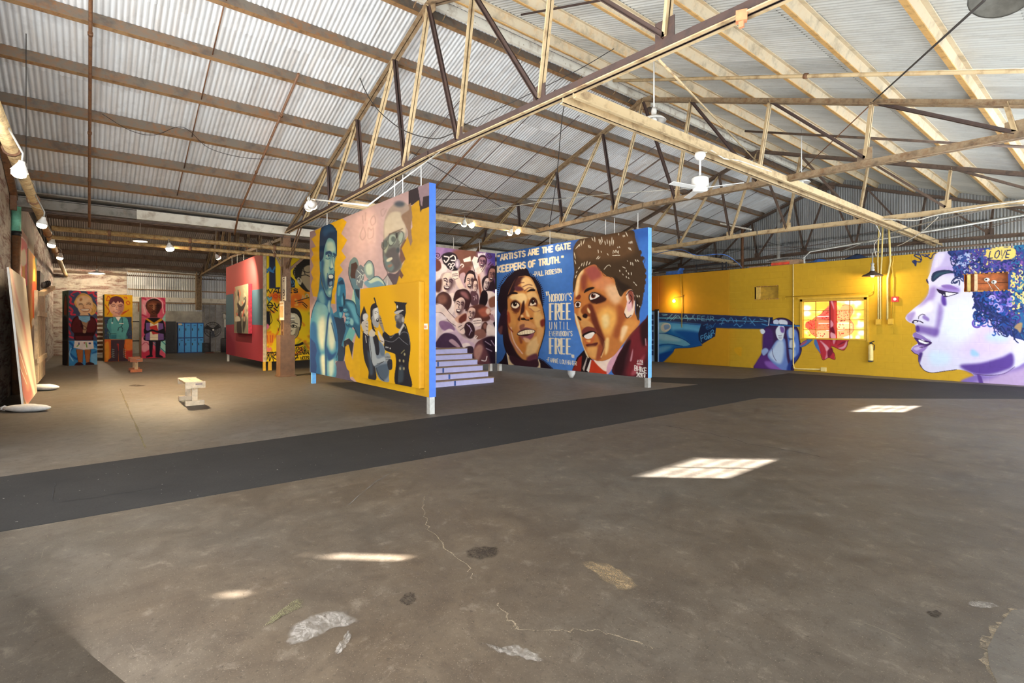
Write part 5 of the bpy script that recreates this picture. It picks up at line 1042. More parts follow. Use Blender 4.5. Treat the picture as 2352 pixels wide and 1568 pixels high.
fl = struct('floor', MB().span((XF, Y0, -.3), (XR, Y1, 0)), M['floor'])
apron = MB().span((-40, -60, -.35), (40, Y0, -.01)); struct('floor_outside', apron, plain('pale yard', '6c6960', .8))
def flat(name, pts, mat, z=.003, parent=fl, zb=-.02):
    p = [(q[0], q[1]) for q in pts]
    if sum(p[i][0] * p[(i + 1) % len(p)][1] - p[(i + 1) % len(p)][0] * p[i][1] for i in range(len(p))) < 0: p.reverse()
    return MB().prism(p, zb, z).build(name, mat, parent)
pz = lambda *a: [on_z(a[i], a[i + 1]) for i in range(0, len(a), 2)]
far = pz(1812, 857); low = pz(1745, 914, 2352, 916)
flat('asphalt_strip', [(-5.27, Y0), (-7.1, Y0), (-7.25, 4.0), far[0].xy, (XR, 17.7), (XR, 17.4), low[1].xy, low[0].xy, (-5.05, 3.5)], M['asphalt'])
flat('asphalt_strip', pz(1496, 866, 1742, 871, 1655, 885, 1496, 877), M['asphalt'], .004)

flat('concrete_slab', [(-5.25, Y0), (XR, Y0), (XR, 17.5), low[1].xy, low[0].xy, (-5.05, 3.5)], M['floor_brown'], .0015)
# worn spots, repairs, cracks and a painted sun patch of the floor, each with its own outline
def smear(name, c, soft=True):
    """A thin worn coat: the concrete shows through it in scratches and pits."""
    t = NT(name); v = t.coords('Object'); f = t.noise(t.coords('Object', (1, 2.2, 1)), 9, 8, .8, .8); g = t.noise(v, 70, 3, .7)
    al = t.n('ShaderNodeMath', _operation='MULTIPLY'); a1 = t.ramp(f, [(.38, .12), (.58, .95)]); a2 = t.ramp(g, [(.3, .3), (.55, 1.0)])
    t.l(a1, al.inputs[0]); t.l(a2, al.inputs[1]); cv = t.n('ShaderNodeAttribute'); cv.attribute_name = 'cover'; m2 = t.n('ShaderNodeMath', _operation='MULTIPLY'); t.l(al.outputs[0], m2.inputs[0]); t.l(cv.outputs['Fac'], m2.inputs[1]); t.l(m2.outputs[0] if soft else al.outputs[0], t.b.inputs['Alpha']); return t.out(c, .8, 0, .15)
def blot(name, px, col, jit=.03, z=.004, seed=1, n=5):
    r = random.Random(seed); P = smooth(np.array([on_z(px[i], px[i + 1]).xy for i in range(0, len(px), 2)]), True, n)
    P = P + np.array([[r.uniform(-jit, jit), r.uniform(-jit, jit)] for _ in P]) * 1.2; C = P.mean(0); k = len(P); mb = MB()
    if sum(P[i][0] * P[(i + 1) % k][1] - P[(i + 1) % k][0] * P[i][1] for i in range(k)) < 0: P = P[::-1]
    for f in (1.06, .86): mb.v += [(*(C + (p - C) * f), z) for p in P]
    mb.v.append((*C, z)); mb.f = [(i, (i + 1) % k, k + (i + 1) % k, k + i) for i in range(k)] + [(k + i, k + (i + 1) % k, 2 * k) for i in range(k)]; mb.sm = [False] * len(mb.f)
    ob = mb.build(name, col, fl); at = ob.data.attributes.new('cover', 'FLOAT', 'POINT'); at.data.foreach_set('value', [0.0] * k + [1.0] * (k + 1)); return ob
m_plaster = smear('plaster smear', '8f8880'); m_green = smear('greenish smear', '68634a'); m_stain = smear('dark stain', '3a322b'); m_sun_patch = smear('faint sun patch colour', '8a775c')
blot('plaster_smear', (662, 1480, 672, 1440, 720, 1415, 780, 1405, 815, 1430, 760, 1445, 730, 1462, 690, 1475), m_plaster, .008, seed=2)
blot('plaster_smear', (770, 1498, 785, 1470, 800, 1448, 803, 1465, 795, 1485, 780, 1500), m_plaster, .006, seed=3)
blot('plaster_smear', (1112, 1478, 1150, 1490, 1180, 1482, 1225, 1498, 1240, 1520, 1190, 1508, 1160, 1502, 1130, 1490), m_plaster, .008, seed=4)
blot('green_smear', (606, 1436, 640, 1405, 690, 1375, 692, 1395, 660, 1410, 630, 1430), m_green, .008, seed=5)
blot('dark_stain', (1070, 1272, 1090, 1258, 1130, 1256, 1146, 1264, 1130, 1280, 1095, 1285), m_stain, .012, seed=6)
blot('dark_stain', (920, 1380, 938, 1362, 955, 1368, 952, 1384, 935, 1392), m_stain, .008, seed=7)
blot('dark_stain', (2128, 1408, 2150, 1402, 2164, 1412, 2150, 1420), m_stain, .004, seed=8)
blot('dark_stain', (295, 886, 312, 883, 335, 886, 312, 888), m_stain, .01, seed=9)
blot('painted_sun_patch', (1335, 1292, 1400, 1298, 1450, 1330, 1445, 1360, 1400, 1340), m_sun_patch, .012, seed=10)  # faint patch of sunlight painted on as a tan coat
flat('grey_slab', pz(2420, 1396, 2325, 1402, 2305, 1425, 2288, 1450, 2268, 1490, 2272, 1530, 2290, 1568, 2320, 1640, 2520, 1640), M['floor'], .004)
blot('plaster_smear', (2222, 1388, 2250, 1382, 2294, 1392, 2260, 1398), m_plaster, .006, seed=12)
m_crack = plain('open crack', '3a322c', .9); m_crackl = smear('dusty crack', '8a7c68', False); m_joint = plain('slab joint', '5b554d', .9); m_line = smear('old yellow line', '857a58', False)
def crack(name, px, w, mat, jit=.02, seed=1, z=.003):
    r = random.Random(seed); P = smooth(np.array([on_z(px[i], px[i + 1]).xy for i in range(0, len(px), 2)]), False, 8)
    P[1:-1] += np.array([[r.uniform(-jit, jit), r.uniform(-jit, jit)] for _ in P[1:-1]])
    d = np.gradient(P, axis=0); n = np.stack([-d[:, 1], d[:, 0]], 1) / (np.hypot(d[:, 0], d[:, 1])[:, None] + 1e-9)
    ww = np.array([[w * r.uniform(.3, 1)] for _ in P]); mb = MB(); k = len(P)
    mb.add([(x, y, z) for x, y in P + n * ww] + [(x, y, z) for x, y in P - n * ww], [(i, i + 1, k + i + 1, k + i) for i in range(k - 1)])
    for i, f in enumerate(mb.f): mb.f[i] = tuple(reversed(f))
    return mb.build(name, mat, fl)
crack('crack', (1530, 978, 1580, 986, 1660, 1002, 1720, 1020, 1800, 1032, 1900, 1052), .012, m_crack, .03, 2)
crack('crack', (975, 1140, 975, 1185, 1000, 1235, 1060, 1290, 1085, 1330), .006, m_crackl, .02, 3)
crack('crack', (1145, 1385, 1175, 1430, 1200, 1445, 1310, 1448, 1380, 1450, 1500, 1490), .006, m_crackl, .015, 4)
crack('crack', (2330, 1398, 2300, 1440, 2270, 1480, 2275, 1520, 2290, 1568), .03, m_crackl, .015, 5)
crack('crack', (125, 1110, 122, 1150, 200, 1145, 420, 1110), .006, plain('asphalt crack', '1d1b1c', .9), .02, 6, .006)
crack('floor_joint', (0, 980, 300, 955, 620, 930), .012, m_joint, .006, 7)
crack('floor_joint', (800, 1160, 860, 1110, 920, 1072), .006, m_joint, .006, 8)
crack('yellow_line', (276, 893, 300, 950, 335, 1030), .018, m_line, .004, 9)

# roofs: sheets, each its own piece, laid in courses
def sheet_mesh(name, w, L, mat, waves=10, seg=6, amp=.011):
    mb = MB(); n = waves * seg
    for i in range(n + 1):
        x = -w / 2 + w * i / n; z = amp * math.cos(2 * math.pi * waves * i / n)
        mb.v += [(x, -L / 2, z), (x, L / 2, z)]
    mb.f = [(2 * i, 2 * i + 2, 2 * i + 3, 2 * i + 1) for i in range(n)]; mb.sm = [True] * n
    return mb.mesh(name, mat)
SW = .8
def basis(x, y, z, o):
    return Matrix(((x[0], y[0], z[0], o[0]), (x[1], y[1], z[1], o[1]), (x[2], y[2], z[2], o[2]), (0, 0, 0, 1)))
roof = setting('ceiling'); roof2 = setting('ceiling')
def roof_slope(par, xr, zr, side, length, ya, yb, mat, rows=4, gap=0.0):
    L = length / rows; me = sheet_mesh('roof_sheet', SW * 1.1, L + .12, mat, 11)
    for r in range(rows):
        for k in range(int(math.ceil((yb - ya) / SW))):
            s = gap + (r + .5) * L
            o = (xr + side * s * CA, ya + (k + .5) * SW, zr - s * SA)
            tl = .007
            yv = Vector((side * CA, 0, -SA)); xv = Vector((0, -side, 0)); zv = xv.cross(yv)
            yv = (yv - zv * (tl * 2 / L)).normalized()
            link_mesh('roof_sheet', me, par, basis(xv, yv, zv, Vector(o) + zv * ((k % 2) * .004)))
ZR = APEX + .3
roof_slope(roof, XC, ZR, -1, 8.55, Y0 - .36, Y1, M['sheet_left'], gap=.04)
roof_slope(roof, XC, ZR, 1, 9.35, Y0 - .36, Y1, M['sheet_right'], gap=.04)
roof_slope(roof2, XC2, ZR + .1, -1, 9.5, Y0 - .36, Y1, M['sheet_far'])
roof_slope(roof2, XC2, ZR + .1, 1, 9.3, Y0 - .36, Y1, M['sheet_far'])
def purlin(par, x, zc, side, ya, yb, mat, h=.19):
    yv = Vector((side * CA, 0, -SA)); n = Vector((side * SA, 0, CA))
    mb = MB(); c0, c1 = Vector((x, ya, zc)), Vector((x, yb, zc))
    mb.bar(c0, c1, .014, h, side=yv)
    o = n * (h / 2) + yv * .032
    mb.bar(c0 + o, c1 + o, .075, .013, side=yv)
    pb = mb.build('purlin', mat, par)
    o = yv * .032 - n * (h / 2)
    lb = MB().bar(c0 + o, c1 + o, .075, .013, side=yv)
    lb.build('purlin_lip', M['lip_left' if side < 0 else 'lip_right'] if par is roof else mat, pb)
    return pb
for side, mat in ((-1, M['purlin_left']), (1, M['purlin_right'])):
    for k in range(8):
        d = .3 + 1.12 * k
        if side < 0 and d > 8: continue
        purlin(roof, XC + side * d + side * .05, APEX - SLOPE * d + .17, side, Y0, Y1, mat)
for side in (-1, 1):
    for k in range(9):
        d = .4 + 1.05 * k
        purlin(roof2, XC2 + side * d, APEX + .1 - SLOPE * d + .17, side, Y0, Y1, M['steel_dim'])
# perforated ridge channels
for side in (-1, 1):
    mb = MB(); a, b = Vector((XC + side * .13, Y0, ZR - .16)), Vector((XC + side * .13, Y1, ZR - .16))
    mb.bar(a, b, .012, .16, side=(1, 0, 0)); mb.bar(a - Vector((0, 0, .08)), b - Vector((0, 0, .08)), .07, .012, side=(1, 0, 0), off=(side * .03, 0))
    rb = mb.build('ridge_channel', M['white_steel'], roof)
    pins = MB()
    for k in range(40): pins.bar((XC + side * .12, Y0 + .3 + k * .58, ZR - .2), (XC + side * .3, Y0 + .3 + k * .58, ZR - .3), .014, .014)
    pins.build('ridge_pins', M['steel'], rb)['kind'] = 'stuff'

# trusses of paired angles
def angle_pair(p0, p1, leg, t, gap, mat, name, par, mat2=None, leg2=None):
    """Two angles back to back across the truss plane: two upright legs and two outstanding legs."""
    p0, p1 = Vector(p0), Vector(p1); mb = MB(); y = Vector((0, 1, 0)); d = (p1 - p0).normalized(); n = d.cross(y)
    if n.z > 0: n = -n
    if abs(n.z) < .3 and n.x < 0: n = -n
    m2 = MB() if mat2 else mb; leg2 = leg2 or leg
    for q in (-1, 1):
        o = y * (q * (gap / 2 + t / 2)); mb.bar(p0 + o, p1 + o, t, leg, side=y)
        o = y * (q * (gap / 2 + leg2 / 2)) + n * (leg / 2 - t / 2); m2.bar(p0 + o, p1 + o, leg2, t, side=y)
    ob = mb.build(name, mat, par)
    if mat2: m2.build('outer_flange', mat2, ob)
    return ob
def truss(Y, label, xc=XC, half=7.93, apex=APEX, right=None, mats=None, zc=4.28, heel=4.15):
    mflange = M['steel_tan'] if mats is None else None
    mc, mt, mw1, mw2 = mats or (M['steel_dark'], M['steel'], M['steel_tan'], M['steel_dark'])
    right = right or half
    T = thing('roof_truss', label, 'roof truss', (xc, Y, zc))
    top = lambda d: Vector((xc + d, Y, apex - SLOPE * abs(d)))
    bz = lambda d: Vector((xc + d, Y, zc + .06 - (.17 * max(0, (abs(d) - 4.5)) / 3.4)))
    B = (.88, 2.72, 4.55, 6.4); U = (1.26, 2.96, 4.65, 6.3)
    for s, hf in ((-1, half), (1, right)):
        angle_pair(top(0), top(s * hf), .1, .011, .016, mt, 'rafter', T, None, .065)
        angle_pair(bz(s * .02), bz(s * (hf + .02)), .12, .012, .016, mc, 'bottom_chord', T, mflange, .06)
        nodes = [(B[0], 0), (B[0], U[0]), (B[1], U[0]), (B[1], U[1]), (B[2], U[1]), (B[2], U[2]), (B[3], U[2]), (B[3], U[3])]
        for k, (b, u) in enumerate(nodes):
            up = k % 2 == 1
            light = (s < 0) != up            # lit and shaded sides are coloured in by each member's lean
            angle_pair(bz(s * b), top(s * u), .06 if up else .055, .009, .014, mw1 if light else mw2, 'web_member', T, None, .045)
        for b in B:
            MB().box(bz(s * b) + Vector((0, 0, .07)), (.22, .012, .2)).build('gusset_plate', mc, T)
    MB().box(top(0) - Vector((0, 0, .1)), (.42, .012, .26)).build('gusset_plate', mt, T)
    return T
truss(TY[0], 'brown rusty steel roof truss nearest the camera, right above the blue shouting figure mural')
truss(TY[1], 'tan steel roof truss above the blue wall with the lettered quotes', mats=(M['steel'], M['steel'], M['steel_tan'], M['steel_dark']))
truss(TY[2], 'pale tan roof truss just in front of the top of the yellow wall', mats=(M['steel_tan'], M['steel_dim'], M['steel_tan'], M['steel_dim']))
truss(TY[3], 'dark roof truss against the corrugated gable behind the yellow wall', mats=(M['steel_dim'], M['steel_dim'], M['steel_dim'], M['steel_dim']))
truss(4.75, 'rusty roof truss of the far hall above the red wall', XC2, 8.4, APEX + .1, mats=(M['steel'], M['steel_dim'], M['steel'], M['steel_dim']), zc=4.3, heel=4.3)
# eave beam, pipes and rails along the column line
b = struct('trim_1', MB().span((XL - .02, .93, 4.05), (XL + .03, Y1, 4.28)).span((XL - .1, .93, 4.05), (XL + .08, Y1, 4.07)), M['white_steel'], (XL, .93, 4.05))
struct('trim_2', MB().span((XL - .02, Y0, 4.05), (XL + .03, .93, 4.26)).span((XL - .1, Y0, 4.05), (XL + .08, .93, 4.07)), M['steel_grey'], (XL, Y0, 4.05))
def pipe(name, label, pts, r, mat, group=None, n=8, parts=None):
    o = MB().tube(pts, r, n).build(name, mat, None, Vector(pts[0])); tag(o, label, 'pipe', group)
    if parts:
        for p, ax in parts: MB().tube([Vector(p) - Vector(ax) * .03, Vector(p) + Vector(ax) * .03], r * 1.35 if not isinstance(r, list) else r[0] * 1.35, 10).build('pipe_collar', M['rust_pipe'], o)
    return o
for z, dx in ((4.36, .1), (4.44, -.06)):
    pipe('eave_conduit', 'upper pale conduit along the eave beam above the columns' if z > 4.4 else 'lower pale conduit along the eave beam above the columns', [(XL + dx, Y0, z), (XL + dx, Y1, z)], .022, M['galv'])
for z, what in ((3.62, 'upper'), (3.42, 'lower')):
    pipe('steam_pipe', what + ' of two rusty yellow pipes running level below the eave beam', [(-15.2, -.6, z), (-15.2, 9.0, z)], .058 if z > 3.5 else .045, M['steam'], None, 10,
         [((-15.2, y, z), (0, 1, 0)) for y in (.4, 2.0, 4.0)])
pipe('insulated_pipe', 'thick yellow insulated pipe along the left wall carrying the clamp lamps', [(-4.5, -.78, 3.85), (-33.0, -.78, 3.85)], .075, M['yellow_pipe'], None, 12, [((x, -.78, 3.85), (1, 0, 0)) for x in (-9.6, -13.2, -15.6, -18, -22)])
rz = lambda x: APEX - SLOPE * abs(x - XC)
pipe('drop_pipe', 'rusty pipe with couplings climbing straight up under the left roof', [(-15.08, .04, 3.7), (-14.6, .04, rz(-14.6) + .0)] + [(x, .04, rz(x)) for x in (-12, -9, -7.7)], .025, M['rust_pipe'], None, 8, [((x, .04, rz(x)), (CA, 0, SA)) for x in (-10.2, -12.6, -14.2)])
pipe('roof_pipe', 'slim rusty pipe hung under the left roof, slanting above the red wall', [(-15.3, 3.03, 3.9), (-14.8, 3.03, rz(-14.8) + .02), (-9.9, 3.03, rz(-9.9) + .1)], .024, M['rust_pipe'], None, 8, [((x, 3.03, rz(x) + .05), (CA, 0, SA)) for x in (-11, -13, -14.5)])
pipe('roof_pipe', 'slim rusty pipe under the left roof between the first two trusses', [(-15.0, 7.4, rz(-15) + .02), (-9.6, 7.4, rz(-9.6) + .1)], .024, M['rust_pipe'])
pipe('roof_pipe', 'slim dark pipe slanting under the left roof between the second and third truss', [(-15.0, 13.2, rz(-15) + .02), (-9.0, 13.2, rz(-9) + .1)], .024, M['steel_dim'])
for x0, y in ((-7.0, 3.0), (-6.2, 5.3)):
    pipe('roof_pipe', 'thin dark rod crossing the right roof near the top of the picture' if y < 4 else 'thin dark rod crossing the right roof between two purlins', [(x0, y, rz(x0) - .02), (XR, y, rz(XR) - .02)], .016, M['steel_dark'])
pipe('sprinkler_pipe', 'tan sprinkler pipe under the right roof before the second truss', [(-6.9, 8.4, rz(-6.9) - .12), (XR, 8.4, rz(XR) - .12)], .03, M['steel_tan'], None, 8, [((-3.2, 8.4, rz(-3.2) - .12), (CA, 0, -SA))])
pipe('sprinkler_pipe', 'brown sprinkler pipe under the right roof behind the second truss', [(-6.2, 12.6, rz(-6.2) - .12), (-1.0, 12.6, rz(-1.0) - .12)], .026, M['steel_dim'])
for k in range(7):
    if k < 6:
        d = .35 + 1.12 * k
        MB().tube([(XC - d, 1.66, rz(XC - d) + .2), (XC - d - 1.1, 1.66, rz(XC - d - 1.1) + .14)], .011, 6).build('sag_rod', M['rust_pipe'], roof)
# girder along the hall under the chords
gx, gz = -4.3, 4.15
g = MB(); g.span((gx - .09, TY[0], gz), (gx - .08, Y1, gz + .15)); g.span((gx + .08, TY[0], gz), (gx + .09, Y1, gz + .15)); g.span((gx - .08, TY[0], gz + .1), (gx + .08, Y1, gz + .11)); g.span((gx - .13, TY[0], gz), (gx - .08, Y1, gz + .012)); g.span((gx + .08, TY[0], gz), (gx + .13, Y1, gz + .012))
tag(g.build('tie_girder', M['steel_tan'], None, (gx, TY[0], gz)), 'long tan steel girder running back under the truss chords, with the ceiling fan', 'girder')
g = MB(); x0 = -11.35; g.span((x0 - .08, TY[0], 4.16), (x0 - .065, Y1, 4.3)); g.span((x0 + .065, TY[0], 4.16), (x0 + .08, Y1, 4.3)); g.span((x0 - .07, TY[0], 4.25), (x0 + .07, Y1, 4.262))
tag(g.build('tie_girder', M['steel_tan'], None, (x0, TY[0], 4.16)), 'slim pale girder over the crowd mural, carrying two pairs of clamp lamps', 'girder')

# columns of the column line
def column(y, label, guard, x=XL):
    T = thing('steel_column', label, 'column', (x, y, 0))
    mb = MB()
    for q in (-1, 1):
        mb.span((x + q * .1 - .05, y - .1, 0), (x + q * .1 + .05, y - .085, 4.1)); mb.span((x + q * .1 - .05, y + .085, 0), (x + q * .1 + .05, y + .1, 4.1)); mb.span((x + q * .15 - .006, y - .09, 0), (x + q * .15 + .006, y + .09, 4.1))
    mb.build('post', M['column'], T)
    lb = MB()
    for k in range(9): lb.span((x - .06, y - .095, 1.3 + k * .31), (x + .06, y - .087, 1.36 + k * .31))
    lb.build('batten_plates', M['column'], T)
    for dx, dy in ((1.35, 0), (-1.8, 0)) + (((0, 1.2),) if guard else ()):
        a, c = Vector((x, y, 3.0)), Vector((x + dx, y + dy, 4.14))
        MB().bar(a, c, .012, .07, side=(0, 1, 0) if dy == 0 else (1, 0, 0), off=(-.03, 0)).bar(a, c, .012, .07, side=(0, 1, 0) if dy == 0 else (1, 0, 0), off=(.03, 0)).build('knee_brace', M['column'], T)
    if guard:
        MB().span((x - .2, y - .2, 0), (x + .2, y + .2, 1.19)).span((x - .23, y - .23, 0), (x + .23, y + .23, .04)).build('guard_box', M['brown_box'], T)
    return T
colm = column(TY[0] + .05, 'rusty latticed steel column with brown guard box and FIRE sign', True, on_y(656, 700, TY[0] + .05).x)
c1, c2 = on_y(648, 637, 4.33), on_y(656.5, 690, 4.33)
MB().span((c1.x, 4.325, c2.z), (c2.x, 4.34, c1.z)).build('fire_sign', M['sign_cream'], colm)
ink = MB()
for k, ch in enumerate('FIRE'):
    w, hh = (c2.x - c1.x) * .5, (c1.z - c2.z) / 4.6
    for st in FONT[ch]:
        for i in range(len(st) - 1):
            f = lambda q: Vector((c1.x + (c2.x - c1.x) * .27 + q[0] * w, 4.321, c1.z - .04 - k * (c1.z - c2.z) / 4.15 - q[1] * hh))
            ink.bar(f(st[i]), f(st[i + 1]), .004, .026, side=(0, 1, 0))
ink.build('sign_lettering', M['sign_ink'], colm)
d1, d2 = on_y(642.5, 692, 4.33), on_y(652, 735, 4.33)
MB().span((d1.x, 4.325, d2.z), (d2.x, 4.34, d1.z)).build('notice_board', M['sign_cream'], colm)
MB().span((d1.x + .03, 4.318, d2.z + .08), (d2.x - .03, 4.326, d1.z - .14)).span((d1.x + .03, 4.318, d1.z - .09), (d2.x - .03, 4.326, d1.z - .05)).build('notice_print', plain('faded print', 'c9a06a', .6), colm)
column(TY[1], 'steel column hidden behind the blue quote wall', False); column(TY[2], 'steel column behind the blue quote wall, farther back', False)
fc = thing('steel_column', 'rusty steel column with bracing against the far corrugated wall', 'column', (XF + .25, 4.75, 0))
MB().span((XF + .1, 4.62, 2.3), (XF + .4, 4.66, 4.4)).span((XF + .1, 4.84, 2.3), (XF + .4, 4.88, 4.4)).span((XF + .23, 4.64, 2.3), (XF + .27, 4.86, 4.4)).build('post', M['steel'], fc)
MB().bar((XF + .3, 4.75, 3.0), (XF + 1.4, 4.75, 4.4), .06, .06).build('knee_brace', M['steel'], fc)

# enclosing walls
wl = struct('wall_left', MB().span((XF - .3, Y0 - .3, 0), (-8.6, Y0, 4.6)), M['brick'])
gp = [(XF - .3, 0), (-8.6, 0), (-8.6, APEX + .3 - SLOPE * 1.08), (XL - .25, 4.35), (XC2, APEX + .4), (XF - .3, 4.35)]
gb = MB().prism(gp, 0, 1, lambda x, y, z: (x, Y0 - .34 + .03 * z, y)); struct('wall_outer', gb, M['dark'], (-20, Y0 - .34, 0))
struct('trim_5', MB().span((XL - .75, Y0 - .3, 4.34), (XL + .25, Y1, 4.37)).span((XL - .5, Y0, 4.28), (XL - .02, Y1, 4.3)), M['steel_grey'], (XL, Y0, 4.3))
struct('trim_3', MB().span((-21, Y0, 2.75), (-15.6, Y0 + .03, 4.4)), M['concrete_wall'], (-21, Y0, 2.75))
struct('trim_4', MB().bar((-9.5, Y0 + .06, 5.9), (-15.2, Y0 + .06, 4.2), .1, .12).bar((-15.0, Y0 + .06, 4.2), (-15.0, Y0 + .06, 3.9), .1, .1), M['rust_pipe'], (-15, Y0 + .06, 4.2))
wf = setting('wall_far', (XF, 0, 0))
MB().span((XF - .3, Y0, 0), (XF, 1.62, 4.75)).build('brick_wall', M['brick'], wf)
MB().span((XF - .3, 1.62, 0), (XF, Y1, 2.25)).build('concrete_base', M['concrete_wall'], wf)
MB().span((XF - .32, 1.62, 2.2), (XF - .2, Y1, 4.9)).build('sheathing', M['dark'], wf)
MB().span((XF, 4.95, 0), (XF + .05, 6.6, 2.62)).build('board_panel', M['ply'], wf)
for y in (5.05, 5.32, 5.6, 5.98, 6.3): MB().span((XF + .05, y - .02, 0), (XF + .09, y + .02, 2.62)).build('batten', M['steel_grey'], wf)
for y0, y1, z0, z1, m in ((1.62, 11.5, 4.2, 4.28, 'steel'), (1.62, 11.5, 3.3, 3.36, 'steel'), (1.62, 11.5, 2.62, 2.68, 'steel'), (1.62, 11.5, 2.7, 2.95, 'white_steel')):
    MB().span((XF, y0, z0), (XF + .1, y1, z1)).build('girt', M[m], wf)
mw2 = sheet_mesh('wall_sheet', SW * 1.1, 1.35, corrugated('pale wall sheet', 'd4d8dc', '9a948c', '9a9a98', .5), 11, amp=.012)
for k in range(12):
    for r in range(2):
        link_mesh('corrugated_sheet', mw2, wf, basis((0, 1, 0), (0, 0, 1), (1, 0, 0), (XF + .02 + .004 * (k % 2), 1.62 + (k + .5) * SW, 2.9 + r * 1.3)))
pipe('wall_conduit', 'long conduit across the far brick and corrugated walls', [(XF + .3, Y0, 4.42), (XF + .3, 11, 4.1)], .04, M['galv'])
# gable end behind the yellow wall
ge = setting('wall_end', (XC, Y1, 0))
MB().span((XL - .4, Y1 + .1, 0), (XR + .2, Y1 + .2, 8)).span((XF - .3, Y1 + .1, 4.0), (XL - .4, Y1 + .2, 8)).build('backing', M['dark'], ge)
mg = sheet_mesh('gable_sheet', SW * 1.1, 2.6, M['sheet_gable'], 11, amp=.013)
for k in range(22):
    for r in range(2):
        link_mesh('corrugated_sheet', mg, ge, basis((1, 0, 0), (0, 0, 1), (0, -1, 0), (XL - .4 + (k + .5) * SW, Y1 + .02 + .004 * (k % 2), 3.6 + r * 2.5)))
# unseen right wall with high windows; its translucency is added to brighten the hall
wr = setting('wall_right', (XR, 0, 0))
WY = (9.32, 15.27); zs = 3.13; zh = .5
def wall_pieces(y0, y1, holes, name='wall_panel', mat='translucent'):
    """A plain wall along y with real openings (y, width, z0, z1)."""
    mb = MB(); ys = sorted({y0, y1} | {h[0] - h[1] / 2 for h in holes} | {h[0] + h[1] / 2 for h in holes})
    for a, c in zip(ys[:-1], ys[1:]):
        hs = [h for h in holes if h[0] - h[1] / 2 <= a + 1e-6 and h[0] + h[1] / 2 >= c - 1e-6]
        z = 0.0
        for h in sorted(hs, key=lambda h: h[2]):
            mb.add([(XR, a, z), (XR, c, z), (XR, c, h[2]), (XR, a, h[2])], [(0, 1, 2, 3)]); z = h[3]
        mb.add([(XR, a, z), (XR, c, z), (XR, c, 4.3), (XR, a, 4.3)], [(0, 1, 2, 3)])
    return mb.build(name, M[mat], wr)
slit = [(5.99, .1, 3.5, 3.78), (5.99, .08, 3.86, 3.92), (5.26, .08, 3.64, 3.7)]
wall_pieces(Y0 - .3, 8.0, slit); wall_pieces(8.0, Y1, [(y, 1.14, zs, zs + zh) for y in WY], 'wall_panel', 'translucent_strong')
for i, y in enumerate(WY):
    w = MB()
    for k in range(5): w.span((XR + .02, y - .57, zs + k * zh / 4 - .009), (XR + .03, y + .57, zs + k * zh / 4 + .009))
    for k in (-1, 0, 1): w.span((XR + .02, y + k * .56 - .02, zs), (XR + .03, y + k * .56 + .02, zs + zh))
    struct('window_%d' % (i + 2), w, M['white_steel'], (XR, y, zs))
# ------------------------------------------------------------------ free standing painted walls
def display_wall(label, draw, lo, hi, z0, z1, face, thick, edge_mat, legs, hang, nu, nv, zc, name='display_wall', group=None, gain=1.0):
    """A hung panel wall. lo, hi: its ends along the painted face; face 'y' (seen from -y) or 'x' (seen from +x)."""
    if face == 'y':
        W = lambda t, d, z: Vector((t, lo[1] + d, z)); a, b = lo[0], hi[0]
    else:
        W = lambda t, d, z: Vector((lo[0] - d, t, z)); a, b = lo[1], hi[1]
    T = thing(name, label, 'painted wall', W((a + b) / 2, thick / 2, 0), group)
    box = lambda t0, t1, d0, d1, za, zb: MB().span(*[Vector(map(f, *[W(t0, d0, za), W(t1, d1, zb)])) for f in (min, max)])
    box(a + .02, b - .02, .004, thick - .004, z0, z1).build('panel', M['panel_back'], T)
    for t0, t1 in ((a, a + .02), (b - .02, b)):
        box(t0, t1, 0, thick, z0, z1).build('edge_board', edge_mat, T)
    for t, m in legs:
        box(t - .05, t + .05, .015, thick - .015, 0, z0).build('leg', m, T)
    for t in hang:
        MB().tube([W(t, thick / 2, z1), W(t, thick / 2, zc)], .009, 6).build('hanger_rod', M['white'], T)
    eps = -.003
    cs = [W(a + .001, eps, z1), W(b - .001, eps, z1), W(b - .001, eps, z0), W(a + .001, eps, z0)]
    canvas('mural', draw, cs, nu, nv, M['paint'], T, gain=gain)
    return T
ZW0, ZW1 = .285, 3.865
xs = [on_y(x, 700, 4.4).x for x in (712, 986)]
wallA = display_wall('tall yellow and pink mural wall with blue shouting bare chested figure', draw_blue_boxer(), (xs[0], 4.4), (xs[1], 4.4), ZW0, ZW1, 'y', .125, M['panel_blue'],
    [(xs[0] + .08, M['panel_sky']), (xs[1] - .06, M['galv'])], [on_y(x, 420, 4.46).x for x in (751, 906, 925, 967)], 280, 470, 4.24, gain=.85)
xb = [on_y(x, 700, 10.25).x for x in (1141, 1488.5)]
wallB = display_wall('bright blue mural wall with two large heads and lettered quotes', draw_gate_keepers(), (xb[0], 10.25), (xb[1], 10.25), .235, 3.8, 'y', .14, M['panel_sky'],
    [(xb[0] + .06, M['white']), (xb[1] - .06, M['galv'])], [on_y(x, 520, 10.3).x for x in (1262, 1390, 1410, 1464)], 350, 350, 4.2)
wallC = display_wall('mauve and brown mural wall painted with a laughing crowd', draw_crowd(), (xb[0] - .02, on_x(980, 600, xb[0]).y), (xb[0] - .02, 10.2), .24, 3.8, 'x', .12, M['panel_back'],
    [(10.05, M['white'])], [on_x(x, 520, xb[0]).y for x in (1045, 1105)], 165, 290, 4.16)
xr = [on_y(x, 700, 4.4).x for x in (519.5, 604)]
wallD = display_wall('red mural wall with two slate blue side blocks', draw_red_wall(), (xr[0], 4.4), (xr[1], 4.4), .29, 3.83, 'y', .1, M['panel_back'],
    [(xr[0] + .12, M['white']), (xr[1] - .05, M['yellow_paint'])], [on_y(x, 560, 4.45).x for x in (533, 545, 560, 590)], 90, 270, 4.2, gain=.84)
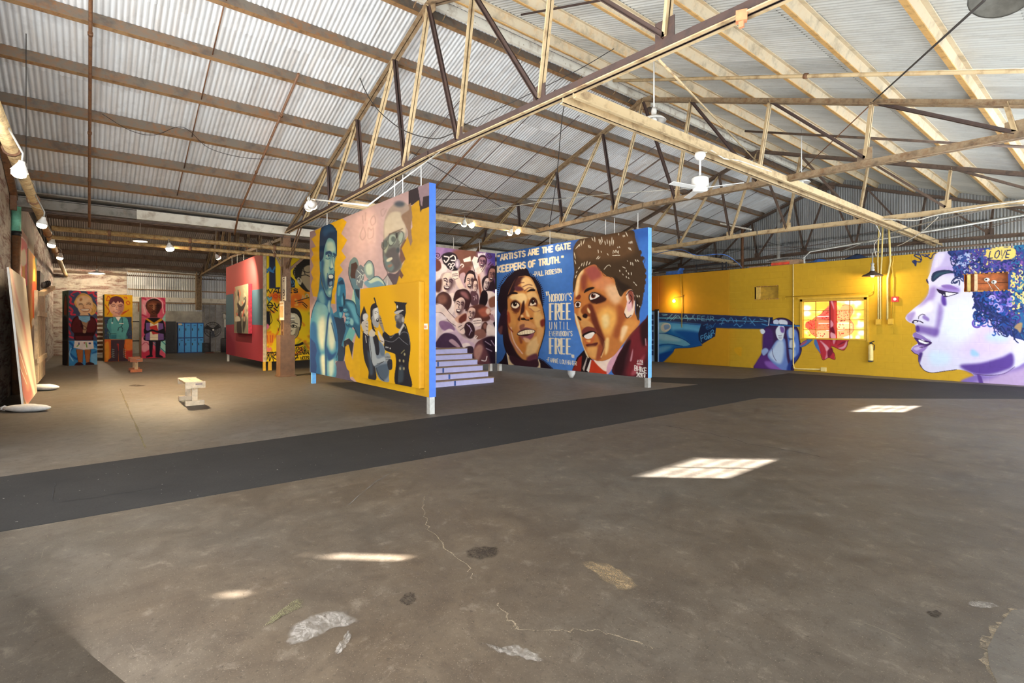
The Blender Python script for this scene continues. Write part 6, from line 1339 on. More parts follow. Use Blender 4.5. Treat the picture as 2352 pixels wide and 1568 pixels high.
wallG = display_wall('yellow graffiti mural wall behind the steel column', draw_graffiti(), (xr[1], 4.51), (xr[1], on_x(765, 700, xr[1]).y), .29, 3.83, 'x', .1, M['panel_back'],
    [(4.62, M['yellow_paint']), (7.0, M['yellow_paint'])], [5.0, 6.5], 165, 260, 4.2, gain=.95)

# hung canvases and a caption plate
def hung_canvas(label, draw, px, Y, depth, side_mat, nu, nv, name='canvas_painting', gain=.84):
    q = [on_y(x, y, Y - depth) for x, y in px]
    x0, x1 = (q[0].x + q[3].x) / 2, (q[1].x + q[2].x) / 2; za, zb = (q[0].z + q[1].z) / 2, (q[2].z + q[3].z) / 2
    T = thing(name, label, 'painting', ((x0 + x1) / 2, Y, zb))
    MB().span((x0, Y - depth, zb), (x1, Y - .004, za)).build('stretcher', side_mat, T)
    f = Y - depth - .002
    canvas('painted_front', draw, [(x0, f, za), (x1, f, za), (x1, f, zb), (x0, f, zb)], nu, nv, M['paint'], T, gain=gain)
    return T
hung_canvas('large yellow canvas of two uniformed men holding a laughing man', draw_arrest_panel(), ((826, 664), (962, 646), (962, 891), (829, 867)), 4.396, .11, plain('yellow canvas side', 'cf9a20', .5, 0, .03), 140, 230)
hung_canvas('narrow grey and pink canvas with a dark profile on red wall', draw_profile_canvas(), ((536, 660), (570, 651), (571, 766.5), (540, 764)), 4.396, .12, plain('pink canvas side', 'd84458', .5), 44, 120)
q0, q1 = on_y(971, 743, 4.39), on_y(982, 756, 4.39)
cp = MB().span((q0.x, 4.385, q1.z), (q1.x, 4.396, q0.z)).build('caption_plate', M['sign_cream'], None, q1); tag(cp, 'small cream caption plate beside the yellow canvas', 'sign')
MB().span((q0.x + .015, 4.382, q1.z + .015), (q1.x - .015, 4.386, q0.z - .03)).build('print', plain('caption print', 'b98a74', .6), cp)

# steps in front of the crowd wall
st = thing('painted_steps', 'six lavender steps with brown treads leading to the crowd mural', 'steps', (-11.6, 7.2, 0))
ends = [(1134, 878), (1120, 864), (1106, 850), (1092, 836), (1080, 822), (1067, 811)]
pe = on_z(1134, 878)
for k in range(6):
    x = pe.x - .235 * k; ye = pe.y + .0 - .004 * k; z1 = .143 * (k + 1); z0 = .143 * k
    stp = MB().span((x - (1.6 - .235 * k), 6.2, z0), (x, ye, z1 - .02)).build('step', M['lavender'], st)
    MB().span((x - .26 if k < 5 else x - .4, 6.18, z1 - .02), (x + .012, ye + .012, z1)).build('tread', M['tread'], stp)
    if k < 4:
        yy = on_x((1045, 1032, 1018, 1006)[k], 800, x).y
        MB().span((x - .01, yy - .025, z0 + .005), (x + .004, yy + .025, z1 - .022)).build('dark_marker', M['locker_dark'], stp)
# pale rounded foot peeping out under the blue wall
c = on_z(1271, 871); 
ft = MB().tube([(c.x, 10.55, .6), (c.x, 10.55, .3), (c.x, 10.55, .12), (c.x, 10.55, .0)], [.12, .12, .11, .05], 12).build('pale_foot', M['white'], None, (c.x, 10.55, 0)); tag(ft, 'pale rounded foot showing below the blue wall', 'foot')

# ------------------------------------------------------------------ the yellow wall of painted blocks
YB, ZT = 17.75, 3.46
wb = setting('wall_back', (-6, YB, 0))
art = draw_yellow_wall()
XA, XB, XD = on_y(1675, 700, YB).x, XR - .02, on_y(1513, 700, YB).x
FX0 = on_y(1490, 700, YB).x
full = [(FX0, YB, ZT), (XB, YB, ZT), (XB, YB, 0), (FX0, YB, 0)]
fq = [proj(c) for c in full]
def uv(x, z): return (x - FX0) / (XB - FX0), 1 - z / ZT
def opening(x0, y0, x1, y1):
    a, b = on_y(x0, y0, YB), on_y(x1, y1, YB); return (a.x, b.z, b.x, a.z)
win = opening(1838, 685, 1991, 781); nic = opening(1733, 661, 1788, 688); nic2 = opening(2214, 629, 2316, 667)
nic = (nic[0], on_y(1760, 687, YB).z, nic[2], on_y(1760, 657, YB).z); nic2 = (nic2[0], on_y(2264, 668, YB).z, nic2[2], on_y(2264, 627, YB).z)
win = (win[0], on_y(1915, 780, YB).z, win[2], on_y(1915, 685, YB).z)
holes = [uv(h[0], h[3]) + uv(h[2], h[1]) for h in (win, nic, nic2)]
def cut(U, V):
    m = np.zeros(U.shape, bool)
    for a, b, c_, d in holes: m |= (U > a) & (U < c_) & (V > b) & (V < d)
    return m
def patch(name, x0, x1, z0, z1, nu, nv, back, **k):
    u0, v0 = uv(x0, z1); u1, v1 = uv(x1, z0)
    return canvas(name, art, full, nu, nv, M['paint'], wb, quad=fq, win=(u0, v0, u1, v1), back=back, gain=.95, **k)
dz0 = on_y(1505, 713, YB).z
patch('board_panel', XD, XA - .004, 0, ZT, 165, 230, .02)
patch('board_panel', FX0, XD - .003, dz0, ZT, 26, 80, .02)
BH, BW = ZT / 17, .406
blocks = []
for r in range(17):
    x = XA - (BW / 2 if r % 2 else 0)
    while x < XB - .02:
        a, b = max(x, XA), min(x + BW, XB)
        if b - a > .05: blocks.append((a, b, r))
        x += BW
blocks.sort(key=lambda b: -b[1])
vis = [b for b in blocks if b[0] < -1.2]; off = [b for b in blocks if b[0] >= -1.2]
n300 = set(vis[:300])
for a, b, r in vis:
    if (a, b, r) not in n300: continue
    d = YB * 1.0 / (FWD[1] + RGT[1] * ((proj((a, YB, 1))[0] - CX) / FPX)); k = FPX / d
    nu = max(6, int((b - a) * k * .95)); nv = max(6, int(BH * k * .95))
    patch('block', a, b, r * BH, (r + 1) * BH, nu, nv, .0018, skip=cut)
# the remaining blocks, far left or outside the picture, joined
rest = [b for b in vis if b not in n300] + off
bm = [patch('block', a, b, r * BH, (r + 1) * BH, 14 if a < -1.2 else 8, 10 if a < -1.2 else 6, .0018, skip=cut) for a, b, r in rest]
bm = [o for o in bm if o]
jb = bmesh.new()
for o in bm: jb.from_mesh(o.data)
jme = bpy.data.meshes.new('block_field'); jb.to_mesh(jme); jb.free(); jme.materials.append(M['paint'])
for o in bm: bpy.data.objects.remove(o)
jo = bpy.data.objects.new('block_field', jme); COL.objects.link(jo); jo.parent = wb; jo['kind'] = 'stuff'
# mortar slab behind the blocks, with the openings
mor = MB(); xs_ = sorted({XA, XB, win[0], win[2], nic[0], nic[2], nic2[0], nic2[2]})
for a, b in zip(xs_[:-1], xs_[1:]):
    z = 0
    for h in (win, nic, nic2):
        if h[0] <= a + 1e-6 and h[2] >= b - 1e-6: mor.span((a, YB + .005, z), (b, YB + .45, h[1])); z = h[3]
    mor.span((a, YB + .005, z), (b, YB + .45, ZT - .01))
mor.span((FX0, YB + .015, dz0), (XD, YB + .45, ZT - .01)).span((XD, YB + .015, 0), (XA, YB + .45, ZT - .01)).span((-15.4, YB + .015, dz0), (FX0 - .9, YB + .45, ZT - .01))
mor.build('mortar', M['yellow_paint'], wb)
# broken-out niches
def niche(h, name, mat, wood):
    x0, z0, x1, z1 = h
    o = MB().span((x0, YB + .19, z0), (x1, YB + .2, z1)).span((x0 - .01, YB + .01, z0), (x0, YB + .2, z1)).span((x1, YB + .01, z0), (x1 + .01, YB + .2, z1)).span((x0, YB + .01, z0 - .01), (x1, YB + .2, z0)).span((x0, YB + .01, z1), (x1, YB + .2, z1 + .01)).build(name, mat, wb)
    return o
n1 = niche(nic, 'niche', plain('niche plaster', 'b8912c', .7, 0, .1), False)
r = random.Random(4)
for h, seed in ((nic, 1), (nic2, 2)):
    br = MB()
    for k in range(22):
        x = h[0] + (h[2] - h[0]) * k / 21; z = h[1] if k % 2 else h[3]
        br.box((x + r.uniform(-.02, .02), YB + .02, z), (r.uniform(.03, .07), .05, r.uniform(.015, .04)), r.uniform(-.4, .4))
    br.build('broken_edge', plain('broken edge %d' % seed, 'a87840', .9, 0, .2, 30), wb)
MB().span((nic[0] + .02, YB + .06, nic[1]), (nic[0] + .14, YB + .18, nic[3])).build('niche_stud', plain('yellowed stud', 'd4ae54', .7), n1)
n2 = niche(nic2, 'niche', M['niche_wood'], True)
w2 = nic2[2] - nic2[0]
MB().span((nic2[0] + .06, YB + .04, nic2[1]), (nic2[0] + .12, YB + .15, nic2[3])).build('niche_stud', plain('yellow stud', 'cdb468', .7), n2)
MB().span((nic2[0] + .2, YB + .04, nic2[1]), (nic2[0] + .25, YB + .17, nic2[3])).build('niche_stud', M['stud'], n2)
MB().span((nic2[0] + .25, YB + .15, nic2[1] + .2), (nic2[2], YB + .17, nic2[1] + .215)).build('board_joint', plain('board joint', '6a3418', .8), n2)
for fx in (.5, .66):
    cx_, cz_ = nic2[0] + w2 * fx, (nic2[1] + nic2[3]) / 2 + (.07 if fx < .6 else .0)
    T = thing('cable_outlet', 'white round cable outlet in the orange niche, ' + ('the left one' if fx < .6 else 'the right one'), 'outlet', (cx_, YB + .17, cz_))
    MB().lathe((cx_, YB + .17, cz_), [(.0, .06), (.045, .06), (.055, .0)], 12, (0, -1, 0)).build('cap', M['white'], T)
    MB().lathe((cx_, YB + .105, cz_), [(.0, .003), (.02, .003), (.02, 0)], 10, (0, -1, 0)).build('socket_hole', M['black'], T)
    MB().tube([(cx_, YB + .11, cz_ - .03), (cx_ + .05, YB + .1, cz_ - .12), (cx_ + .12, YB + .06, nic2[1] + .01)], .007, 6).build('lead', M['wire_white'], T)
# window with painted backlit panes
wn_ = setting('window_1', (win[0], YB, win[1])); wart = draw_window(); dart = draw_drape()
fr = MB(); t = .07
fr.span((win[0], YB - .02, win[1]), (win[0] + t, YB + .16, win[3])).span((win[2] - t, YB - .02, win[1]), (win[2], YB + .16, win[3])).span((win[0], YB - .02, win[3] - t), (win[2], YB + .16, win[3])).span((win[0], YB - .03, win[1]), (win[2], YB + .16, win[1] + t * .6))
fr.span((win[0] - .05, YB - .06, win[3]), (win[2] + .05, YB + .02, win[3] + .06)).span((win[2] + .01, YB - .04, win[1] - .05), (win[2] + .06, YB, win[3]))
fr.span((win[0], YB + .15, win[1]), (win[2], YB + .17, win[3]))
fr.build('window_frame', M['yellow_paint'], wn_)
px = [1846.0, 1874.3, 1906.6, 1921.7, 1952.3, 1986]; pyl = [691.0, 712.5, 734.5, 757, 777.5]
gx_ = [on_y(x, 730, YB + .1).x for x in px]; gz_ = [on_y(1915, y, YB + .1).z for y in pyl]
cq = [proj((gx_[0], YB + .1, gz_[0])), proj((gx_[-1], YB + .1, gz_[0])), proj((gx_[-1], YB + .1, gz_[-1])), proj((gx_[0], YB + .1, gz_[-1]))]
fw = [(gx_[0], YB + .1, gz_[0]), (gx_[-1], YB + .1, gz_[0]), (gx_[-1], YB + .1, gz_[-1]), (gx_[0], YB + .1, gz_[-1])]
for i in (0, 1, 3, 4):
    for j in range(4):
        a, b = (gx_[i] + .008 - gx_[0]) / (gx_[-1] - gx_[0]), (gx_[i + 1] - .008 - gx_[0]) / (gx_[-1] - gx_[0])
        c_, d_ = (gz_[0] - gz_[j] + .008) / (gz_[0] - gz_[-1]), (gz_[0] - gz_[j + 1] - .008) / (gz_[0] - gz_[-1])
        canvas('pane', wart, fw, 26, 20, M['pane'], wn_, quad=cq, win=(a, c_, b, d_))
mu = MB()
for j in range(5): mu.span((gx_[0] - .03, YB + .075, gz_[j] - .009), (gx_[-1] + .03, YB + .13, gz_[j] + .009))
for i in (0, 1, 4, 5): mu.span((gx_[i] - .009, YB + .075, gz_[-1]), (gx_[i] + .009, YB + .13, gz_[0]))
mu.build('muntins', plain('ochre muntin', 'b08428', .6), wn_)
dq = [(gx_[2], YB + .03, win[3] + .06), (gx_[3], YB + .03, win[3] + .06), (gx_[3], YB + .03, gz_[-1] - .05), (gx_[2], YB + .03, gz_[-1] - .05)]
MB().span((gx_[2] + .01, YB + .035, gz_[-1] - .03), (gx_[3] - .01, YB + .13, win[3] + .05)).build('centre_post', M['red'], wn_)
canvas('painted_drape', dart, dq, 18, 90, M['paint'], wn_)
# doorway at the left end of the yellow wall
dr = setting('door_1', (XD, YB, 0))
MB().span((XD - .18, YB - .02, 0), (XD - .0, YB + .16, dz0 + .05)).build('door_frame', M['dark'], dr)
MB().span((XD - .18, YB - .02, 0), (XD - .16, YB - .019, dz0)).build('frame_bead', M['dark'], dr)
MB().span((XD - .95, YB + .02, 0), (XD - .2, YB + .1, dz0 - .03)).build('door_leaf', M['glass_blue'], dr)
lt = MB()
for k, (za, zb, w) in enumerate(((1.72, 1.9, .1), (1.5, 1.66, .09), (1.28, 1.44, .1), (.9, 1.2, .07), (.72, .84, .1), (.48, .66, .1), (.25, .43, .1))): lt.span((XD - .26 - w, YB + .012, za), (XD - .26, YB + .022, zb))
lt.build('door_print', plain('navy door print', '20386e', .5), dr)
MB().span((XD - .99, YB + .5, 0), (XD - .01, YB + .52, dz0 + .1)).build('door_backing', M['dark'], dr)
MB().span((XD - .015, YB - .05, 0), (XD + .02, YB - .015, 2.05)).build('corner_strip', M['glass_blue'], dr)

# fittings on the yellow wall
def wpt(x, y, o=.05): return on_y(x, y, YB - o)
def conduit(label, px, r=.018, mat='yellow_paint', o=.04, name='conduit', cat='pipe'):
    P = [wpt(px[i], px[i + 1], o) for i in range(0, len(px), 2)]
    return tag(MB().tube(P, r, 8).build(name, M[mat], None, P[-1]), label, cat)
M['yellow_pale'] = plain('pale painted conduit', 'd8bf78', .5, 0, .06)
conduit('pale vertical conduit left of the window with a foot bend and outlet box', (1822, 606, 1822, 836, 1824, 845, 1832, 847, 1890, 848), .022, 'yellow_pale')
ob = MB().box(wpt(1892, 848, .05), (.14, .08, .12)).build('outlet_box', M['yellow_pale'], None, wpt(1892, 848, .05)); tag(ob, 'painted outlet box at the foot of the yellow wall', 'box')
conduit('thin conduit dropping to the bare bulb on the yellow wall', (1563, 630, 1564, 660, 1566, 682, 1566, 752), .014)
conduit('horizontal conduit above the painted window', (1804, 687, 1804, 682, 2001, 672, 2006, 668, 2006, 650), .012, 'yellow_paint', .09)
for i, (x0, x1, y1, w) in enumerate(((2012, 2017, 740, 'left'), (2021, 2022, 738, 'middle'), (2041, 2038, 735, 'right'))):
    conduit(w + ' of three yellow conduits rising above the wall beside the fire alarm', (x0 + (7 if i < 2 else 0), 512, x0 + 4, 600, x1, 640, x1, y1), .026 if i == 2 else .02, 'yellow_pale', .06)
conduit('crooked yellow conduit just left of the fire alarm', (2052, 588, 2051, 600, 2048, 612, 2052, 640, 2050, 735), .018)
for i, (x, y) in enumerate(((2018, 739), (2046, 738))):
    b_ = MB().box(wpt(x, y, .06), (.12, .09, .16)).build('junction_box', M['yellow_paint'], None, wpt(x, y, .06)); tag(b_, 'yellow junction box ending the conduits, ' + ('left one' if i == 0 else 'right one'), 'box')
fa = wpt(2056, 687, .04)
T = thing('fire_alarm', 'red fire alarm box on the yellow wall beside the painted face', 'fire alarm', fa)
MB().box(fa, (.16, .07, .15)).build('housing', M['red'], T); MB().lathe(fa + Vector((0, -.036, 0)), [(0, .012), (.035, .012), (.04, 0)], 12, (0, -1, 0)).build('horn', M['white'], T)
fe = wpt(2000, 808, .09)
T = thing('fire_extinguisher', 'fire extinguisher painted yellow hanging below the window', 'extinguisher', fe - Vector((0, 0, .25)))
MB().lathe(fe - Vector((0, 0, .25)), [(.0, 0), (.06, .0), (.065, .02), (.065, .4), (.05, .45), (.02, .47), (.02, .5), (0, .5)], 14).build('cylinder', M['yellow_pale'], T)
MB().box(fe + Vector((0, 0, .26)), (.05, .05, .05)).bar(fe + Vector((0, 0, .28)), fe + Vector((.09, 0, .32)), .02, .02).build('valve', M['black'], T)
MB().tube([fe + Vector((.02, 0, .27)), fe + Vector((.1, -.02, .2)), fe + Vector((.085, -.02, .05))], .012, 8).build('hose', M['black'], T)
MB().box(fe - Vector((0, 0, .27)), (.1, .12, .04)).build('bracket', M['charcoal'], T)
# things lying on top of the wall
def heap(name, label, x, y, w, d, h, mat, seed, cat='tarpaulin'):
    p = on_y(x, y, YB + .1); p.z = ZT; rr = random.Random(seed); mb = MB(); n, m = 9, 5
    vs_ = [(p.x + w * (i / (n - 1) - .5), p.y + d * (j / (m - 1) - .5), ZT + (h * math.sin(math.pi * i / (n - 1)) * math.sin(math.pi * j / (m - 1)) * rr.uniform(.5, 1.1))) for j in range(m) for i in range(n)]
    mb.add(vs_, [(j * n + i, j * n + i + 1, (j + 1) * n + i + 1, (j + 1) * n + i) for j in range(m - 1) for i in range(n - 1)], True)
    return tag(mb.build(name, mat, None, p), label, cat)
p = on_y(1549, 628, YB + .1)
cr = MB().span((p.x - .33, YB + .02, ZT), (p.x + .2, YB + .4, ZT + .14)).bar((p.x + .2, YB + .1, ZT + .08), (p.x + .34, YB + .1, ZT + .22), .3, .04, side=(0, 1, 0)).build('crate', M['tarp'], None, (p.x, YB + .2, ZT)); tag(cr, 'blue crate on top of the yellow wall above the bare bulb', 'crate')
p = on_y(1806, 606, YB + .1); T = thing('cardboard_box', 'brown and red box on top of the yellow wall', 'box', (p.x, YB + .2, ZT))
MB().span((p.x - .45, YB + .05, ZT), (p.x + .4, YB + .45, ZT + .16)).build('carton', plain('carton', '9a7a5c', .8), T); MB().span((p.x - .45, YB + .0, ZT + .02), (p.x + .12, YB + .05, ZT + .1)).build('red_flap', M['orange_red'], T); MB().bar((p.x - .7, YB + .25, ZT + .2), (p.x, YB + .25, ZT + .27), .3, .01).bar((p.x, YB + .25, ZT + .27), (p.x + .5, YB + .25, ZT + .18), .3, .01).build('lid', plain('grey lid', 'a8a6a2', .6), T)
heap('tarpaulin', 'crumpled blue tarpaulin on the wall right of the red box', 1880, 600, .55, .3, .16, M['tarp'], 2); heap('tarpaulin', 'crumpled dark blue tarpaulin on the wall beside the hanging shade', 1968, 590, .7, .3, .18, plain('dark tarp', '2c3c5c', .6), 3)
a0 = on_y(1608, 632, YB + .3); fm = MB()
for dz in (.0, .24): fm.bar((a0.x - .1, YB + .2, ZT + .02 + dz), (a0.x + 1.1, YB + .2, ZT + .02 + dz), .04, .04)
for dx in (-.1, 1.1, .95): fm.bar((a0.x + dx, YB + .2, ZT - .01), (a0.x + dx, YB + .2, ZT + .32), .04, .04)
tag(fm.build('steel_rack', M['charcoal'], None, (a0.x, YB + .2, ZT)), 'low dark steel rack standing on top of the yellow wall', 'rack')
tag(MB().bar(on_y(1722, 615, YB + .1), on_y(1765, 612, YB + .1), .1, .05).build('timber', plain('pinkish timber', 'b08468', .7), None, (on_y(1722, 615, YB + .1).x, YB + .1, ZT)), 'pinkish timber lying on the wall beside the red box', 'timber')
pipe('dark_pipe', 'thick dark pipe running along just above the yellow wall', [(-15, 20.6, 3.62), (XR, 20.6, 3.62)], .075, M['charcoal'], None, 12)
pipe('dark_pipe', 'thin dark pipe over the thick one above the yellow wall', [(-15, 20.4, 3.86), (XR, 20.4, 3.86)], .035, M['steel_dim'])
a = on_y(1705, 540, 20.0); pipe('vent_pipe', 'brown upright pipe behind the yellow wall near its boarded part', [(a.x, 20.0, 0), (a.x, 20.0, 5.3)], .055, M['rust_pipe'])
a = on_y(1788, 540, 20.3); pipe('vent_pipe', 'tall grey upright pipe rising into the roof behind the yellow wall', [(a.x, 20.3, 0), (a.x, 20.3, 6.2)], .06, M['galv'])
a = on_y(1844, 590, 18.2); pipe('bent_conduit', 'grey conduit bent over the top of the yellow wall', [(a.x, 18.3, 0), (a.x, 18.3, ZT + .25), (a.x + .15, 18.4, ZT + .45), (a.x + 2.5, 19.5, ZT + .8), (a.x + 5, 20.2, ZT + 1.1)], .035, M['galv'])

# ------------------------------------------------------------------ left hall: painted boxes, paintings, benches
PF = M['paint']
side_m = plain('box side board', '6f7a68', .7, 0, .15, 4); side_b = plain('box side wood', '8a6a48', .7)
def totem(n, px_bl, px_br, px_top, splits, a, labels, group):
    art_ = draw_totem(n)
    p0, p1 = on_z(*px_bl), on_z(*px_br); w = (p1 - p0).length
    dirv = Vector((-math.sin(a), math.cos(a), 0)); nrm = Vector((math.cos(a), math.sin(a), 0))
    d = (p0.x * FWD[0] + p0.y * FWD[1]); H = EYE + (HY - px_top) / FPX * d
    w = abs((p1 - p0).dot(dirv))
    zs_ = [0] + [EYE + (HY - s) / FPX * d for s in splits] + [H]
    A = p0.copy(); B = p0 + dirv * w; dep = w * .95
    fq_ = [proj((A.x, A.y, H)), proj((B.x, B.y, H)), proj((B.x, B.y, 0)), proj((A.x, A.y, 0))]
    for k in range(3):
        za, zb = zs_[k] + (.006 if k else 0), zs_[k + 1]
        inset = (0, .02, 0)[k] if n < 2 else 0
        mid = A + dirv * (w / 2) - nrm * (dep / 2); mid.z = za
        T = thing('painted_box', labels[k], 'painted box', mid)
        Mx = Matrix((nrm, dirv, Vector((0, 0, 1)))).transposed()
        MB().box(mid + Vector((0, 0, (zb - za) / 2)) - nrm * .004, (dep, w, zb - za), M=Mx).build('carcass', side_b if k == 0 else side_m, T)
        e = nrm * .002
        full_ = [A + e + Vector((0, 0, H)), B + e + Vector((0, 0, H)), B + e, A + e]
        canvas('painted_front', art_, full_, max(30, int(w * FPX / d)), max(26, int((zb - za) * FPX / d)), PF, T, quad=fq_, win=(0, 1 - zb / H, 1, 1 - za / H))
        if n == 0:
            C = A - nrm * dep; e2 = -dirv * .003
            f2 = [C + e2 + Vector((0, 0, H)), A + e2 + Vector((0, 0, H)), A + e2, C + e2]
            canvas('painted_side', art_, f2, 20, 60, PF, T, win=(0, 1 - zb / H, 1, 1 - za / H))
totem(0, (157.4, 840), (226.5, 837.2), 666.5, (782, 725), .24, ['bottom painted box of the left stack, child\'s legs on blue', 'middle painted box of the left stack, maroon jacket and blue mask', 'top painted box of the left stack, smiling blond child on red swirls'], 'g')
totem(1, (240, 831), (303, 828), 675.5, (779, 727), .04, ['bottom painted box of the middle stack, dark laced boots on orange', 'middle painted box of the middle stack, teal scrubs with stethoscope', 'top painted box of the middle stack, grinning boy on yellow'], 'g')
totem(2, (325, 823), (383, 822), 682, (775, 728.5), .03, ['bottom painted box of the right stack, black boots on pink', 'middle painted box of the right stack, folded arms holding a red book', 'top painted box of the right stack, close cropped head on pink'], 'g')

def bench(x, y, label, mats, L=1.05, w=.3, h=.44):
    T = thing('bench', label, 'bench', (x, y, 0)); top, apron_, post, foot = mats
    for k in (-1, 1): MB().span((x - L / 2 + .03, y + k * w / 4 - w / 4 + .004, h - .05), (x + L / 2 - .03, y + k * w / 4 + w / 4 - .004, h - .012)).build('seat_plank', top, T)
    for s in (-1, 1):
        e = x + s * (L / 2 - .015)
        ap = MB().span((e - .02, y - w / 2 - .01, h - .12), (e + .02, y + w / 2 + .01, h)).build('end_board', apron_, T)
        if s > 0: MB().span((e + .018, y - .0, h - .06), (e + .024, y + .11, h - .03)).build('hand_hole', plain('handle slot %d' % int(-x * 10), '8f7c78', .7), ap)
        q = x + s * (L / 2 - .1)
        MB().span((q - .022, y - .045, .08), (q + .022, y + .045, h - .05)).build('leg_post', post, T)
        MB().span((q - .065, y - w / 2, 0), (q - .024, y + w / 2, .085)).build('foot', foot, T); MB().span((q + .024, y - w / 2, 0), (q + .065, y + w / 2, .085)).build('foot', foot, T)
    MB().span((x - L / 2 + .05, y - .02, h - .14), (x + L / 2 - .05, y + .02, h - .05)).build('rail', top, T)
    return T
bench(-11.62, 1.55, 'low pale pine bench alone on the floor, nearest the camera', (M['wood_pale'], M['wood_white'], M['wood_white'], M['wood_white']))
bench(-20.55, 1.2, 'low varnished orange bench in front of the painted boxes', (M['wood_orange'], M['wood_orange'], M['wood_pale'], M['wood_orange']))

# leaning painting with sandbags
a, b = on_z(47, 931), on_z(84, 900); a.y = b.y = -.86
ta, tb = Vector((a.x, -1.05, 2.5)), Vector((b.x, -1.05, 2.5)); ta.x += .05
T = thing('leaning_painting', 'long striped painting leaning on the left brick wall', 'painting', (a + b) / 2)
u = (ta - a).normalized(); nn = (b - a).normalized().cross(u); nn = -nn if nn.y < 0 else nn
a2 = a + (a - b).normalized() * .6; ta2 = ta + (a - b).normalized() * .6
MB().add([b, a2, ta2, tb, b - nn * .03, a2 - nn * .03, ta2 - nn * .03, tb - nn * .03], [(0, 1, 2, 3), (7, 6, 5, 4), (0, 4, 5, 1), (1, 5, 6, 2), (2, 6, 7, 3), (3, 7, 4, 0)]).build('board', M['white'], T)
canvas('painted_front', draw_lean_panel(), [ta2 + nn * .003, tb + nn * .003, b + nn * .003, a2 + nn * .003], 70, 220, PF, T)
def sandbag(x, y, label, L=.6, W=.34, H=.14, rot=.3):
    T = thing('sandbag', label, 'sandbag', (x, y, 0)); mb = MB(); n, m = 16, 9; rr = random.Random(int(x * 10)); R_ = Matrix.Rotation(rot, 3, 'Z')
    vs_ = []
    for j in range(m):
        for i in range(n):
            t = 2 * math.pi * i / n; f = math.sin(math.pi * (j + .35) / (m - .3)) ** .55; sx = L * (j / (m - 1) - .5)
            wob = rr.uniform(.93, 1.05)
            vs_.append(Vector((x, y, 0)) + R_ @ Vector((sx, W / 2 * f * math.cos(t) * wob, 0)) + Vector((0, 0, max(0.0, H * .46 + H * .54 * f * math.sin(t) * wob - H * .02))))
    mb.add(vs_, [(j * n + i, j * n + (i + 1) % n, (j + 1) * n + (i + 1) % n, (j + 1) * n + i) for j in range(m - 1) for i in range(n)] + [tuple(reversed(range(n))), tuple((m - 1) * n + i for i in range(n))], True)
    mb.build('sack', M['cloth'], T)
    e = Vector((x, y, H * .45)) + R_ @ Vector((-L / 2, 0, 0))
    MB().tube([e, e - R_ @ Vector((.06, 0, 0))], [.05, .025], 8).tube([e - R_ @ Vector((.06, 0, 0)), e - R_ @ Vector((.1, .03, .02))], [.02, .05], 8).build('tied_neck', M['cloth'], T)
    return T
p = on_z(62, 944); sandbag(p.x + .02, p.y, 'white sandbag at the foot of the leaning painting, nearest the camera', .72, .3, .13, math.radians(55))
p = on_z(100, 896); sandbag(p.x, p.y, 'white sandbag behind the leaning painting, at its far end', .6, .34, .15, math.radians(55))

# paintings and other things along the left wall
yw = Y0 + .035
def wall_painting(n, x0, x1, z0, z1, label):
    X0, X1 = on_y(x0, 700, yw + .05).x, on_y(x1, 700, yw + .05).x
    T = thing('canvas_painting', label, 'painting', ((X0 + X1) / 2, yw, z0))
    MB().span((min(X0, X1), Y0 + .004, z0), (max(X0, X1), yw + .02, z1)).build('stretcher', M['wood_pale'], T)
    canvas('painted_front', draw_wall_painting(n), [(X0, yw + .025, z1), (X1, yw + .025, z1), (X1, yw + .025, z0), (X0, yw + .025, z0)], 40, 200, PF, T)
wall_painting(0, 45, 66, .3, 3.75, 'tall red and white abstract painting on the left wall')
wall_painting(1, 68, 87, .25, 3.5, 'tall orange and yellow painting in a pale frame on the left wall')
X0, X1 = on_y(92, 700, Y0 + .1).x, on_y(101, 700, Y0 + .1).x
tag(MB().span((X1, Y0 + .01, .05), (X0, Y0 + .1, 3.2)).build('dark_board', plain('dark board', '4a4440', .7), None, (X0, Y0 + .05, .05)), 'tall dark board standing against the left wall', 'board')
X0 = on_y(104, 700, Y0 + .5).x
T = thing('wooden_gate', 'whitewashed plank gate standing half open at the back of the left wall', 'gate', (X0, Y0 + .3, 0))
for k in range(5): MB().span((X0 - 3.0 + k * .58, Y0 + .3, .12), (X0 - 3.0 + k * .58 + .5, Y0 + .36, 2.3)).build('plank', M['wood_white'], T)
MB().span((X0 - 3.0, Y0 + .36, .6), (X0, Y0 + .4, .72)).span((X0 - 3.0, Y0 + .36, 1.7), (X0, Y0 + .4, 1.82)).build('ledge', M['wood_white'], T)
T2 = thing('wooden_beam', 'wooden beam with black clamp lamps beside the plank gate', 'beam', (X0 - 1.5, Y0 + .45, 2.4))
MB().bar((X0 + .3, Y0 + .45, 2.2), (X0 - 3.4, Y0 + .5, 2.55), .1, .1).build('timber', M['wood_pale'], T2)
for k in range(4): MB().lathe((X0 - .4 - k * .7, Y0 + .45, 2.36 + k * .06), [(0, .14), (.04, .14), (.055, .07), (.04, 0), (0, 0)], 10).build('black_lamp', M['black'], T2)
# rust and teal drain pipe
x = on_y(36, 600, Y0 + .07).x
T = thing('drain_pipe', 'thick drain pipe, teal at the top and rusty below', 'pipe', (x, Y0 + .08, 0))
MB().tube([(x, Y0 + .08, 0), (x, Y0 + .08, 3.42)], .078, 16).build('rusty_pipe', M['rust_pipe'], T); MB().tube([(x, Y0 + .085, 3.4), (x, Y0 + .085, 3.5)], .083, 16).build('coupling', M['black'], T); MB().tube([(x, Y0 + .08, 3.5), (x, Y0 + .08, 4.02)], .078, 16).build('teal_pipe', M['teal'], T)
